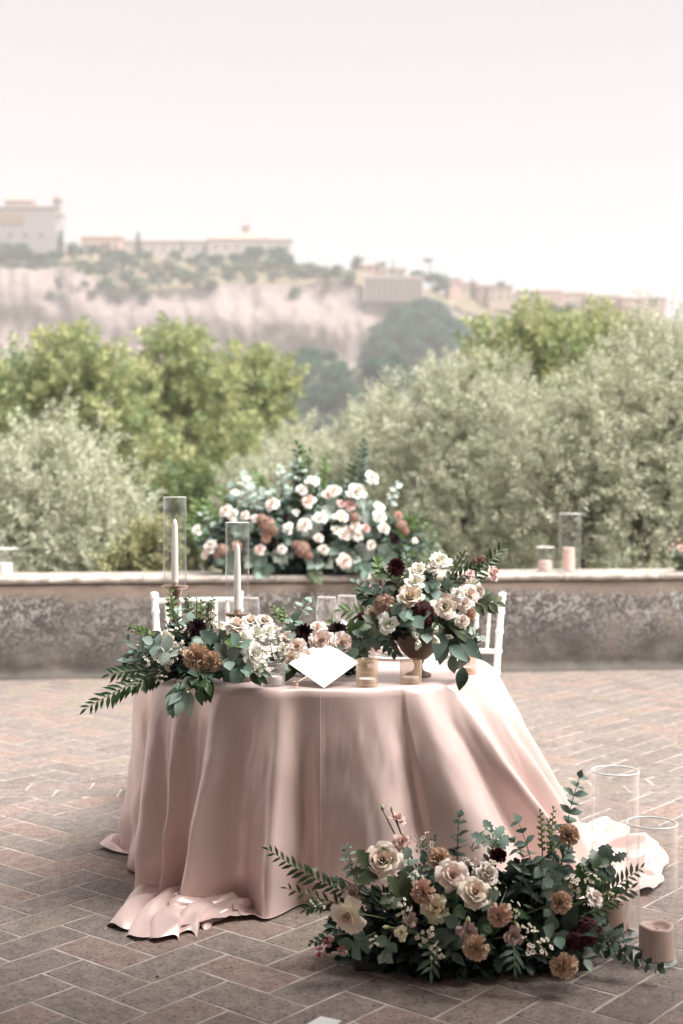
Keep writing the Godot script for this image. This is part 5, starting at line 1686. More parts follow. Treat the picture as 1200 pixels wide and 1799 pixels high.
func build_urn() -> void:
	var at := Vector3(0.280, 0.757, -4.660)
	var urn := thing("footed_urn", "rusty verdigris footed bowl holding flowers on the right of the table", "urn", at)
	var rust := paint("rusty_metal", 1, 1, 1, 0.62, {"metallic": 0.35})
	var tex := noise_tex(61, 0.02, Color(0.33, 0.24, 0.17), Color(0.52, 0.36, 0.24), 512, 6)
	var ramp := Gradient.new()
	ramp.offsets = PackedFloat32Array([0.0, 0.42, 0.55, 0.7, 1.0])
	ramp.colors = PackedColorArray([Color(0.24, 0.29, 0.27), Color(0.40, 0.43, 0.39), Color(0.47, 0.36, 0.27), Color(0.55, 0.37, 0.25), Color(0.36, 0.24, 0.17)])
	tex.color_ramp = ramp
	rust.albedo_texture = tex
	rust.uv1_triplanar = true
	rust.uv1_scale = Vector3(5, 12, 5)
	var bowl := MB.new()
	bowl.lathe([Vector2(0.020, 0.060), Vector2(0.034, 0.067), Vector2(0.058, 0.088), Vector2(0.076, 0.116), Vector2(0.0835, 0.145), Vector2(0.084, 0.160), Vector2(0.089, 0.168), Vector2(0.087, 0.172), Vector2(0.080, 0.168), Vector2(0.078, 0.150), Vector2(0.0, 0.120)], 44)
	part("bowl", bowl.mesh(), rust, urn)
	var stem := MB.new()
	stem.lathe([Vector2(0.022, 0.020), Vector2(0.016, 0.028), Vector2(0.0145, 0.042), Vector2(0.019, 0.052), Vector2(0.0225, 0.056), Vector2(0.020, 0.060)], 28)
	part("stem", stem.mesh(), rust, urn)
	var foot := MB.new()
	foot.lathe([Vector2(0, 0.001), Vector2(0.046, 0.001), Vector2(0.048, 0.007), Vector2(0.043, 0.012), Vector2(0.030, 0.016), Vector2(0.022, 0.020)], 36)
	part("foot", foot.mesh(), rust, urn)
	for s in [-1.0, 1.0]:
		var hd := MB.new()
		var path := PackedVector3Array()
		for k in 14:
			var a := lerpf(-1.2, 1.75, k / 13.0)
			path.append(Vector3(s * (0.074 + 0.030 * cos(a)), 0.128 + 0.030 * sin(a), 0.012))
		hd.tube(path, taper(0.0055, 0.0055, 14), 8)
		part("handle", hd.mesh(), rust, urn)
	var o := thing("urn_arrangement", "loose white and blush flower arrangement rising from the footed urn", "flower arrangement", at + Vector3(0, 0.15, 0))
	var g := rnd(131)
	fill(o, Vector3(0.0, 0.075, 0.0), Vector3(0.12, 0.11, 0.09), 520, 0.042, ["oval", "oak", "round"], ["deep", "dark", "olive"], g, -0.02)
	plant_blooms(o, [
		["dahlia", "wine", -0.085, 0.251, 0.090, 0.074, -0.20, 0.20, 0.95],
		["lisianthus", "pale", 0.072, 0.275, 0.090, 0.114, 0.10, 0.80, 0.60],
		["lisianthus", "pale", 0.044, 0.254, 0.110, 0.074, -0.60, 0.40, 0.60],
		["lisianthus", "pale", -0.007, 0.245, 0.090, 0.089, -0.10, 0.70, 0.60],
		["lisianthus", "pale", -0.020, 0.204, 0.130, 0.098, 0.10, 0.50, 0.80],
		["rose", "cream", -0.039, 0.153, 0.150, 0.117, 0.00, 0.50, 0.85],
		["lisianthus", "pink", -0.153, 0.179, 0.050, 0.085, -0.50, 0.50, 0.60],
		["lisianthus", "pale", -0.162, 0.210, 0.010, 0.066, -0.40, 0.70, 0.50],
		["rose", "cream", -0.170, 0.086, 0.110, 0.084, -0.40, 0.20, 0.85],
		["lisianthus", "white", -0.117, 0.057, 0.190, 0.097, -0.20, 0.00, 1.00],
		["lisianthus", "blush", 0.084, 0.117, 0.170, 0.122, 0.00, 0.10, 1.00],
		["rose", "white", 0.127, 0.161, 0.150, 0.054, 0.10, 0.40, 0.90],
		["rose", "pale", 0.175, 0.157, 0.110, 0.094, 0.30, 0.40, 0.80],
		["rose", "pale", 0.210, 0.166, 0.070, 0.070, 0.50, 0.40, 0.70],
		["rose", "pale", 0.151, 0.125, 0.150, 0.068, 0.20, 0.10, 0.95],
		["rose", "pale", 0.143, 0.065, 0.170, 0.063, 0.20, 0.10, 0.95],
		["carnation", "peach", 0.171, 0.085, 0.130, 0.059, 0.30, 0.10, 0.90],
		["lisianthus", "pink", 0.265, 0.232, 0.090, 0.074, 0.80, 0.30, 0.40],
		["lisianthus", "pale", 0.192, 0.191, 0.050, 0.070, 0.30, 0.60, 0.60],
		["amaranth", "wine", 0.004, 0.101, 0.170, 0.083, 0.00, 0.30, 0.90],
		["amaranth", "wine", 0.007, 0.070, 0.180, 0.058, 0.00, -0.20, 0.95],
		["amaranth", "wine", -0.209, 0.078, 0.110, 0.032, 0.00, 0.00, 0.00],
		["hydrangea", "seed", -0.127, 0.124, 0.130, 0.074, -0.10, 0.50, 0.80],
		["rose", "pale", 0.052, 0.181, 0.050, 0.065, 0.00, 0.70, 0.60],
		["lisianthus", "pale", -0.074, 0.200, 0.030, 0.070, -0.30, 0.70, 0.60],
		["snowberry", "own", -0.027, 0.048, 0.180, 0.039, 0.00, 0.00, 0.00],
		["snowberry", "own", -0.023, 0.017, 0.190, 0.041, 0.00, 0.00, 0.00],
		["snowberry", "own", -0.016, -0.014, 0.200, 0.044, 0.00, 0.00, 0.00],
		["snowberry", "own", 0.047, 0.038, 0.180, 0.039, 0.00, 0.00, 0.00],
		["snowberry", "own", 0.050, 0.005, 0.190, 0.046, 0.00, 0.00, 0.00],
		["snowberry", "own", 0.100, 0.012, 0.160, 0.034, 0.00, 0.00, 0.00],
		["pinkbud", "own", 0.167, 0.310, 0.050, 0.025, 0.00, 0.00, 0.00],
		["pinkbud", "own", 0.175, 0.290, 0.050, 0.022, 0.00, 0.00, 0.00],
		["hydrangea", "rust", 0.224, 0.282, 0.050, 0.032, 0.00, 0.00, 0.00],
		["hydrangea", "rust", 0.204, 0.273, 0.050, 0.025, 0.00, 0.00, 0.00],
		["lisianthus", "pink", 0.183, 0.229, 0.070, 0.042, 0.40, 0.50, 0.70],
		["pinkbud", "own", 0.155, 0.219, 0.070, 0.020, 0.00, 0.00, 0.00],
		["pinkbud", "own", 0.090, 0.213, 0.070, 0.020, 0.00, 0.00, 0.00],
		["bud", "own", -0.100, 0.117, 0.170, 0.032, -0.80, 0.20, 0.40],
	], Vector3(0.0, 0.02, 0.0), 132)
	spray(o, "round", "euc", Vector3(-0.004, 0.049, 0.060), Vector3(-0.081, 0.131, 0.200), Vector3(0.000, 0.030, 0.020), 8, 0.062, g, 0.30)
	spray(o, "round", "euc", Vector3(-0.005, 0.041, 0.080), Vector3(-0.039, 0.083, 0.220), Vector3(0.000, 0.030, 0.020), 6, 0.064, g, 0.40)
	spray(o, "round", "blue", Vector3(0.005, 0.041, 0.080), Vector3(0.017, 0.014, 0.180), Vector3(0.000, 0.030, 0.020), 3, 0.060, g, 0.60)
	spray(o, "broad", "euc", Vector3(0.046, 0.061, 0.080), Vector3(0.106, -0.076, 0.160), Vector3(0.020, 0.040, 0.050), 4, 0.115, g, 0.25)
	spray(o, "broad", "deep", Vector3(0.066, 0.061, 0.080), Vector3(0.146, -0.122, 0.160), Vector3(0.050, 0.060, 0.050), 4, 0.125, g, 0.25)
	spray(o, "broad", "olive", Vector3(0.046, 0.061, 0.080), Vector3(0.122, 0.036, 0.140), Vector3(0.000, 0.030, 0.030), 4, 0.100, g, 0.30)
	spray(o, "oval", "fresh", Vector3(-0.054, 0.098, 0.040), Vector3(-0.152, 0.272, 0.020), Vector3(-0.020, 0.000, 0.000), 12, 0.046, g, 0.40)
	spray(o, "oak", "olive", Vector3(-0.043, 0.119, 0.040), Vector3(-0.111, 0.232, 0.040), Vector3(0.000, 0.000, 0.020), 5, 0.085, g, 0.30)
	spray(o, "oak", "deep", Vector3(-0.075, 0.100, 0.060), Vector3(-0.168, 0.163, 0.080), Vector3(0.000, 0.000, 0.020), 6, 0.080, g, 0.20)
	spray(o, "oval", "ruscus", Vector3(-0.116, 0.080, 0.060), Vector3(-0.214, 0.160, 0.040), Vector3(0.000, 0.000, 0.000), 12, 0.040, g, 0.20)
	spray(o, "oval", "euc", Vector3(-0.116, 0.080, 0.060), Vector3(-0.234, 0.199, 0.000), Vector3(0.000, 0.000, 0.000), 8, 0.040, g, 0.30)
	spray(o, "lance", "fresh", Vector3(-0.157, 0.051, 0.080), Vector3(-0.286, 0.098, 0.080), Vector3(0.000, 0.020, 0.000), 8, 0.046, g, 0.30)
	spray(o, "oak", "euc", Vector3(-0.097, 0.042, 0.100), Vector3(-0.219, -0.014, 0.140), Vector3(0.000, 0.020, 0.020), 7, 0.075, g, 0.20)
	spray(o, "oval", "deep", Vector3(-0.097, 0.022, 0.100), Vector3(-0.086, -0.044, 0.180), Vector3(-0.040, 0.000, 0.030), 10, 0.042, g, 0.20)
	spray(o, "oak", "olive", Vector3(-0.117, 0.041, 0.080), Vector3(-0.180, 0.048, 0.160), Vector3(0.000, 0.020, 0.020), 5, 0.060, g, 0.20)
	spray(o, "lance", "ruscus", Vector3(0.092, 0.117, 0.020), Vector3(0.309, 0.327, 0.000), Vector3(0.000, -0.020, 0.000), 20, 0.050, g, 0.35)
	spray(o, "lance", "ruscus", Vector3(0.071, 0.138, 0.020), Vector3(0.234, 0.273, 0.040), Vector3(0.000, 0.020, 0.000), 14, 0.046, g, 0.30)
	spray(o, "oval", "olive", Vector3(0.071, 0.138, 0.020), Vector3(0.174, 0.312, -0.020), Vector3(0.000, 0.000, 0.000), 12, 0.034, g, 0.30)
	spray(o, "round", "euc", Vector3(0.008, 0.119, 0.040), Vector3(0.053, 0.186, 0.120), Vector3(0.000, 0.000, 0.030), 8, 0.060, g, 0.30)
	spray(o, "round", "deep", Vector3(0.028, 0.119, 0.040), Vector3(0.129, 0.182, 0.060), Vector3(0.000, 0.020, 0.020), 8, 0.045, g, 0.30)
	spray(o, "oval", "deep", Vector3(-0.012, 0.159, 0.020), Vector3(0.033, 0.242, 0.040), Vector3(0.000, 0.000, 0.020), 8, 0.046, g, 0.30)
	spray(o, "oval", "olive", Vector3(0.129, 0.100, 0.060), Vector3(0.282, 0.122, 0.080), Vector3(0.000, 0.020, 0.000), 7, 0.060, g, 0.40)
	spray(o, "round", "silver", Vector3(0.107, 0.061, 0.080), Vector3(0.225, -0.006, 0.120), Vector3(0.000, 0.030, 0.000), 12, 0.036, g, 0.30)
	spray(o, "round", "euc", Vector3(0.107, 0.071, 0.080), Vector3(0.201, -0.057, 0.120), Vector3(0.030, 0.030, 0.000), 8, 0.038, g, 0.40)
	spray(o, "oak", "deep", Vector3(0.048, 0.080, 0.060), Vector3(0.102, 0.086, 0.140), Vector3(0.000, 0.020, 0.020), 5, 0.080, g, 0.20)
	spray(o, "lance", "ruscus", Vector3(0.005, 0.081, 0.080), Vector3(0.059, 0.060, 0.180), Vector3(0.000, 0.020, 0.020), 8, 0.060, g, 0.20)
	spray(o, "oval", "olive", Vector3(-0.001, 0.117, 0.020), Vector3(-0.047, 0.291, -0.020), Vector3(0.000, 0.000, 0.000), 8, 0.036, g, 0.50)


func build_wall_flowers() -> void:
	var at := Vector3(-0.262, 0.816, -10.720)
	var o := thing("wall_arrangement", "large pale flower arrangement standing on the parapet wall behind the table", "flower arrangement", at)
	var g := rnd(141)
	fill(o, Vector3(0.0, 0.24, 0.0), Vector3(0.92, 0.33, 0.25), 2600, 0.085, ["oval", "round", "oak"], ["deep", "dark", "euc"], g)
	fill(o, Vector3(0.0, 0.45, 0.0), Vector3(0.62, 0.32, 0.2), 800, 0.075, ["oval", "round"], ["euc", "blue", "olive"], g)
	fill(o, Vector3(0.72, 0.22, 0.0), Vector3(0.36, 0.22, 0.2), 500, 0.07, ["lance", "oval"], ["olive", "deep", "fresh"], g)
	plant_blooms(o, [
		["rose", "pale", -0.310, 0.582, 0.250, 0.141, 0.00, 0.00, 0.00],
		["rose", "pale", -0.692, 0.526, 0.250, 0.125, 0.00, 0.00, 0.00],
		["rose", "white", -0.623, 0.490, 0.350, 0.124, 0.00, 0.00, 0.00],
		["lisianthus", "white", -0.913, 0.370, 0.350, 0.114, 0.00, 0.00, 0.00],
		["rose", "white", -0.803, 0.232, 0.350, 0.155, 0.00, 0.00, 0.00],
		["lisianthus", "white", 0.025, 0.773, 0.250, 0.136, 0.00, 0.00, 0.00],
		["rose", "white", -0.059, 0.703, 0.250, 0.115, 0.00, 0.00, 0.00],
		["rose", "blush", -0.008, 0.606, 0.250, 0.146, 0.00, 0.00, 0.00],
		["rose", "pale", 0.202, 0.694, 0.250, 0.136, 0.00, 0.00, 0.00],
		["rose", "blush", 0.146, 0.657, 0.250, 0.104, 0.00, 0.00, 0.00],
		["rose", "white", 0.388, 0.689, 0.250, 0.188, 0.00, 0.00, 0.00],
		["rose", "white", 0.513, 0.801, 0.250, 0.146, 0.00, 0.00, 0.00],
		["rose", "pink", 0.332, 0.573, 0.250, 0.125, 0.00, 0.00, 0.00],
		["rose", "pink", 0.262, 0.587, 0.250, 0.094, 0.00, 0.00, 0.00],
		["lisianthus", "white", 0.164, 0.522, 0.250, 0.156, 0.00, 0.00, 0.00],
		["rose", "white", 0.087, 0.471, 0.350, 0.134, 0.00, 0.00, 0.00],
		["lisianthus", "pale", 0.262, 0.481, 0.350, 0.155, 0.00, 0.00, 0.00],
		["rose", "pale", -0.038, 0.412, 0.350, 0.139, 0.00, 0.00, 0.00],
		["rose", "pale", 0.377, 0.398, 0.350, 0.129, 0.00, 0.00, 0.00],
		["rose", "pale", 0.299, 0.347, 0.350, 0.139, 0.00, 0.00, 0.00],
		["rose", "white", 0.400, 0.329, 0.350, 0.114, 0.00, 0.00, 0.00],
		["rose", "white", 0.574, 0.559, 0.250, 0.104, 0.00, 0.00, 0.00],
		["rose", "pale", 0.571, 0.481, 0.350, 0.129, 0.00, 0.00, 0.00],
		["rose", "white", 0.608, 0.388, 0.350, 0.129, 0.00, 0.00, 0.00],
		["rose", "blush", 0.290, 0.117, 0.350, 0.150, 0.00, 0.00, 0.00],
		["rose", "blush", -0.402, 0.213, 0.350, 0.114, 0.00, 0.00, 0.00],
		["rose", "pale", 0.119, 0.213, 0.350, 0.103, 0.00, 0.00, 0.00],
		["lisianthus", "white", -0.171, 0.388, 0.350, 0.114, 0.00, 0.00, 0.00],
		["rose", "white", 0.502, 0.250, 0.350, 0.103, 0.00, 0.00, 0.00],
		["rose", "pink", 0.460, 0.388, 0.350, 0.093, 0.00, 0.00, 0.00],
		["lisianthus", "white", -0.515, 0.782, 0.250, 0.094, 0.00, 0.00, 0.00],
		["lisianthus", "white", -0.613, 0.675, 0.250, 0.083, 0.00, 0.00, 0.00],
		["lisianthus", "white", 0.015, 0.768, 0.250, 0.073, 0.00, 0.00, 0.00],
		["hydrangea", "rust", -0.342, 0.407, 0.350, 0.134, 0.00, 0.00, 0.00],
		["hydrangea", "rust", -0.706, 0.204, 0.350, 0.103, 0.00, 0.00, 0.00],
		["hydrangea", "rust", -0.056, 0.213, 0.350, 0.124, 0.00, 0.00, 0.00],
		["hydrangea", "rust", 0.368, 0.471, 0.350, 0.083, 0.00, 0.00, 0.00],
		["hydrangea", "rust", -0.388, 0.458, 0.350, 0.093, 0.00, 0.00, 0.00],
		["hydrangea", "rust", -0.291, 0.365, 0.350, 0.083, 0.00, 0.00, 0.00],
		["hydrangea", "rust", -0.010, 0.167, 0.350, 0.083, 0.00, 0.00, 0.00],
		["hydrangea", "rust", -0.107, 0.250, 0.350, 0.077, 0.00, 0.00, 0.00],
		["hydrangea", "rust", 0.778, 0.365, 0.350, 0.072, 0.00, 0.00, 0.00],
		["hydrangea", "rust", -0.743, 0.167, 0.350, 0.072, 0.00, 0.00, 0.00],
		["hydrangea", "rust", 0.751, 0.407, 0.350, 0.093, 0.00, 0.00, 0.00],
		["carnation", "peach", -0.351, 0.310, 0.350, 0.093, 0.00, 0.00, 0.00],
		["carnation", "peach", -0.591, 0.236, 0.350, 0.093, 0.00, 0.00, 0.00],
		["dahlia", "black", -0.190, 0.481, 0.350, 0.077, 0.00, 0.00, 0.00],
		["dahlia", "black", 0.695, 0.292, 0.350, 0.103, 0.00, 0.00, 0.00],
		["dahlia", "black", -0.176, 0.365, 0.350, 0.062, 0.00, 0.00, 0.00],
		["dahlia", "black", -0.291, 0.282, 0.350, 0.072, 0.00, 0.00, 0.00],
		["rose", "pale", -0.521, 0.490, 0.350, 0.093, 0.00, 0.00, 0.00],
		["rose", "white", -0.443, 0.467, 0.350, 0.083, 0.00, 0.00, 0.00],
		["lisianthus", "white", 0.216, 0.375, 0.350, 0.093, 0.00, 0.00, 0.00],
		["rose", "white", -0.226, 0.213, 0.350, 0.093, 0.00, 0.00, 0.00],
		["rose", "pale", 0.078, 0.306, 0.350, 0.093, 0.00, 0.00, 0.00],
		["lisianthus", "white", -0.110, 0.512, 0.250, 0.083, 0.00, 0.00, 0.00],
		["rose", "blush", -0.844, 0.167, 0.350, 0.083, 0.00, 0.00, 0.00],
		["carnation", "peach", 0.723, 0.490, 0.350, 0.072, 0.00, 0.00, 0.00],
		["lisianthus", "pale", 0.861, 0.282, 0.350, 0.062, 0.00, 0.00, 0.00],
	], Vector3(0.0, 0.1, 0.0), 142)
	spray(o, "oval", "ruscus", Vector3(-0.069, 0.417, 0.070), Vector3(-0.104, 1.075, 0.170), Vector3(0.000, 0.000, 0.000), 18, 0.085, g, 0.25)
	spray(o, "oval", "olive", Vector3(-0.022, 0.417, 0.070), Vector3(0.004, 1.028, 0.170), Vector3(0.000, 0.000, 0.000), 14, 0.070, g, 0.25)
	spray(o, "oval", "deep", Vector3(0.357, 0.512, 0.070), Vector3(0.450, 1.098, 0.170), Vector3(0.000, 0.000, 0.000), 18, 0.085, g, 0.25)
	spray(o, "oval", "olive", Vector3(0.309, 0.512, 0.070), Vector3(0.365, 0.981, 0.170), Vector3(0.000, 0.000, 0.000), 14, 0.075, g, 0.25)
	spray(o, "round", "silver", Vector3(-0.495, 0.370, 0.070), Vector3(-0.544, 0.831, 0.170), Vector3(0.000, 0.000, 0.000), 14, 0.110, g, 0.25)
	spray(o, "round", "blue", Vector3(-0.543, 0.322, 0.070), Vector3(-0.652, 0.747, 0.170), Vector3(0.000, 0.000, 0.000), 14, 0.100, g, 0.25)
	spray(o, "round", "silver", Vector3(-0.353, 0.417, 0.070), Vector3(-0.385, 0.700, 0.170), Vector3(0.000, 0.000, 0.000), 12, 0.100, g, 0.25)
	spray(o, "round", "blue", Vector3(-0.117, 0.512, 0.070), Vector3(-0.137, 0.934, 0.170), Vector3(0.000, 0.000, 0.000), 12, 0.090, g, 0.25)
	spray(o, "round", "silver", Vector3(-0.069, 0.559, 0.070), Vector3(-0.076, 0.981, 0.170), Vector3(0.000, 0.000, 0.000), 10, 0.080, g, 0.25)
	spray(o, "lance", "fresh", Vector3(-0.779, 0.228, 0.070), Vector3(-0.957, 0.606, 0.170), Vector3(0.000, 0.000, 0.000), 14, 0.090, g, 0.25)
	spray(o, "lance", "fresh", Vector3(-0.827, 0.180, 0.070), Vector3(-1.027, 0.489, 0.170), Vector3(0.000, 0.000, 0.000), 14, 0.090, g, 0.25)
	spray(o, "oval", "fresh", Vector3(-0.732, 0.275, 0.070), Vector3(-0.863, 0.606, 0.170), Vector3(0.000, 0.000, 0.000), 12, 0.080, g, 0.25)
	spray(o, "lance", "olive", Vector3(0.688, 0.275, 0.070), Vector3(1.036, 0.371, 0.170), Vector3(0.000, 0.000, 0.000), 18, 0.080, g, 0.25)
	spray(o, "lance", "deep", Vector3(0.641, 0.228, 0.070), Vector3(1.012, 0.231, 0.170), Vector3(0.000, 0.000, 0.000), 18, 0.080, g, 0.25)
	spray(o, "lance", "olive", Vector3(0.641, 0.322, 0.070), Vector3(0.942, 0.536, 0.170), Vector3(0.000, 0.000, 0.000), 16, 0.080, g, 0.25)
	spray(o, "oval", "fresh", Vector3(0.688, 0.275, 0.070), Vector3(0.872, 0.465, 0.170), Vector3(0.000, 0.000, 0.000), 14, 0.070, g, 0.25)
	spray(o, "oval", "fresh", Vector3(0.073, 0.606, 0.070), Vector3(0.145, 0.981, 0.170), Vector3(0.000, 0.000, 0.000), 12, 0.065, g, 0.25)
	spray(o, "lance", "olive", Vector3(0.215, 0.654, 0.070), Vector3(0.271, 0.925, 0.170), Vector3(0.000, 0.000, 0.000), 12, 0.065, g, 0.25)
	spray(o, "round", "silver", Vector3(-0.211, 0.606, 0.070), Vector3(-0.244, 0.911, 0.170), Vector3(0.000, 0.000, 0.000), 12, 0.065, g, 0.25)
	spray(o, "oval", "fresh", Vector3(-0.353, 0.606, 0.070), Vector3(-0.451, 0.864, 0.170), Vector3(0.000, 0.000, 0.000), 12, 0.065, g, 0.25)
	spray(o, "lance", "olive", Vector3(0.499, 0.606, 0.070), Vector3(0.581, 0.981, 0.170), Vector3(0.000, 0.000, 0.000), 12, 0.065, g, 0.25)
	spray(o, "round", "silver", Vector3(0.641, 0.512, 0.070), Vector3(0.731, 0.770, 0.170), Vector3(0.000, 0.000, 0.000), 12, 0.065, g, 0.25)
	spray(o, "oval", "fresh", Vector3(-0.590, 0.417, 0.070), Vector3(-0.746, 0.723, 0.170), Vector3(0.000, 0.000, 0.000), 12, 0.065, g, 0.25)
	spray(o, "lance", "olive", Vector3(0.830, 0.322, 0.070), Vector3(0.975, 0.489, 0.170), Vector3(0.000, 0.000, 0.000), 12, 0.065, g, 0.25)
	spray(o, "round", "silver", Vector3(-0.685, 0.370, 0.070), Vector3(-0.901, 0.512, 0.170), Vector3(0.000, 0.000, 0.000), 12, 0.065, g, 0.25)
	spray(o, "oval", "fresh", Vector3(-0.022, 0.701, 0.070), Vector3(-0.052, 1.028, 0.170), Vector3(0.000, 0.000, 0.000), 12, 0.065, g, 0.25)
	spray(o, "round", "blue", Vector3(-0.393, 0.208, 0.200), Vector3(-0.488, 0.082, 0.300), Vector3(0.000, 0.000, 0.000), 8, 0.110, g, 0.25)
	spray(o, "round", "euc", Vector3(-0.626, 0.232, 0.200), Vector3(-0.720, 0.105, 0.300), Vector3(0.000, 0.000, 0.000), 8, 0.110, g, 0.25)
	spray(o, "round", "silver", Vector3(-0.159, 0.255, 0.200), Vector3(-0.257, 0.128, 0.300), Vector3(0.000, 0.000, 0.000), 8, 0.110, g, 0.25)
	spray(o, "round", "blue", Vector3(0.122, 0.208, 0.200), Vector3(0.021, 0.082, 0.300), Vector3(0.000, 0.000, 0.000), 8, 0.110, g, 0.25)
	spray(o, "round", "euc", Vector3(0.309, 0.325, 0.200), Vector3(0.206, 0.198, 0.300), Vector3(0.000, 0.000, 0.000), 8, 0.110, g, 0.25)
	spray(o, "round", "silver", Vector3(0.496, 0.255, 0.200), Vector3(0.392, 0.128, 0.300), Vector3(0.000, 0.000, 0.000), 8, 0.110, g, 0.25)
	spray(o, "round", "blue", Vector3(0.683, 0.232, 0.200), Vector3(0.577, 0.105, 0.300), Vector3(0.000, 0.000, 0.000), 8, 0.110, g, 0.25)
	spray(o, "round", "euc", Vector3(-0.252, 0.465, 0.200), Vector3(-0.349, 0.337, 0.300), Vector3(0.000, 0.000, 0.000), 8, 0.110, g, 0.25)
	spray(o, "round", "silver", Vector3(0.075, 0.465, 0.200), Vector3(-0.025, 0.337, 0.300), Vector3(0.000, 0.000, 0.000), 8, 0.110, g, 0.25)
	spray(o, "round", "blue", Vector3(0.262, 0.606, 0.200), Vector3(0.160, 0.476, 0.300), Vector3(0.000, 0.000, 0.000), 8, 0.110, g, 0.25)
	spray(o, "round", "euc", Vector3(-0.065, 0.395, 0.200), Vector3(-0.164, 0.267, 0.300), Vector3(0.000, 0.000, 0.000), 8, 0.110, g, 0.25)
	spray(o, "round", "silver", Vector3(0.496, 0.606, 0.200), Vector3(0.392, 0.476, 0.300), Vector3(0.000, 0.000, 0.000), 8, 0.110, g, 0.25)
	spray(o, "round", "blue", Vector3(-0.486, 0.465, 0.200), Vector3(-0.581, 0.337, 0.300), Vector3(0.000, 0.000, 0.000), 8, 0.110, g, 0.25)
	spray(o, "round", "euc", Vector3(0.589, 0.465, 0.200), Vector3(0.484, 0.337, 0.300), Vector3(0.000, 0.000, 0.000), 8, 0.110, g, 0.25)
	spray(o, "round", "silver", Vector3(0.192, 0.208, 0.200), Vector3(0.091, 0.082, 0.300), Vector3(0.000, 0.000, 0.000), 8, 0.110, g, 0.25)
	spray(o, "round", "blue", Vector3(0.402, 0.185, 0.200), Vector3(0.299, 0.059, 0.300), Vector3(0.000, 0.000, 0.000), 8, 0.110, g, 0.25)
	spray(o, "lance", "deep", Vector3(-0.530, 0.140, 0.240), Vector3(-0.661, -0.018, 0.340), Vector3(0.000, 0.000, 0.000), 10, 0.100, g, 0.25)
	spray(o, "lance", "deep", Vector3(0.542, 0.117, 0.240), Vector3(0.677, -0.004, 0.340), Vector3(0.000, 0.000, 0.000), 10, 0.100, g, 0.25)
	spray(o, "oval", "olive", Vector3(-0.017, 0.117, 0.260), Vector3(0.078, -0.040, 0.360), Vector3(0.000, 0.000, 0.000), 10, 0.090, g, 0.25)
	spray(o, "round", "euc", Vector3(0.355, 0.117, 0.260), Vector3(0.515, 0.006, 0.360), Vector3(0.000, 0.000, 0.000), 8, 0.090, g, 0.25)
	spray(o, "round", "euc", Vector3(-0.342, 0.117, 0.260), Vector3(-0.406, -0.003, 0.360), Vector3(0.000, 0.000, 0.000), 8, 0.090, g, 0.25)
	var e := thing("wall_arrangement", "small arrangement of rosy buds on the wall at the right edge", "flower arrangement", Vector3(3.020, 0.816, -11.050))
	fill(e, Vector3(0.0, 0.08, 0.0), Vector3(0.16, 0.09, 0.12), 160, 0.08, ["lance", "oval"], ["fresh", "olive", "deep"], g)
	plant_blooms(e, [
		["pinkbud", "own", -0.188, 0.228, 0.100, 0.073, 0.00, 0.00, 0.00],
		["pinkbud", "own", -0.139, 0.267, 0.100, 0.073, 0.00, 0.00, 0.00],
		["rose", "pink", -0.110, 0.209, 0.100, 0.088, 0.00, 0.00, 0.00],
		["pinkbud", "own", -0.217, 0.194, 0.100, 0.058, 0.00, 0.00, 0.00],
		["rose", "pink", -0.027, 0.267, 0.100, 0.107, 0.00, 0.00, 0.00],
		["pinkbud", "own", -0.076, 0.316, 0.100, 0.068, 0.00, 0.00, 0.00],
		["rose", "blush", 0.021, 0.170, 0.100, 0.107, 0.00, 0.00, 0.00],
	], Vector3(0.0, 0.03, 0.0), 143)


func build_litter() -> void:
	var scrap := MB.new()
	var q := Vector3(-0.050, 0.002, -3.389)
	scrap.face4(Vector3(-0.055, 0.002, 0.02), Vector3(-0.005, 0.004, -0.045), Vector3(0.05, 0.002, -0.02), Vector3(0.01, 0.002, 0.07), Vector3.UP)
	scrap.face4(Vector3(-0.055, 0.0005, 0.02), Vector3(-0.005, 0.0025, -0.045), Vector3(0.05, 0.0005, -0.02), Vector3(0.01, 0.0005, 0.07), Vector3.DOWN)
	tag(part("paper_scrap", scrap.mesh(), paint("card_paper", 0.70, 0.70, 0.71, 0.6), self, Transform3D(Basis.IDENTITY, q)), "white paper scrap lying on tiles at the bottom edge", "paper")
	var leaf := part("fallen_leaf", leaves.oval, leaf_paint("olive"), self, Transform3D(Basis(Vector3.RIGHT, -PI / 2 + 0.1) * Basis(Vector3.BACK, 1.0) * Basis.from_scale(Vector3.ONE * 0.03), Vector3(-0.076, 0.002, -3.791)))
	tag(leaf, "small green fallen leaf on the tiles left of the floor flowers", "leaf")
	var pet := part("fallen_petal", leaves.oval, paint("orange_petal", 0.42, 0.14, 0.03, 0.6), self, Transform3D(Basis(Vector3.RIGHT, -PI / 2 + 0.2) * Basis.from_scale(Vector3.ONE * 0.017), Vector3(0.433, 0.002, -3.759)))
	tag(pet, "small orange fallen petal on the tiles below the floor flowers", "petal")
	var st := MB.new()
	st.ball(Vector3(0, 0.004, 0), Vector3(0.006, 0.0045, 0.005))
	tag(part("pebble", st.mesh(), paint("pebble", 0.3, 0.25, 0.2, 0.8), self, Transform3D(Basis.IDENTITY, Vector3(-0.537, 0.002, -3.732))), "tiny tan pebble on a tile below the trailing cloth corner", "pebble")


# ---------------------------------------------------------------- the valley, the cliff and the town on it
var relief := FastNoiseLite.new()


func bearing(b: float, dist: float, y: float) -> Vector3:   # b = metres to the right per metre ahead
	return Vector3(b * dist, y, -dist)


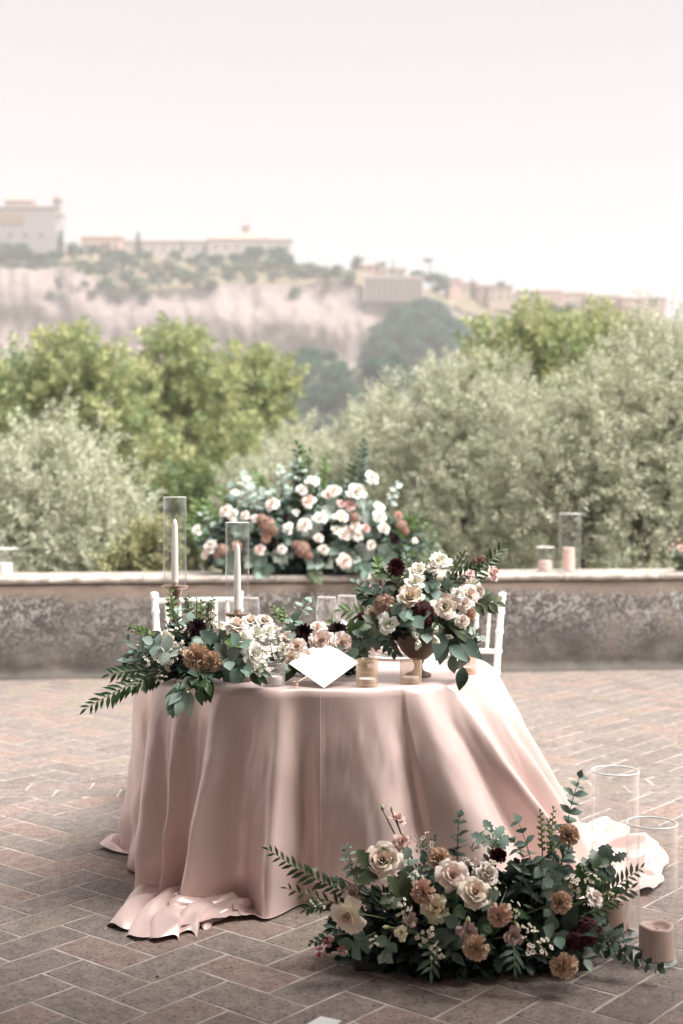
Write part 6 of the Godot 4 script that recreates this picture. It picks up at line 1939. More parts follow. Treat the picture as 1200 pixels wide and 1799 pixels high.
func build_land() -> void:
	relief.seed = 8
	relief.frequency = 0.02
	relief.fractal_octaves = 5
	# near slope and valley floor
	var soil := paint("dry_grass", 0.20, 0.19, 0.10, 0.95)
	soil.albedo_texture = noise_tex(71, 0.02, Color(0.5, 0.52, 0.42), Color(1, 1, 1), 512, 6)
	soil.uv1_triplanar = true
	soil.uv1_world_triplanar = true
	soil.uv1_scale = Vector3(0.12, 0.12, 0.12)
	var mb := MB.new()
	var rows := [[9.6, -0.75], [13, -1.0], [18, -1.7], [26, -3.2], [38, -6.0], [55, -9.5], [80, -13.0], [120, -14.0], [180, -6.0], [240, 6.0], [300, 19.0], [360, 32.0], [420, 44.0], [462, 52.0], [480, 54.0]]
	for r in rows:
		for k in 61:
			var b := lerpf(-0.55, 0.55, k / 60.0)
			mb.vert(bearing(b, r[0], r[1] + relief.get_noise_2d(b * r[0], r[0]) * minf(r[0] * 0.02, 4.0)), Vector2(b, r[0]))
	mb.stitch(0, rows.size(), 61)
	struct("valley_ground", mb.mesh(), soil)
	# the cliff: bearing, height of its brow and of the ground behind it
	var brow := [[-0.4444, 91.7], [-0.3333, 91.3], [-0.2667, 90.9], [-0.2178, 91.7], [-0.1778, 85.3], [-0.1511, 83.5], [-0.0889, 85.3], [-0.0356, 86.1], [0.0000, 87.8], [0.0222, 85.7], [0.0711, 80.5], [0.1111, 75.6], [0.1556, 72.4], [0.2222, 69.1], [0.2667, 67.0], [0.4444, 61.6]]
	var crest := [[-0.4444, 109.3], [-0.2667, 109.3], [-0.2178, 109.3], [-0.1600, 107.4], [-0.1022, 106.2], [-0.0356, 103.6], [0.0089, 99.4], [0.0444, 96.1], [0.0844, 90.4], [0.1333, 86.2], [0.1778, 84.8], [0.2222, 83.6], [0.2667, 80.3], [0.4444, 73.2]]
	var rock := paint("tufa_rock", 0.325, 0.265, 0.248, 0.95)
	var streak := noise_tex(72, 0.02, Color(0.68, 0.66, 0.66), Color(1, 1, 1), 1024, 6)
	rock.albedo_texture = streak
	rock.uv1_triplanar = true
	rock.uv1_world_triplanar = true
	rock.uv1_scale = Vector3(0.03, 0.022, 0.03)
	var cliff := MB.new()
	var cols := 340
	var lines := 26
	for i in lines:
		var t := i / (lines - 1.0)
		for k in cols:
			var b := lerpf(-0.42, 0.42, k / (cols - 1.0))
			var top := keyed(brow, b)
			var y := lerpf(46.0, top, t)
			var x := b * 480.0
			var ledge := 6.0 * relief.get_noise_2d(x * 0.9, y * 0.9) + 2.2 * relief.get_noise_2d(x * 4.0, y * 1.6) + 1.3 * relief.get_noise_2d(x * 12.0, y * 7.0)
			var dist := 470.0 + 14.0 * t + 2.5 * sin(t * 9.0 + x * 0.02) - ledge + 20.0 * maxf(b - 0.02, 0.0) * 6.0
			cliff.vert(bearing(b, dist, y + (1.5 * relief.get_noise_2d(x * 5.0, 3.0) if i == lines - 1 else 0.0)), Vector2(b * 100.0, t))
	cliff.stitch(0, lines, cols)
	struct("cliff_terrain", cliff.mesh(), rock)
	var turf := paint("plateau_turf", 0.24, 0.19, 0.135, 0.95)
	turf.albedo_texture = noise_tex(73, 0.015, Color(0.6, 0.62, 0.5), Color(1, 1, 1), 512, 6)
	turf.uv1_triplanar = true
	turf.uv1_world_triplanar = true
	turf.uv1_scale = Vector3(0.03, 0.03, 0.03)
	var plat := MB.new()
	for i in range(-1, 9):
		var t := maxf(i, 0) / 8.0
		for k in 120:
			var b := lerpf(-0.42, 0.42, k / 119.0)
			var dist := lerpf(488.0 + 120.0 * maxf(b - 0.02, 0.0), 560.0, t)
			var y := lerpf(keyed(brow, b), keyed(crest, b), smoothstep(0.08, 0.6, t)) - (30.0 if i < 0 else 0.5) + 1.2 * relief.get_noise_2d(b * 1500.0, t * 60.0)
			plat.vert(bearing(b, dist, y - (0.0 if t < 0.6 else (t - 0.6) * 12.0)), Vector2(b, t))
	plat.stitch(0, 10, 120)
	struct("plateau_terrain", plat.mesh(), turf)


# crowns are many small leaf clumps through their volume
func clump_shape(seed_value: int, n: int, squash: Vector3, leaf: float, cone := false) -> ArrayMesh:
	var g := rnd(seed_value)
	var mb := MB.new()
	var lumps := []
	for k in 9:
		var d := Vector3(g.randfn(), g.randfn() * 0.8 + 0.2, g.randfn()).normalized()
		lumps.append([d * 0.55, g.randf_range(0.32, 0.55)])
	for i in n:
		var p: Vector3
		var d := Vector3(g.randfn(), g.randfn(), g.randfn()).normalized()
		if cone:
			var y := g.randf()
			var r := (0.16 * pow(1.0 - y, 0.6) + 0.015) * (0.75 + 0.3 * g.randf())
			var a := g.randf() * TAU
			d = Vector3(cos(a), 0.6, sin(a)).normalized()
			p = Vector3(cos(a) * r, y * 2.0 - 1.0, sin(a) * r)
		else:
			var l: Array = lumps[g.randi() % lumps.size()]
			p = (l[0] + d * l[1] * pow(g.randf(), 0.35)) * squash
		var b := facing(d + Vector3(g.randf_range(-0.7, 0.7), g.randf_range(-0.2, 0.9), g.randf_range(-0.7, 0.7)), g.randf() * TAU)
		var s := leaf * g.randf_range(0.6, 1.3)
		var tone := g.randf_range(0.75, 1.2)
		mb.face4(p - b.x * s, p + b.z * s * 0.6, p + b.x * s, p - b.z * s * 0.6, b.y, Color(tone, tone, tone * 0.95))
	return mb.mesh()


func far_tree(kind: String, m: Material, at: Vector3, size: Vector3, label: String, group: String, seed_value: int) -> void:
	var t := thing({"bush": "bush", "cypress": "cypress_tree", "pine": "pine_tree", "tree": "broadleaf_tree"}[kind], label, {"bush": "bush", "cypress": "tree", "pine": "tree", "tree": "tree"}[kind], at, 0.0, group)
	var lift := 1.0 if kind == "cypress" else 0.62
	if kind == "pine":
		lift = 2.6
	var crown: ArrayMesh = far_crowns[kind][seed_value % far_crowns[kind].size()]
	part("crown", crown, m, t, Transform3D(Basis(Vector3.UP, seed_value * 1.7) * Basis.from_scale(size), Vector3(0, size.y * lift, 0)))
	var mb := MB.new()
	mb.tube(PackedVector3Array([Vector3(0, -1.0, 0), Vector3(0.05, size.y * lift * 0.6, 0), Vector3(0, size.y * lift, 0)]), PackedFloat32Array([size.x * 0.09, size.x * 0.07, size.x * 0.03]), 6)
	part("trunk", mb.mesh(), leaf_paint("twig"), t)


var far_crowns := {}


func leafy(key: String, r: float, g: float, b: float) -> StandardMaterial3D:
	return paint("crown_" + key, r, g, b, 0.8, {"vc": 1, "back": 0.7, "metallic_specular": 0.2})


func build_far_trees() -> void:
	for k in 4:
		far_crowns.get_or_add("bush", []).append(clump_shape(200 + k, 620, Vector3(1, 0.75, 1), 0.11))
		far_crowns.get_or_add("tree", []).append(clump_shape(210 + k, 760, Vector3(1, 0.95, 1), 0.10))
	far_crowns.cypress = [clump_shape(220, 420, Vector3.ONE, 0.055, true), clump_shape(221, 420, Vector3.ONE, 0.06, true)]
	far_crowns.pine = [clump_shape(230, 500, Vector3(1, 0.4, 1), 0.11)]
	var dark := leafy("far_dark", 0.03, 0.09, 0.06)
	var mid := leafy("far_mid", 0.085, 0.14, 0.085)
	var pale := leafy("far_pale", 0.15, 0.16, 0.11)
	# [kind, tone, bearing, distance, foot height, half width, half height]
	var rows := [
		["cypress", "dark", -0.2391, 508.0, 99.6, 8.81, 7.56, "tallest dark cypress before the pale fortress"],
		["cypress", "dark", -0.2191, 508.0, 100.7, 10.16, 5.08, "dark cypress at the corner of the pale fortress"],
		["cypress", "dark", -0.1822, 508.0, 100.7, 7.45, 2.82, "cypress before the low terracotta house"],
		["cypress", "dark", -0.1587, 508.0, 100.7, 8.81, 4.74, "cypress standing up before the long low building"],
		["cypress", "dark", -0.1711, 508.0, 96.2, 8.13, 3.39, "short cypress low between house and long building"],
		["cypress", "dark", 0.1022, 508.0, 84.5, 6.10, 3.61, "slim cypress between the terracotta houses on the right"],
		["cypress", "dark", -0.1244, 508.0, 103.0, 4.06, 2.03, "tiny cypress against the long pale building"],
		["cypress", "dark", 0.0280, 508.0, 93.9, 3.39, 2.48, "thin cypress at the right corner of the rose house"],
		["cypress", "dark", -0.1867, 508.0, 99.6, 7.45, 3.05, "cypress left of the one before the terracotta house"],
		["cypress", "dark", 0.0400, 508.0, 93.9, 2.71, 2.82, "thinnest cypress before the pale house above the arcade"],
		["tree", "dark", -0.2080, 507.0, 99.4, 3.83, 5.18, "big dark tree right of the pale fortress"],
		["tree", "dark", 0.0116, 520.0, 98.9, 3.93, 3.00, "round tree above the arcaded wall"],
		["pine", "dark", 0.0689, 520.0, 95.2, 3.00, 2.31],
		["tree", "dark", 0.0733, 512.0, 87.8, 6.83, 4.78, "wide dark tree left of the tall terracotta house"],
		["bush", "dark", 0.0444, 512.0, 89.0, 4.55, 4.10, "dark bush directly above the arcaded wall, left one"],
		["bush", "dark", 0.0578, 512.0, 90.1, 5.01, 4.55, "dark bush above the right end of the arcaded wall"],
		["tree", "mid", 0.0320, 530.0, 100.3, 1.88, 1.65, "little round tree over the roof of the rose house"],
		["bush", "mid", -0.2644, 497.0, 97.7, 6.35, 5.25, "green bush under the fortress, first from the left, top row"],
		["bush", "dark", -0.2489, 497.0, 98.3, 5.08, 4.20, "dark bush under the fortress, second from the left, top row"],
		["bush", "dark", -0.2244, 497.0, 96.5, 4.32, 3.57, "dark bush under the fortress, third from the left, top row"],
		["bush", "mid", -0.2600, 490.0, 88.6, 4.26, 3.52, "green bush under the fortress, first from the left, middle row"],
		["bush", "pale", -0.2533, 492.3, 90.6, 5.54, 4.57, "pale grey green bush under the fortress, second from the left, middle row"],
		["bush", "dark", -0.2422, 492.3, 91.4, 3.77, 3.12, "dark bush under the fortress, third from the left, middle row"],
		["bush", "pale", -0.2400, 490.0, 88.8, 3.76, 3.10, "pale grey green bush under the fortress, fourth from the left, middle row"],
		["bush", "mid", -0.2311, 492.3, 90.6, 5.54, 4.57, "green bush under the fortress, fifth from the left, middle row"],
		["bush", "mid", -0.2400, 483.0, 79.5, 4.94, 4.08, "green bush under the fortress, first from the left, lowest row"],
		["bush", "pale", -0.2289, 483.0, 77.1, 5.43, 4.49, "pale grey green bush under the fortress, second from the left, lowest row"],
		["bush", "mid", -0.2178, 485.3, 83.1, 4.96, 4.10, "green bush under the fortress, third from the left, lowest row"],
		["bush", "mid", -0.1956, 497.0, 98.5, 4.57, 3.78, "green bush near the big dark tree, only one, top row"],
		["bush", "mid", -0.2000, 492.3, 90.6, 5.54, 4.57, "green bush near the big dark tree, first from the left, middle row"],
		["bush", "mid", -0.1844, 492.3, 90.2, 6.29, 5.20, "green bush near the big dark tree, second from the left, middle row"],
		["bush", "dark", -0.2133, 483.0, 77.7, 4.20, 3.47, "dark bush near the big dark tree, first from the left, lowest row"],
		["bush", "mid", -0.2044, 484.2, 81.4, 5.69, 4.70, "green bush near the big dark tree, second from the left, lowest row"],
		["bush", "pale", -0.1933, 483.0, 78.8, 4.20, 3.47, "pale grey green bush near the big dark tree, third from the left, lowest row"],
		["bush", "dark", -0.1756, 497.0, 96.1, 5.08, 4.20, "dark bush below the terracotta house, first from the left, top row"],
		["bush", "dark", -0.1644, 494.7, 93.2, 5.56, 4.59, "dark bush below the terracotta house, second from the left, top row"],
		["bush", "mid", -0.1533, 497.0, 96.3, 4.57, 3.78, "green bush below the terracotta house, third from the left, top row"],
		["bush", "mid", -0.1667, 488.8, 86.9, 5.00, 4.13, "green bush below the terracotta house, first from the left, middle row"],
		["bush", "pale", -0.1489, 492.3, 90.8, 5.03, 4.16, "pale grey green bush below the terracotta house, second from the left, middle row"],
		["bush", "mid", -0.1822, 485.3, 83.1, 4.96, 4.10, "green bush below the terracotta house, first from the left, lowest row"],
		["bush", "pale", -0.1733, 483.0, 78.8, 4.20, 3.47, "pale grey green bush below the terracotta house, second from the left, lowest row"],
		["bush", "mid", -0.1578, 485.3, 83.1, 4.96, 4.10, "green bush below the terracotta house, third from the left, lowest row"],
		["bush", "dark", -0.1533, 483.0, 79.4, 2.96, 2.45, "dark bush below the terracotta house, fourth from the left, lowest row"],
		["bush", "mid", -0.1289, 497.0, 96.7, 3.81, 3.15, "green bush below the long pale building, first from the left, top row"],
		["bush", "mid", -0.1156, 494.7, 94.1, 3.79, 3.13, "green bush below the long pale building, second from the left, top row"],
		["bush", "dark", -0.1089, 495.8, 95.4, 3.80, 3.14, "dark bush below the long pale building, third from the left, top row"],
		["bush", "pale", -0.1333, 492.3, 90.2, 6.29, 5.20, "pale grey green bush below the long pale building, first from the left, middle row"],
		["bush", "mid", -0.1244, 488.8, 86.7, 5.50, 4.54, "green bush below the long pale building, second from the left, middle row"],
		["bush", "pale", -0.1044, 491.2, 89.3, 5.52, 4.56, "pale grey green bush below the long pale building, third from the left, middle row"],
		["bush", "mid", -0.1422, 487.7, 85.4, 5.48, 4.53, "green bush below the long pale building, first from the left, lowest row"],
		["bush", "dark", -0.1324, 483.0, 75.9, 1.23, 1.02, "dark bush below the long pale building, second from the left, lowest row"],
		["bush", "mid", -0.1133, 487.7, 85.6, 4.99, 4.12, "green bush below the long pale building, third from the left, lowest row"],
		["bush", "pale", -0.1111, 485.3, 84.0, 2.98, 2.46, "pale grey green bush below the long pale building, fourth from the left, lowest row"],
		["bush", "dark", -0.0978, 494.7, 93.4, 5.06, 4.18, "dark bush below the hipped house, first from the left, top row"],
		["bush", "dark", -0.0822, 495.8, 95.1, 4.31, 3.56, "dark bush below the hipped house, second from the left, top row"],
		["bush", "mid", -0.0756, 495.8, 95.1, 4.31, 3.56, "green bush below the hipped house, third from the left, top row"],
		["bush", "dark", -0.0667, 497.0, 95.5, 6.35, 5.25, "dark bush below the hipped house, fourth from the left, top row"],
		["bush", "mid", -0.0889, 490.0, 87.6, 6.26, 5.17, "green bush below the hipped house, first from the left, middle row"],
		["bush", "mid", -0.0756, 492.3, 90.6, 5.54, 4.57, "green bush below the hipped house, second from the left, middle row"],
		["bush", "mid", -0.1022, 485.3, 83.7, 3.72, 3.07, "green bush below the hipped house, first from the left, lowest row"],
		["bush", "dark", -0.0911, 483.0, 78.9, 1.73, 1.43, "dark bush below the hipped house, second from the left, lowest row"],
		["bush", "pale", -0.0711, 487.7, 86.0, 4.24, 3.50, "pale grey green bush below the hipped house, third from the left, lowest row"],
		["bush", "dark", -0.0489, 497.0, 95.5, 6.35, 5.25, "dark bush below the pale wing, only one, top row"],
		["bush", "mid", -0.0578, 492.8, 91.1, 5.54, 4.58, "green bush below the pale wing, first from the left, middle row"],
		["bush", "pale", -0.0533, 488.8, 87.3, 4.25, 3.51, "pale grey green bush below the pale wing, second from the left, middle row"],
		["bush", "dark", -0.0444, 493.5, 91.9, 5.55, 4.58, "dark bush below the pale wing, third from the left, middle row"],
		["bush", "mid", -0.0356, 490.5, 88.5, 5.52, 4.56, "green bush below the pale wing, fourth from the left, middle row"],
		["bush", "mid", -0.0364, 483.0, 81.0, 3.21, 2.65, "green bush below the pale wing, only one, lowest row"],
		["bush", "mid", -0.0267, 491.2, 89.5, 5.02, 4.15, "green bush right of the pale wing, first from the left, middle row"],
		["bush", "pale", -0.0178, 490.0, 88.0, 5.51, 4.55, "pale grey green bush right of the pale wing, second from the left, middle row"],
		["bush", "mid", -0.0044, 490.5, 88.7, 5.01, 4.14, "green bush right of the pale wing, third from the left, middle row"],
		["bush", "pale", -0.0111, 485.3, 84.3, 2.48, 2.05, "pale grey green bush right of the pale wing, first from the left, lowest row"],
		["bush", "mid", 0.0044, 487.7, 86.0, 4.24, 3.50, "green bush right of the pale wing, second from the left, lowest row"],
		["bush", "mid", 0.1244, 512.0, 89.0, 2.36, 1.95, "green bush among the ridge houses, first from the left, lowest row"],
		["bush", "mid", 0.1467, 512.0, 83.4, 2.09, 1.73, "green bush among the ridge houses, second from the left, lowest row"],
		["bush", "dark", 0.1689, 512.0, 78.0, 3.93, 3.24, "dark bush among the ridge houses, third from the left, lowest row"],
		["bush", "mid", 0.1778, 512.0, 79.5, 3.14, 2.59, "green bush among the ridge houses, fourth from the left, lowest row"],
		["bush", "dark", 0.2444, 512.0, 81.8, 3.14, 2.59, "dark bush among the ridge houses, fifth from the left, lowest row"],
	]
	var tones := {"dark": dark, "mid": mid, "pale": pale}
	var label := {
		"bush": "rounded green bush on the slope below the hilltop wall", "cypress": "slim dark cypress standing up from the hilltop bushes", "pine": "umbrella pine rising above the hilltop roofs",
		"tree": "dark bluish tree in the wood at the foot of the cliff",
	}
	var groups := {"bush": "bushes along the cliff top", "cypress": "cypresses on the cliff top", "pine": "pines on the cliff top", "tree": "trees in the wooded ravine below the cliff"}
	var i := 0
	for r in rows:
		far_tree(r[0], tones[r[1]], bearing(r[2], r[3], r[4]), Vector3(r[5], r[6], r[5]), r[7] if r.size() > 7 else label[r[0]], groups[r[0]], i)
		i += 1
	# the spurs that carry the ravine wood
	var soil := paint("wood_floor", 0.06, 0.075, 0.045, 0.95)
	for s in [[Vector3(25.200, 20.000, -420.000), Vector3(22.4, 43.7, 26.9), 401, 110, 1.25, "dark wooded spur below the arcaded wall"], [Vector3(-5.867, 8.000, -330.000), Vector3(18.3, 31.2, 22.0), 402, 90, 0.90, "bluish wood at the foot of the cliff left of the spur"], [Vector3(46.400, 12.000, -360.000), Vector3(19.2, 34.2, 23.0), 403, 50, 1.00, "dark wood low on the right behind the yellow green tree"], [Vector3(8.000, 4.000, -300.000), Vector3(14.7, 30.7, 17.6), 404, 60, 0.90, "nearer bluish wood in the valley in front of the spur"]]:
		var mb := MB.new()
		for a in 13:
			for k in 33:
				var el := PI * 0.5 * a / 12.0
				var az := TAU * k / 32.0
				mb.vert(Vector3(cos(az) * cos(el), sin(el), sin(az) * cos(el)))
		mb.stitch(0, 13, 33)
		var o := struct("wooded_hill", mb.mesh(), soil)
		o.transform = Transform3D(Basis.from_scale(s[1]), s[0])
		var g := rnd(int(s[2]))
		var mm := MultiMesh.new()
		mm.transform_format = MultiMesh.TRANSFORM_3D
		mm.use_colors = true
		mm.mesh = far_crowns.tree[int(s[2]) % 4]
		mm.instance_count = int(s[3])
		for n in int(s[3]):
			var az := g.randf_range(0.05, PI - 0.05)
			var el := asin(g.randf_range(0.15, 1.0))
			var p: Vector3 = s[0] + s[1] * Vector3(cos(az) * cos(el), sin(el), sin(az) * cos(el))
			var w: float = g.randf_range(2.6, 4.4) * s[4]
			mm.set_instance_transform(n, Transform3D(Basis(Vector3.UP, g.randf() * TAU) * Basis.from_scale(Vector3(w, w * g.randf_range(0.9, 1.2), w)), p + Vector3(0, w * 0.35, 0)))
			mm.set_instance_color(n, Color(0.028, 0.095, 0.062).lerp(Color(0.065, 0.14, 0.085), g.randf() * 0.8))
		var wood := MultiMeshInstance3D.new()
		wood.name = numbered("ravine_wood")
		wood.multimesh = mm
		wood.material_override = leafy("wood", 1, 1, 1)
		add_child(wood)
		wood.set_meta("kind", "stuff")
		tag(wood, s[5], "wood")


func house(label: String, at: Vector3, turn: float, w: float, h: float, d: float, wallm: Material, roof: String, roof_h: float, wins: Array, group := "") -> Node3D:
	var t := thing("town_building", label, "building", at, turn, group)
	var mb := MB.new()
	mb.box(Vector3(0, h * 0.5 - 1.5, 0), Vector3(w, h + 3.0, d), 0.1)
	part("wall", mb.mesh(), wallm, t)
	var tiles := paint("roof_tiles", 0.36, 0.24, 0.19, 0.9)
	var rf := MB.new()
	var x := w * 0.5 + 0.5
	var z := d * 0.5 + 0.5
	if roof == "hip" or roof == "gable":
		var inset := minf(x, z) * 0.9 if roof == "hip" else 0.0
		var a := [Vector3(-x, h, z), Vector3(x, h, z), Vector3(x, h, -z), Vector3(-x, h, -z)]
		var r0 := Vector3(-x + inset, h + roof_h, 0)
		var r1 := Vector3(x - inset, h + roof_h, 0)
		rf.face4(a[0], a[1], r1, r0, Vector3(0, 1, 1))
		rf.face4(a[2], a[3], r0, r1, Vector3(0, 1, -1))
		rf.face3(a[1], a[2], r1, Vector3(1, 0.5, 0))
		rf.face3(a[3], a[0], r0, Vector3(-1, 0.5, 0))
		rf.face4(a[0], a[1], a[2], a[3], Vector3.DOWN)
	else:
		rf.box(Vector3(0, h + roof_h * 0.5, 0), Vector3(w + 0.8, roof_h, d + 0.8), 0.1)
	part("roof", rf.mesh(), tiles if roof != "flat" else wallm, t)
	var dark := paint("far_window", 0.10, 0.09, 0.085, 0.6)
	var shape := MB.new()
	shape.box(Vector3.ZERO, Vector3(1, 1, 1), 0.05)
	var wm := shape.mesh()
	for q in wins:   # [x, y, width, height]
		part("window", wm, dark, t, Transform3D(Basis.from_scale(Vector3(q[2], q[3], 0.3)), Vector3(q[0], q[1], d * 0.5)))
	return t


func row_of(n: int, x0: float, x1: float, y: float, w: float, h: float) -> Array:
	var r := []
	for i in n:
		r.append([lerpf(x0, x1, i / maxf(1.0, n - 1.0)), y, w, h])
	return r


func build_town() -> void:
	var pale := paint("pale_stone", 0.36, 0.315, 0.295, 0.9)
	var rose := paint("rose_plaster", 0.42, 0.28, 0.225, 0.9)
	var sand := paint("sand_plaster", 0.42, 0.325, 0.25, 0.9)
	var grey := paint("grey_stone", 0.27, 0.25, 0.24, 0.9)
	house("pale stone fortress at the left end of the ridge", bearing(-0.2582, 514.0, 104.4), 0.00, 40.03, 14.84, 16.0, grey, "slab", 0.7, row_of(12, -17.5, 6.0, 10.6, 1.3, 2.6) + row_of(6, -16.0, 14.0, 4.2, 1.3, 1.9))
	house("gabled roof block rising behind the pale fortress", bearing(-0.2507, 520.5, 121.5), 0.00, 10.09, 3.21, 9.0, grey, "gable", 3.2, [])
	house("slender corner turret on the pale fortress", bearing(-0.2216, 508.5, 119.4), 0.00, 2.93, 3.61, 3.0, grey, "gable", 1.2, [[0.0, 1.4, 0.8, 1.2]])
	house("narrow bell turret left of the ridge fortress", bearing(-0.2218, 508.7, 122.8), 0.00, 1.35, 1.35, 1.4, grey, "hip", 0.6, [])
	house("low terracotta roofed house behind the big dark tree", bearing(-0.1864, 532.5, 105.6), 0.00, 16.19, 6.81, 9.0, rose, "gable", 1.6, row_of(4, -6.0, 6.0, 3.2, 0.9, 1.4))
	house("long pale low building along the ridge wall", bearing(-0.1378, 538.5, 105.8), 0.00, 40.35, 6.17, 9.0, pale, "gable", 1.3, row_of(9, -17.0, 17.0, 3.0, 0.9, 1.4))
	house("wide pale house with hipped roof below the chimney tower", bearing(-0.0800, 538.0, 104.5), 0.00, 24.50, 7.54, 16.0, pale, "hip", 4.2, row_of(5, -9.0, 9.0, 4.2, 1.0, 1.5))
	house("square chimney tower on the hipped pale house", bearing(-0.0747, 539.4, 112.6), 0.00, 2.87, 6.22, 2.8, rose, "slab", 0.5, [[0.0, 4.2, 0.8, 1.2]])
	house("pale wing right of the hipped house", bearing(-0.0489, 536.5, 104.9), 0.00, 10.40, 7.33, 9.0, pale, "hip", 1.6, row_of(3, -3.5, 3.5, 4.0, 1.0, 1.5))
	house("rose plaster house above the arcaded wall", bearing(0.0191, 541.0, 98.6), 0.00, 11.91, 3.81, 10.0, rose, "hip", 1.8, row_of(4, -4.5, 4.5, 2.2, 0.9, 1.3))
	house("pale house with flat roof right of the rose house", bearing(0.0391, 544.5, 96.9), 0.00, 11.52, 4.80, 9.0, pale, "gable", 1.2, row_of(3, -4.0, 4.0, 2.6, 0.9, 1.3))
	house("tall terracotta house beside the slim cypress", bearing(0.0867, 526.0, 87.2), 0.20, 5.10, 6.96, 8.0, rose, "gable", 1.0, row_of(2, -1.4, 1.4, 4.6, 0.9, 1.4))
	house("sand coloured house left of the slim cypress", bearing(0.0987, 530.0, 86.9), 0.00, 7.48, 6.31, 8.0, sand, "gable", 1.0, row_of(3, -2.3, 2.3, 3.6, 0.9, 1.4))
	house("small terracotta house right of the slim cypress", bearing(0.1102, 528.0, 86.1), 0.00, 4.66, 5.59, 8.0, rose, "gable", 1.0, row_of(2, -1.4, 1.4, 3.6, 0.8, 1.3))
	house("square sand house with overhanging roof on the ridge", bearing(0.1231, 524.5, 84.1), 0.00, 9.71, 6.93, 9.0, sand, "hip", 1.1, row_of(3, -3.2, 3.2, 4.8, 0.9, 1.4) + row_of(3, -3.2, 3.2, 2.0, 0.9, 1.4))
	house("low pale house behind the yellow green tree top", bearing(0.1422, 532.0, 84.4), 0.00, 9.39, 4.93, 8.0, pale, "gable", 1.0, row_of(3, -3.0, 3.0, 2.6, 0.9, 1.3))
	house("terracotta house above the yellow green tree", bearing(0.1607, 536.0, 84.1), 0.00, 11.11, 6.86, 8.0, rose, "gable", 1.3, row_of(4, -4.0, 4.0, 3.4, 0.9, 1.3))
	house("pale house with long roof right of the tree top", bearing(0.1789, 540.0, 83.6), 0.00, 13.10, 7.15, 8.0, sand, "gable", 1.3, row_of(4, -4.6, 4.6, 3.2, 0.9, 1.3))
	house("rose house between two tree tops on the right", bearing(0.2022, 538.0, 82.5), 0.00, 14.24, 6.65, 8.0, rose, "gable", 1.2, row_of(4, -5.0, 5.0, 3.2, 0.9, 1.3))
	house("last rose house at the right end of the ridge", bearing(0.2342, 534.5, 80.1), 0.00, 18.37, 7.54, 9.0, rose, "gable", 1.2, row_of(5, -6.5, 6.5, 3.6, 1.0, 1.5))
	var loggia := MB.new()
	loggia.box(Vector3(0, 0, 0), Vector3(26.0, 4.2, 0.5), 0.05)
	part("loggia", loggia.mesh(), paint("loggia_brown", 0.26, 0.175, 0.125, 0.9), get_node("town_building"), Transform3D(Basis.IDENTITY, Vector3(-5.5, 10.8, 8.05)))
	var arcade := thing("arcaded_wall", "pale buttressed retaining wall with tall arches below the ridge houses", "wall", bearing(0.0404, 482.0, 78.2))
	var face := MB.new()
	face.box(Vector3(0, 4.55, -1.2), Vector3(22.12, 9.11, 1.6), 0.05)
	part("wall", face.mesh(), paint("arch_shade", 0.26, 0.18, 0.155, 0.9), arcade)
	var ledge := MB.new()
	ledge.box(Vector3(0, 9.41, -0.3), Vector3(22.72, 0.9, 2.6), 0.05)
	part("ledge", ledge.mesh(), pale, arcade)
	var pier := MB.new()
	pier.box(Vector3.ZERO, Vector3(1.0, 9.11, 3.0), 0.05)
	var pier_mesh := pier.mesh()
	for k in 11:
		part("pier", pier_mesh, pale, arcade, Transform3D(Basis.IDENTITY, Vector3(lerpf(-10.56, 10.56, k / 10.0), 4.55, 0.6)))


# ---------------------------------------------------------------- the trees beyond the parapet
func twig_shape(seed_value: int, n: int, long: float, leaf: float, wide: float, spread: float) -> ArrayMesh:
	var g := rnd(seed_value)
	var mb := MB.new()
	var path := curve_path(Vector3.ZERO, Vector3(0, long * 0.5, 0.04 * long), Vector3(0.12 * long, long, 0.1 * long), 5)
	mb.tube(path, taper(0.004, 0.0015, 5), 3, false, Color(0.55, 0.45, 0.4))
	for i in n:
		var t := 0.08 + 0.92 * (i + 0.5) / n
		var p := path[int(t * 3.99)].lerp(path[int(t * 3.99) + 1], fposmod(t * 3.99, 1.0))
		var a := i * 2.4 + g.randf_range(-0.5, 0.5)
		var f := (Vector3(cos(a), spread + g.randf_range(-0.2, 0.4), sin(a))).normalized()
		var w: Vector3 = f.cross(Vector3(g.randf_range(-1, 1), g.randf_range(-0.4, 1), g.randf_range(-1, 1))).normalized() * wide * g.randf_range(0.8, 1.2)
		var l := leaf * g.randf_range(0.75, 1.2)
		var tone := g.randf_range(0.8, 1.15)
		var col := Color(tone, tone, tone)
		var up := f.cross(w).normalized() * wide * 0.3
		mb.face3(p, p + f * l * 0.5 - w + up, p + f * l, f.cross(w), col)
		mb.face3(p, p + f * l, p + f * l * 0.5 + w + up, f.cross(w), col)
	return mb.mesh()


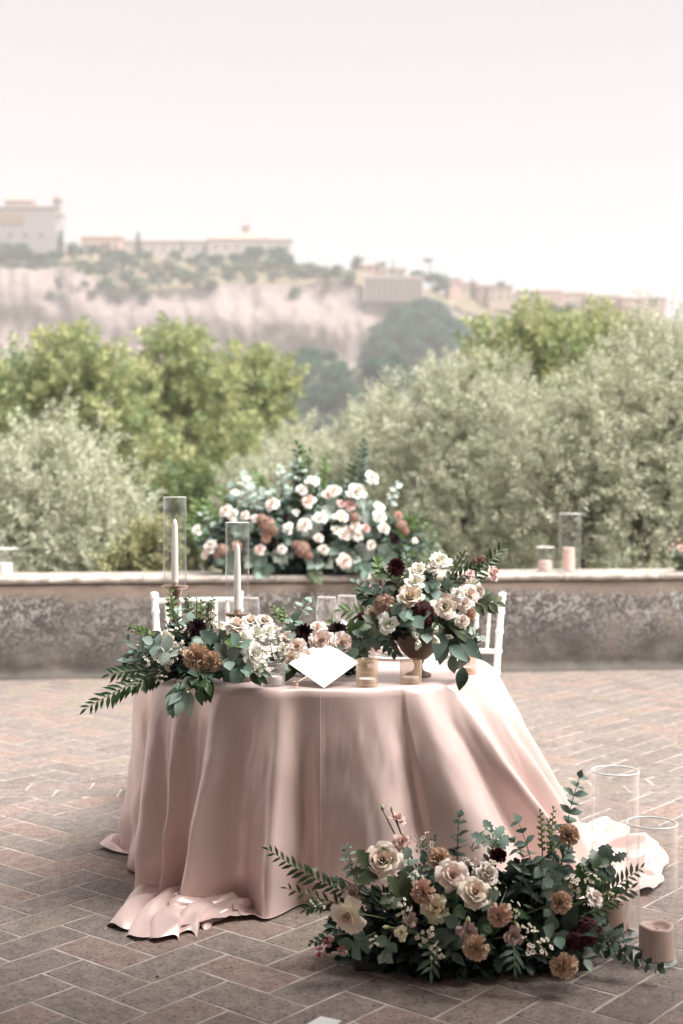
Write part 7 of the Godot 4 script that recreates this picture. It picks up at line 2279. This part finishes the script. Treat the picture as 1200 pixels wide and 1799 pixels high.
# lobes: [centre, radii]; twigs point outwards from the lobe that carries them
func crown_of(t: Node3D, lobes: Array, n: int, shape: ArrayMesh, m: Material, g: RandomNumberGenerator, scale_: float, lo: Color, hi: Color, droop := 0.0) -> void:
	var total := 0.0
	for l in lobes:
		total += l[1].x * l[1].y
	var xfs := []
	var cols := []
	for l in lobes:
		for i in int(n * l[1].x * l[1].y / total):
			var d := Vector3(g.randfn(), g.randfn() + 0.12, g.randfn()).normalized()
			var lump := 1.0 + 0.6 * relief.get_noise_3d(d.x * 75.0 + l[0].x * 40.0, d.y * 75.0, d.z * 75.0 + l[0].z * 40.0)
			var p: Vector3 = l[0] + d * l[1] * pow(g.randf(), 0.42) * lump
			var f := (d * 0.9 + Vector3(g.randf_range(-0.6, 0.6), 0.55 - droop + g.randf_range(-0.4, 0.4), g.randf_range(-0.6, 0.6))).normalized()
			xfs.append(Transform3D(facing(f, g.randf() * TAU) * Basis.from_scale(Vector3.ONE * scale_ * g.randf_range(0.7, 1.3)), p))
			cols.append(lo.lerp(hi, g.randf()))
	var mm := MultiMesh.new()
	mm.transform_format = MultiMesh.TRANSFORM_3D
	mm.use_colors = true
	mm.mesh = shape
	mm.instance_count = xfs.size()
	for i in xfs.size():
		mm.set_instance_transform(i, xfs[i])
		mm.set_instance_color(i, cols[i])
	var o := MultiMeshInstance3D.new()
	o.multimesh = mm
	o.material_override = m
	o.name = "crown"
	o.set_meta("kind", "stuff")
	t.add_child(o, true)


func limbs(t: Node3D, foot: float, lobes: Array, r: float, m: Material, g: RandomNumberGenerator, lean := Vector3.ZERO, fork := 0.45) -> void:
	var low := 1e9
	var mean := Vector3.ZERO
	for l in lobes:
		low = minf(low, l[0].y - l[1].y)
		mean += l[0] / lobes.size()
	var split := Vector3(lean.x, lerpf(foot, mean.y, fork), lean.z)
	var mb := MB.new()
	var a := Vector3(0, foot, 0)
	var path := curve_path(a, Vector3(lean.x * 0.2, lerpf(foot, split.y, 0.6), lean.z) + Vector3(g.randf_range(-0.1, 0.1), 0, 0), split, 9)
	var rad := PackedFloat32Array()
	for i in 9:
		rad.append(r * (1.0 - 0.35 * i / 8.0) * (1.0 + 0.45 * exp(-i * 0.9)) * g.randf_range(0.92, 1.08))
	mb.tube(path, rad, 9)
	part("trunk", mb.mesh(), m, t)
	for l in lobes:
		var b := MB.new()
		var bend: Vector3 = (split + l[0]) * 0.5 + Vector3(g.randf_range(-0.3, 0.3), g.randf_range(-0.1, 0.25), g.randf_range(-0.3, 0.3)) * l[1].x
		b.tube(curve_path(split - Vector3(0, 0.05, 0), bend, l[0], 8), taper(r * 0.55, r * 0.18, 8), 7)
		for k in 7:
			var d := Vector3(g.randfn(), g.randfn() * 0.8 + 0.3, g.randfn()).normalized()
			var from: Vector3 = bend.lerp(l[0], g.randf_range(0.1, 0.95))
			var to: Vector3 = l[0] + d * l[1] * g.randf_range(0.65, 0.95)
			b.tube(curve_path(from, (from + to) * 0.5 + Vector3(0, g.randf_range(-0.1, 0.2), 0), to, 6), taper(r * 0.16, r * 0.04, 6), 5)
		part("branch", b.mesh(), m, t)


func build_trees() -> void:
	var bark := paint("olive_bark", 0.13, 0.105, 0.085, 0.9)
	var olive := leafy("olive", 1, 1, 1)
	var sprig := twig_shape(301, 18, 0.30, 0.070, 0.0085, 0.75)
	var g := rnd(310)
	# olives: [called label, foot, lobes, twigs, lean, tone]
	var silver := Color(0.70, 0.71, 0.57)
	var shade := Color(0.44, 0.475, 0.34)
	olive_tree("silvery olive tree at the left behind the parapet", Vector3(-3.367, -1.300, -15.000), [[Vector3(-0.233, 2.555, 0.000), Vector3(0.73, 0.57, 0.66)], [Vector3(0.427, 2.427, 0.300), Vector3(0.69, 0.49, 0.62)], [Vector3(-0.484, 1.945, -0.200), Vector3(0.81, 0.54, 0.73)], [Vector3(0.576, 1.909, 0.400), Vector3(0.62, 0.42, 0.55)], [Vector3(-0.033, 2.961, -0.300), Vector3(0.54, 0.34, 0.49)], [Vector3(-1.121, 2.281, -0.300), Vector3(0.68, 0.61, 0.61)], [Vector3(-0.113, 1.657, 0.500), Vector3(0.58, 0.29, 0.52)], [Vector3(0.660, 1.625, 0.500), Vector3(0.52, 0.29, 0.46)], [Vector3(-0.758, 1.657, 0.500), Vector3(0.52, 0.32, 0.46)]], 3348, Vector3(0.10, 0, 0), 0.13, sprig, olive, bark, shade, silver, g, [[Vector3(0.433, 3.022, 0.000), 0.33], [Vector3(0.834, 2.754, 0.200), 0.30], [Vector3(-0.400, 2.955, 0.000), 0.33]])
	olive_tree("tall olive tree with crooked limbs at the right edge", Vector3(2.827, -1.300, -14.200), [[Vector3(0.565, 3.584, -0.200), Vector3(0.74, 0.61, 0.66)], [Vector3(0.076, 3.256, 0.000), Vector3(0.63, 0.54, 0.57)], [Vector3(0.885, 2.880, -0.200), Vector3(0.70, 0.58, 0.63)], [Vector3(-0.338, 2.750, 0.200), Vector3(0.59, 0.50, 0.53)], [Vector3(0.518, 2.372, 0.000), Vector3(0.76, 0.50, 0.68)], [Vector3(1.223, 3.929, -0.500), Vector3(0.59, 0.46, 0.53)], [Vector3(-0.636, 3.139, -0.300), Vector3(0.58, 0.48, 0.52)], [Vector3(0.790, 4.135, -0.600), Vector3(0.39, 0.30, 0.36)], [Vector3(-0.380, 2.116, -0.100), Vector3(0.57, 0.44, 0.51)], [Vector3(1.205, 1.984, -0.200), Vector3(0.58, 0.45, 0.52)], [Vector3(0.509, 1.637, 0.300), Vector3(0.62, 0.28, 0.56)]], 3456, Vector3(0.35, 0, 0), 0.20, sprig, olive, bark, shade, silver, g, [[Vector3(0.170, 3.887, 0.000), 0.44], [Vector3(0.620, 4.235, -0.300), 0.39], [Vector3(-0.303, 3.508, 0.000), 0.38], [Vector3(0.969, 4.310, -0.400), 0.32]])
	olive_tree("broad pale olive tree right of the wall flowers", Vector3(1.577, -1.600, -16.500), [[Vector3(-0.183, 3.606, 0.000), Vector3(0.84, 0.62, 0.76)], [Vector3(0.427, 3.910, -0.200), Vector3(0.78, 0.59, 0.70)], [Vector3(-0.686, 3.465, -0.200), Vector3(0.71, 0.59, 0.63)], [Vector3(0.079, 2.874, 0.300), Vector3(0.90, 0.61, 0.81)], [Vector3(0.843, 3.092, 0.000), Vector3(0.73, 0.66, 0.66)], [Vector3(-0.550, 2.726, 0.000), Vector3(0.73, 0.55, 0.66)], [Vector3(0.066, 4.214, -0.300), Vector3(0.60, 0.37, 0.54)], [Vector3(0.623, 2.432, 0.000), Vector3(0.73, 0.44, 0.66)], [Vector3(-0.012, 1.987, 0.500), Vector3(0.78, 0.36, 0.70)], [Vector3(0.770, 2.022, 0.500), Vector3(0.64, 0.36, 0.58)], [Vector3(-0.723, 2.022, 0.500), Vector3(0.64, 0.36, 0.58)]], 3672, Vector3(0.20, 0, 0), 0.15, sprig, olive, bark, shade, silver, g, [[Vector3(-0.367, 4.339, 0.000), 0.35], [Vector3(-0.872, 4.281, -0.200), 0.37], [Vector3(0.279, 4.430, -0.200), 0.30], [Vector3(-0.587, 4.266, 0.000), 0.29], [Vector3(0.770, 4.266, 0.000), 0.29], [Vector3(-1.166, 4.065, -0.300), 0.34]])
	olive_tree("olive tree behind the tallest sprays of the wall flowers", Vector3(0.164, -1.900, -18.500), [[Vector3(-0.082, 3.620, 0.000), Vector3(0.74, 0.58, 0.67)], [Vector3(0.417, 3.873, -0.200), Vector3(0.71, 0.58, 0.64)], [Vector3(-0.497, 3.209, -0.200), Vector3(0.75, 0.58, 0.67)], [Vector3(0.247, 2.880, 0.000), Vector3(0.90, 0.66, 0.81)], [Vector3(-0.658, 2.634, 0.000), Vector3(0.74, 0.53, 0.67)]], 2052, Vector3(0.10, 0, 0), 0.13, sprig, olive, bark, shade, silver, g, [[Vector3(0.288, 4.443, 0.000), 0.37], [Vector3(0.000, 4.319, 0.000), 0.33], [Vector3(0.584, 4.538, -0.200), 0.37]])
	olive_tree("small distant olive tree left of the wall flowers", Vector3(-0.933, -2.200, -21.000), [[Vector3(0.000, 3.650, 0.000), Vector3(0.70, 0.56, 0.63)], [Vector3(-0.480, 3.368, -0.200), Vector3(0.61, 0.52, 0.55)], [Vector3(0.368, 3.933, -0.200), Vector3(0.57, 0.52, 0.51)], [Vector3(-0.093, 2.903, 0.000), Vector3(0.84, 0.56, 0.76)]], 1404, Vector3(0.10, 0, 0), 0.11, sprig, olive, bark, shade, silver, g, [[Vector3(0.420, 4.490, 0.000), 0.37], [Vector3(0.000, 4.210, 0.000), 0.37]])
	# taller, yellow-green trees further down the slope
	var green := leafy("acacia", 1, 1, 1)
	var spray_ := twig_shape(302, 16, 0.5, 0.16, 0.036, 0.35)
	leaf_tree("yellow green tree with the broadest crown at the left", Vector3(-6.476, -6.000, -31.000), [[Vector3(-0.138, 10.351, 0.000), Vector3(1.24, 1.03, 1.12)], [Vector3(-1.036, 9.545, -0.300), Vector3(1.18, 0.90, 1.06)], [Vector3(0.772, 9.962, -0.300), Vector3(1.18, 0.90, 1.06)], [Vector3(0.000, 11.012, 0.000), Vector3(0.76, 0.48, 0.68)], [Vector3(-0.551, 8.560, 0.000), Vector3(1.38, 1.10, 1.24)], [Vector3(1.018, 8.548, 0.300), Vector3(1.30, 1.09, 1.17)], [Vector3(0.276, 7.320, 0.000), Vector3(1.52, 0.96, 1.36)]], 1260, 0.20, spray_, green, bark, Color(0.24, 0.31, 0.15), Color(0.56, 0.57, 0.30), g, "yellow green trees down the slope on the left", 1.00)
	leaf_tree("yellow green tree in the middle of the left row, slender trunk showing", Vector3(-4.033, -6.000, -33.000), [[Vector3(-0.220, 10.690, 0.000), Vector3(1.03, 1.03, 0.92)], [Vector3(-0.688, 9.677, -0.200), Vector3(1.11, 0.89, 1.00)], [Vector3(0.492, 9.972, -0.200), Vector3(1.03, 0.89, 0.93)], [Vector3(-0.380, 11.376, -0.100), Vector3(0.59, 0.47, 0.53)], [Vector3(0.073, 8.490, 0.000), Vector3(1.25, 1.10, 1.12)], [Vector3(-0.836, 7.906, -0.200), Vector3(1.18, 1.03, 1.06)], [Vector3(0.935, 8.644, -0.200), Vector3(1.03, 0.96, 0.93)]], 1092, 0.22, spray_, green, bark, Color(0.24, 0.31, 0.15), Color(0.56, 0.57, 0.30), g, "yellow green trees down the slope on the left", 1.00)
	leaf_tree("yellow green tree nearest the cliff gap, right end of the left row", Vector3(-2.480, -7.000, -36.000), [[Vector3(0.080, 11.511, 0.000), Vector3(0.96, 0.88, 0.86)], [Vector3(-0.408, 12.081, -0.100), Vector3(0.72, 0.58, 0.65)], [Vector3(0.549, 12.011, -0.200), Vector3(0.64, 0.64, 0.58)], [Vector3(-0.080, 10.231, 0.000), Vector3(1.12, 0.96, 1.01)], [Vector3(-0.738, 10.885, -0.200), Vector3(0.97, 0.80, 0.87)], [Vector3(-0.240, 8.951, 0.000), Vector3(1.12, 0.96, 1.01)]], 798, 0.17, spray_, green, bark, Color(0.24, 0.31, 0.15), Color(0.56, 0.57, 0.30), g, "yellow green trees down the slope on the left", 1.00)
	leaf_tree("darker tree at the left edge behind the silvery olive", Vector3(-9.218, -6.000, -34.000), [[Vector3(0.151, 10.246, 0.000), Vector3(1.06, 0.91, 0.95)], [Vector3(-0.756, 9.339, 0.000), Vector3(1.36, 1.21, 1.22)], [Vector3(0.453, 8.735, 0.000), Vector3(1.21, 1.21, 1.09)]], 756, 0.18, spray_, green, bark, Color(0.18, 0.26, 0.14), Color(0.37, 0.43, 0.23), g, "yellow green trees down the slope on the left", 1.00)
	leaf_tree("shaded tree low between the two left crowns", Vector3(-6.249, -8.000, -38.000), [[Vector3(0.000, 12.246, 0.000), Vector3(1.52, 1.01, 1.37)], [Vector3(0.169, 10.895, 0.000), Vector3(1.69, 1.35, 1.52)], [Vector3(-0.844, 10.557, 0.000), Vector3(1.69, 1.35, 1.52)], [Vector3(1.182, 9.882, 0.000), Vector3(1.69, 1.18, 1.52)]], 1008, 0.18, spray_, green, bark, Color(0.18, 0.26, 0.14), Color(0.37, 0.43, 0.23), g, "yellow green trees down the slope on the left", 1.00)
	leaf_tree("shaded bushy tree in the gap left of the wall flowers", Vector3(-2.400, -4.500, -27.000), [[Vector3(0.000, 5.995, 0.000), Vector3(0.90, 0.72, 0.81)], [Vector3(-0.720, 5.755, 0.000), Vector3(0.90, 0.72, 0.81)], [Vector3(-0.840, 5.155, 0.000), Vector3(1.08, 0.72, 0.97)], [Vector3(0.480, 5.395, 0.000), Vector3(0.84, 0.66, 0.76)], [Vector3(-1.560, 5.395, 0.000), Vector3(0.72, 0.72, 0.65)]], 966, 0.12, spray_, green, bark, Color(0.18, 0.26, 0.14), Color(0.23, 0.25, 0.085), g, "yellow green trees down the slope on the left", 0.80)
	leaf_tree("yellow green tree rising behind the pale olives", Vector3(4.704, -5.000, -29.000), [[Vector3(-0.064, 9.803, 0.000), Vector3(0.71, 0.58, 0.64)], [Vector3(0.357, 9.178, -0.200), Vector3(0.78, 0.65, 0.70)], [Vector3(-0.487, 9.308, -0.200), Vector3(0.58, 0.52, 0.53)], [Vector3(0.534, 10.074, -0.100), Vector3(0.45, 0.36, 0.41)], [Vector3(-0.242, 10.397, -0.100), Vector3(0.39, 0.39, 0.35)], [Vector3(0.064, 8.386, 0.000), Vector3(1.03, 0.77, 0.93)]], 630, 0.18, spray_, green, bark, Color(0.24, 0.31, 0.15), Color(0.56, 0.57, 0.30), g, "yellow green trees down the slope on the right", 1.00)
	leaf_tree("yellow green tree top between the ridge houses on the right", Vector3(6.407, -5.000, -31.000), [[Vector3(-0.138, 10.495, 0.000), Vector3(0.55, 0.52, 0.50)], [Vector3(0.344, 10.012, 0.000), Vector3(0.62, 0.55, 0.56)], [Vector3(-0.344, 9.737, 0.000), Vector3(0.69, 0.55, 0.62)], [Vector3(0.207, 9.048, 0.000), Vector3(0.96, 0.83, 0.87)]], 462, 0.16, spray_, green, bark, Color(0.24, 0.31, 0.15), Color(0.56, 0.57, 0.30), g, "yellow green trees down the slope on the right", 1.00)
	leaf_tree("small yellow green tree left of the taller one on the right", Vector3(3.911, -5.000, -32.000), [[Vector3(-0.071, 10.357, 0.000), Vector3(0.54, 0.43, 0.49)], [Vector3(0.071, 9.646, 0.000), Vector3(0.64, 0.57, 0.58)], [Vector3(-0.356, 9.788, 0.000), Vector3(0.50, 0.43, 0.45)], [Vector3(0.071, 8.793, 0.000), Vector3(0.71, 0.71, 0.64)]], 420, 0.14, spray_, green, bark, Color(0.24, 0.31, 0.15), Color(0.56, 0.57, 0.30), g, "yellow green trees down the slope on the right", 1.00)
	# low growth just behind the parapet
	leaf_tree("pale yellow green shrub behind the parapet beside the left candles", Vector3(-1.844, -0.800, -12.200), [[Vector3(-0.054, 1.660, 0.000), Vector3(0.22, 0.16, 0.20)], [Vector3(0.125, 1.768, 0.000), Vector3(0.12, 0.20, 0.11)], [Vector3(-0.152, 1.579, 0.000), Vector3(0.20, 0.13, 0.18)], [Vector3(0.011, 1.850, 0.000), Vector3(0.09, 0.14, 0.08)]], 380, 0.04, spray_, green, bark, Color(0.26, 0.29, 0.15), Color(0.50, 0.48, 0.28), g, "shrubs just behind the parapet", 0.33)


func olive_tree(label: String, at: Vector3, lobes: Array, n: int, lean: Vector3, r: float, shape: ArrayMesh, m: Material, bark: Material, lo: Color, hi: Color, g: RandomNumberGenerator, shoots: Array) -> void:
	var t := thing("olive_tree", label, "tree", at, 0.0, "olive trees beyond the parapet")
	limbs(t, 0.0, lobes, r, bark, g, lean)
	var all := lobes.duplicate()
	for s in shoots:   # upright suckers that stand out of the crown
		all.append([s[0], Vector3(0.10, s[1], 0.10)])
	for l in lobes:
		for k in 8:
			var d := Vector3(g.randf_range(-1, 1), g.randf_range(0.35, 1.1), g.randf_range(-0.6, 1)).normalized()
			all.append([l[0] + d * l[1] * 1.02, Vector3(0.065, g.randf_range(0.28, 0.62), 0.065)])
	crown_of(t, all, n, shape, m, g, 1.0, lo, hi, 0.1)


func leaf_tree(label: String, at: Vector3, lobes: Array, n: int, r: float, shape: ArrayMesh, m: Material, bark: Material, lo: Color, hi: Color, g: RandomNumberGenerator, group: String, size := 1.0) -> void:
	var t := thing("broadleaf_tree", label, "tree", at, 0.0, group)
	limbs(t, 0.0, lobes, r, bark, g)
	crown_of(t, lobes, n, shape, m, g, size, lo, hi)
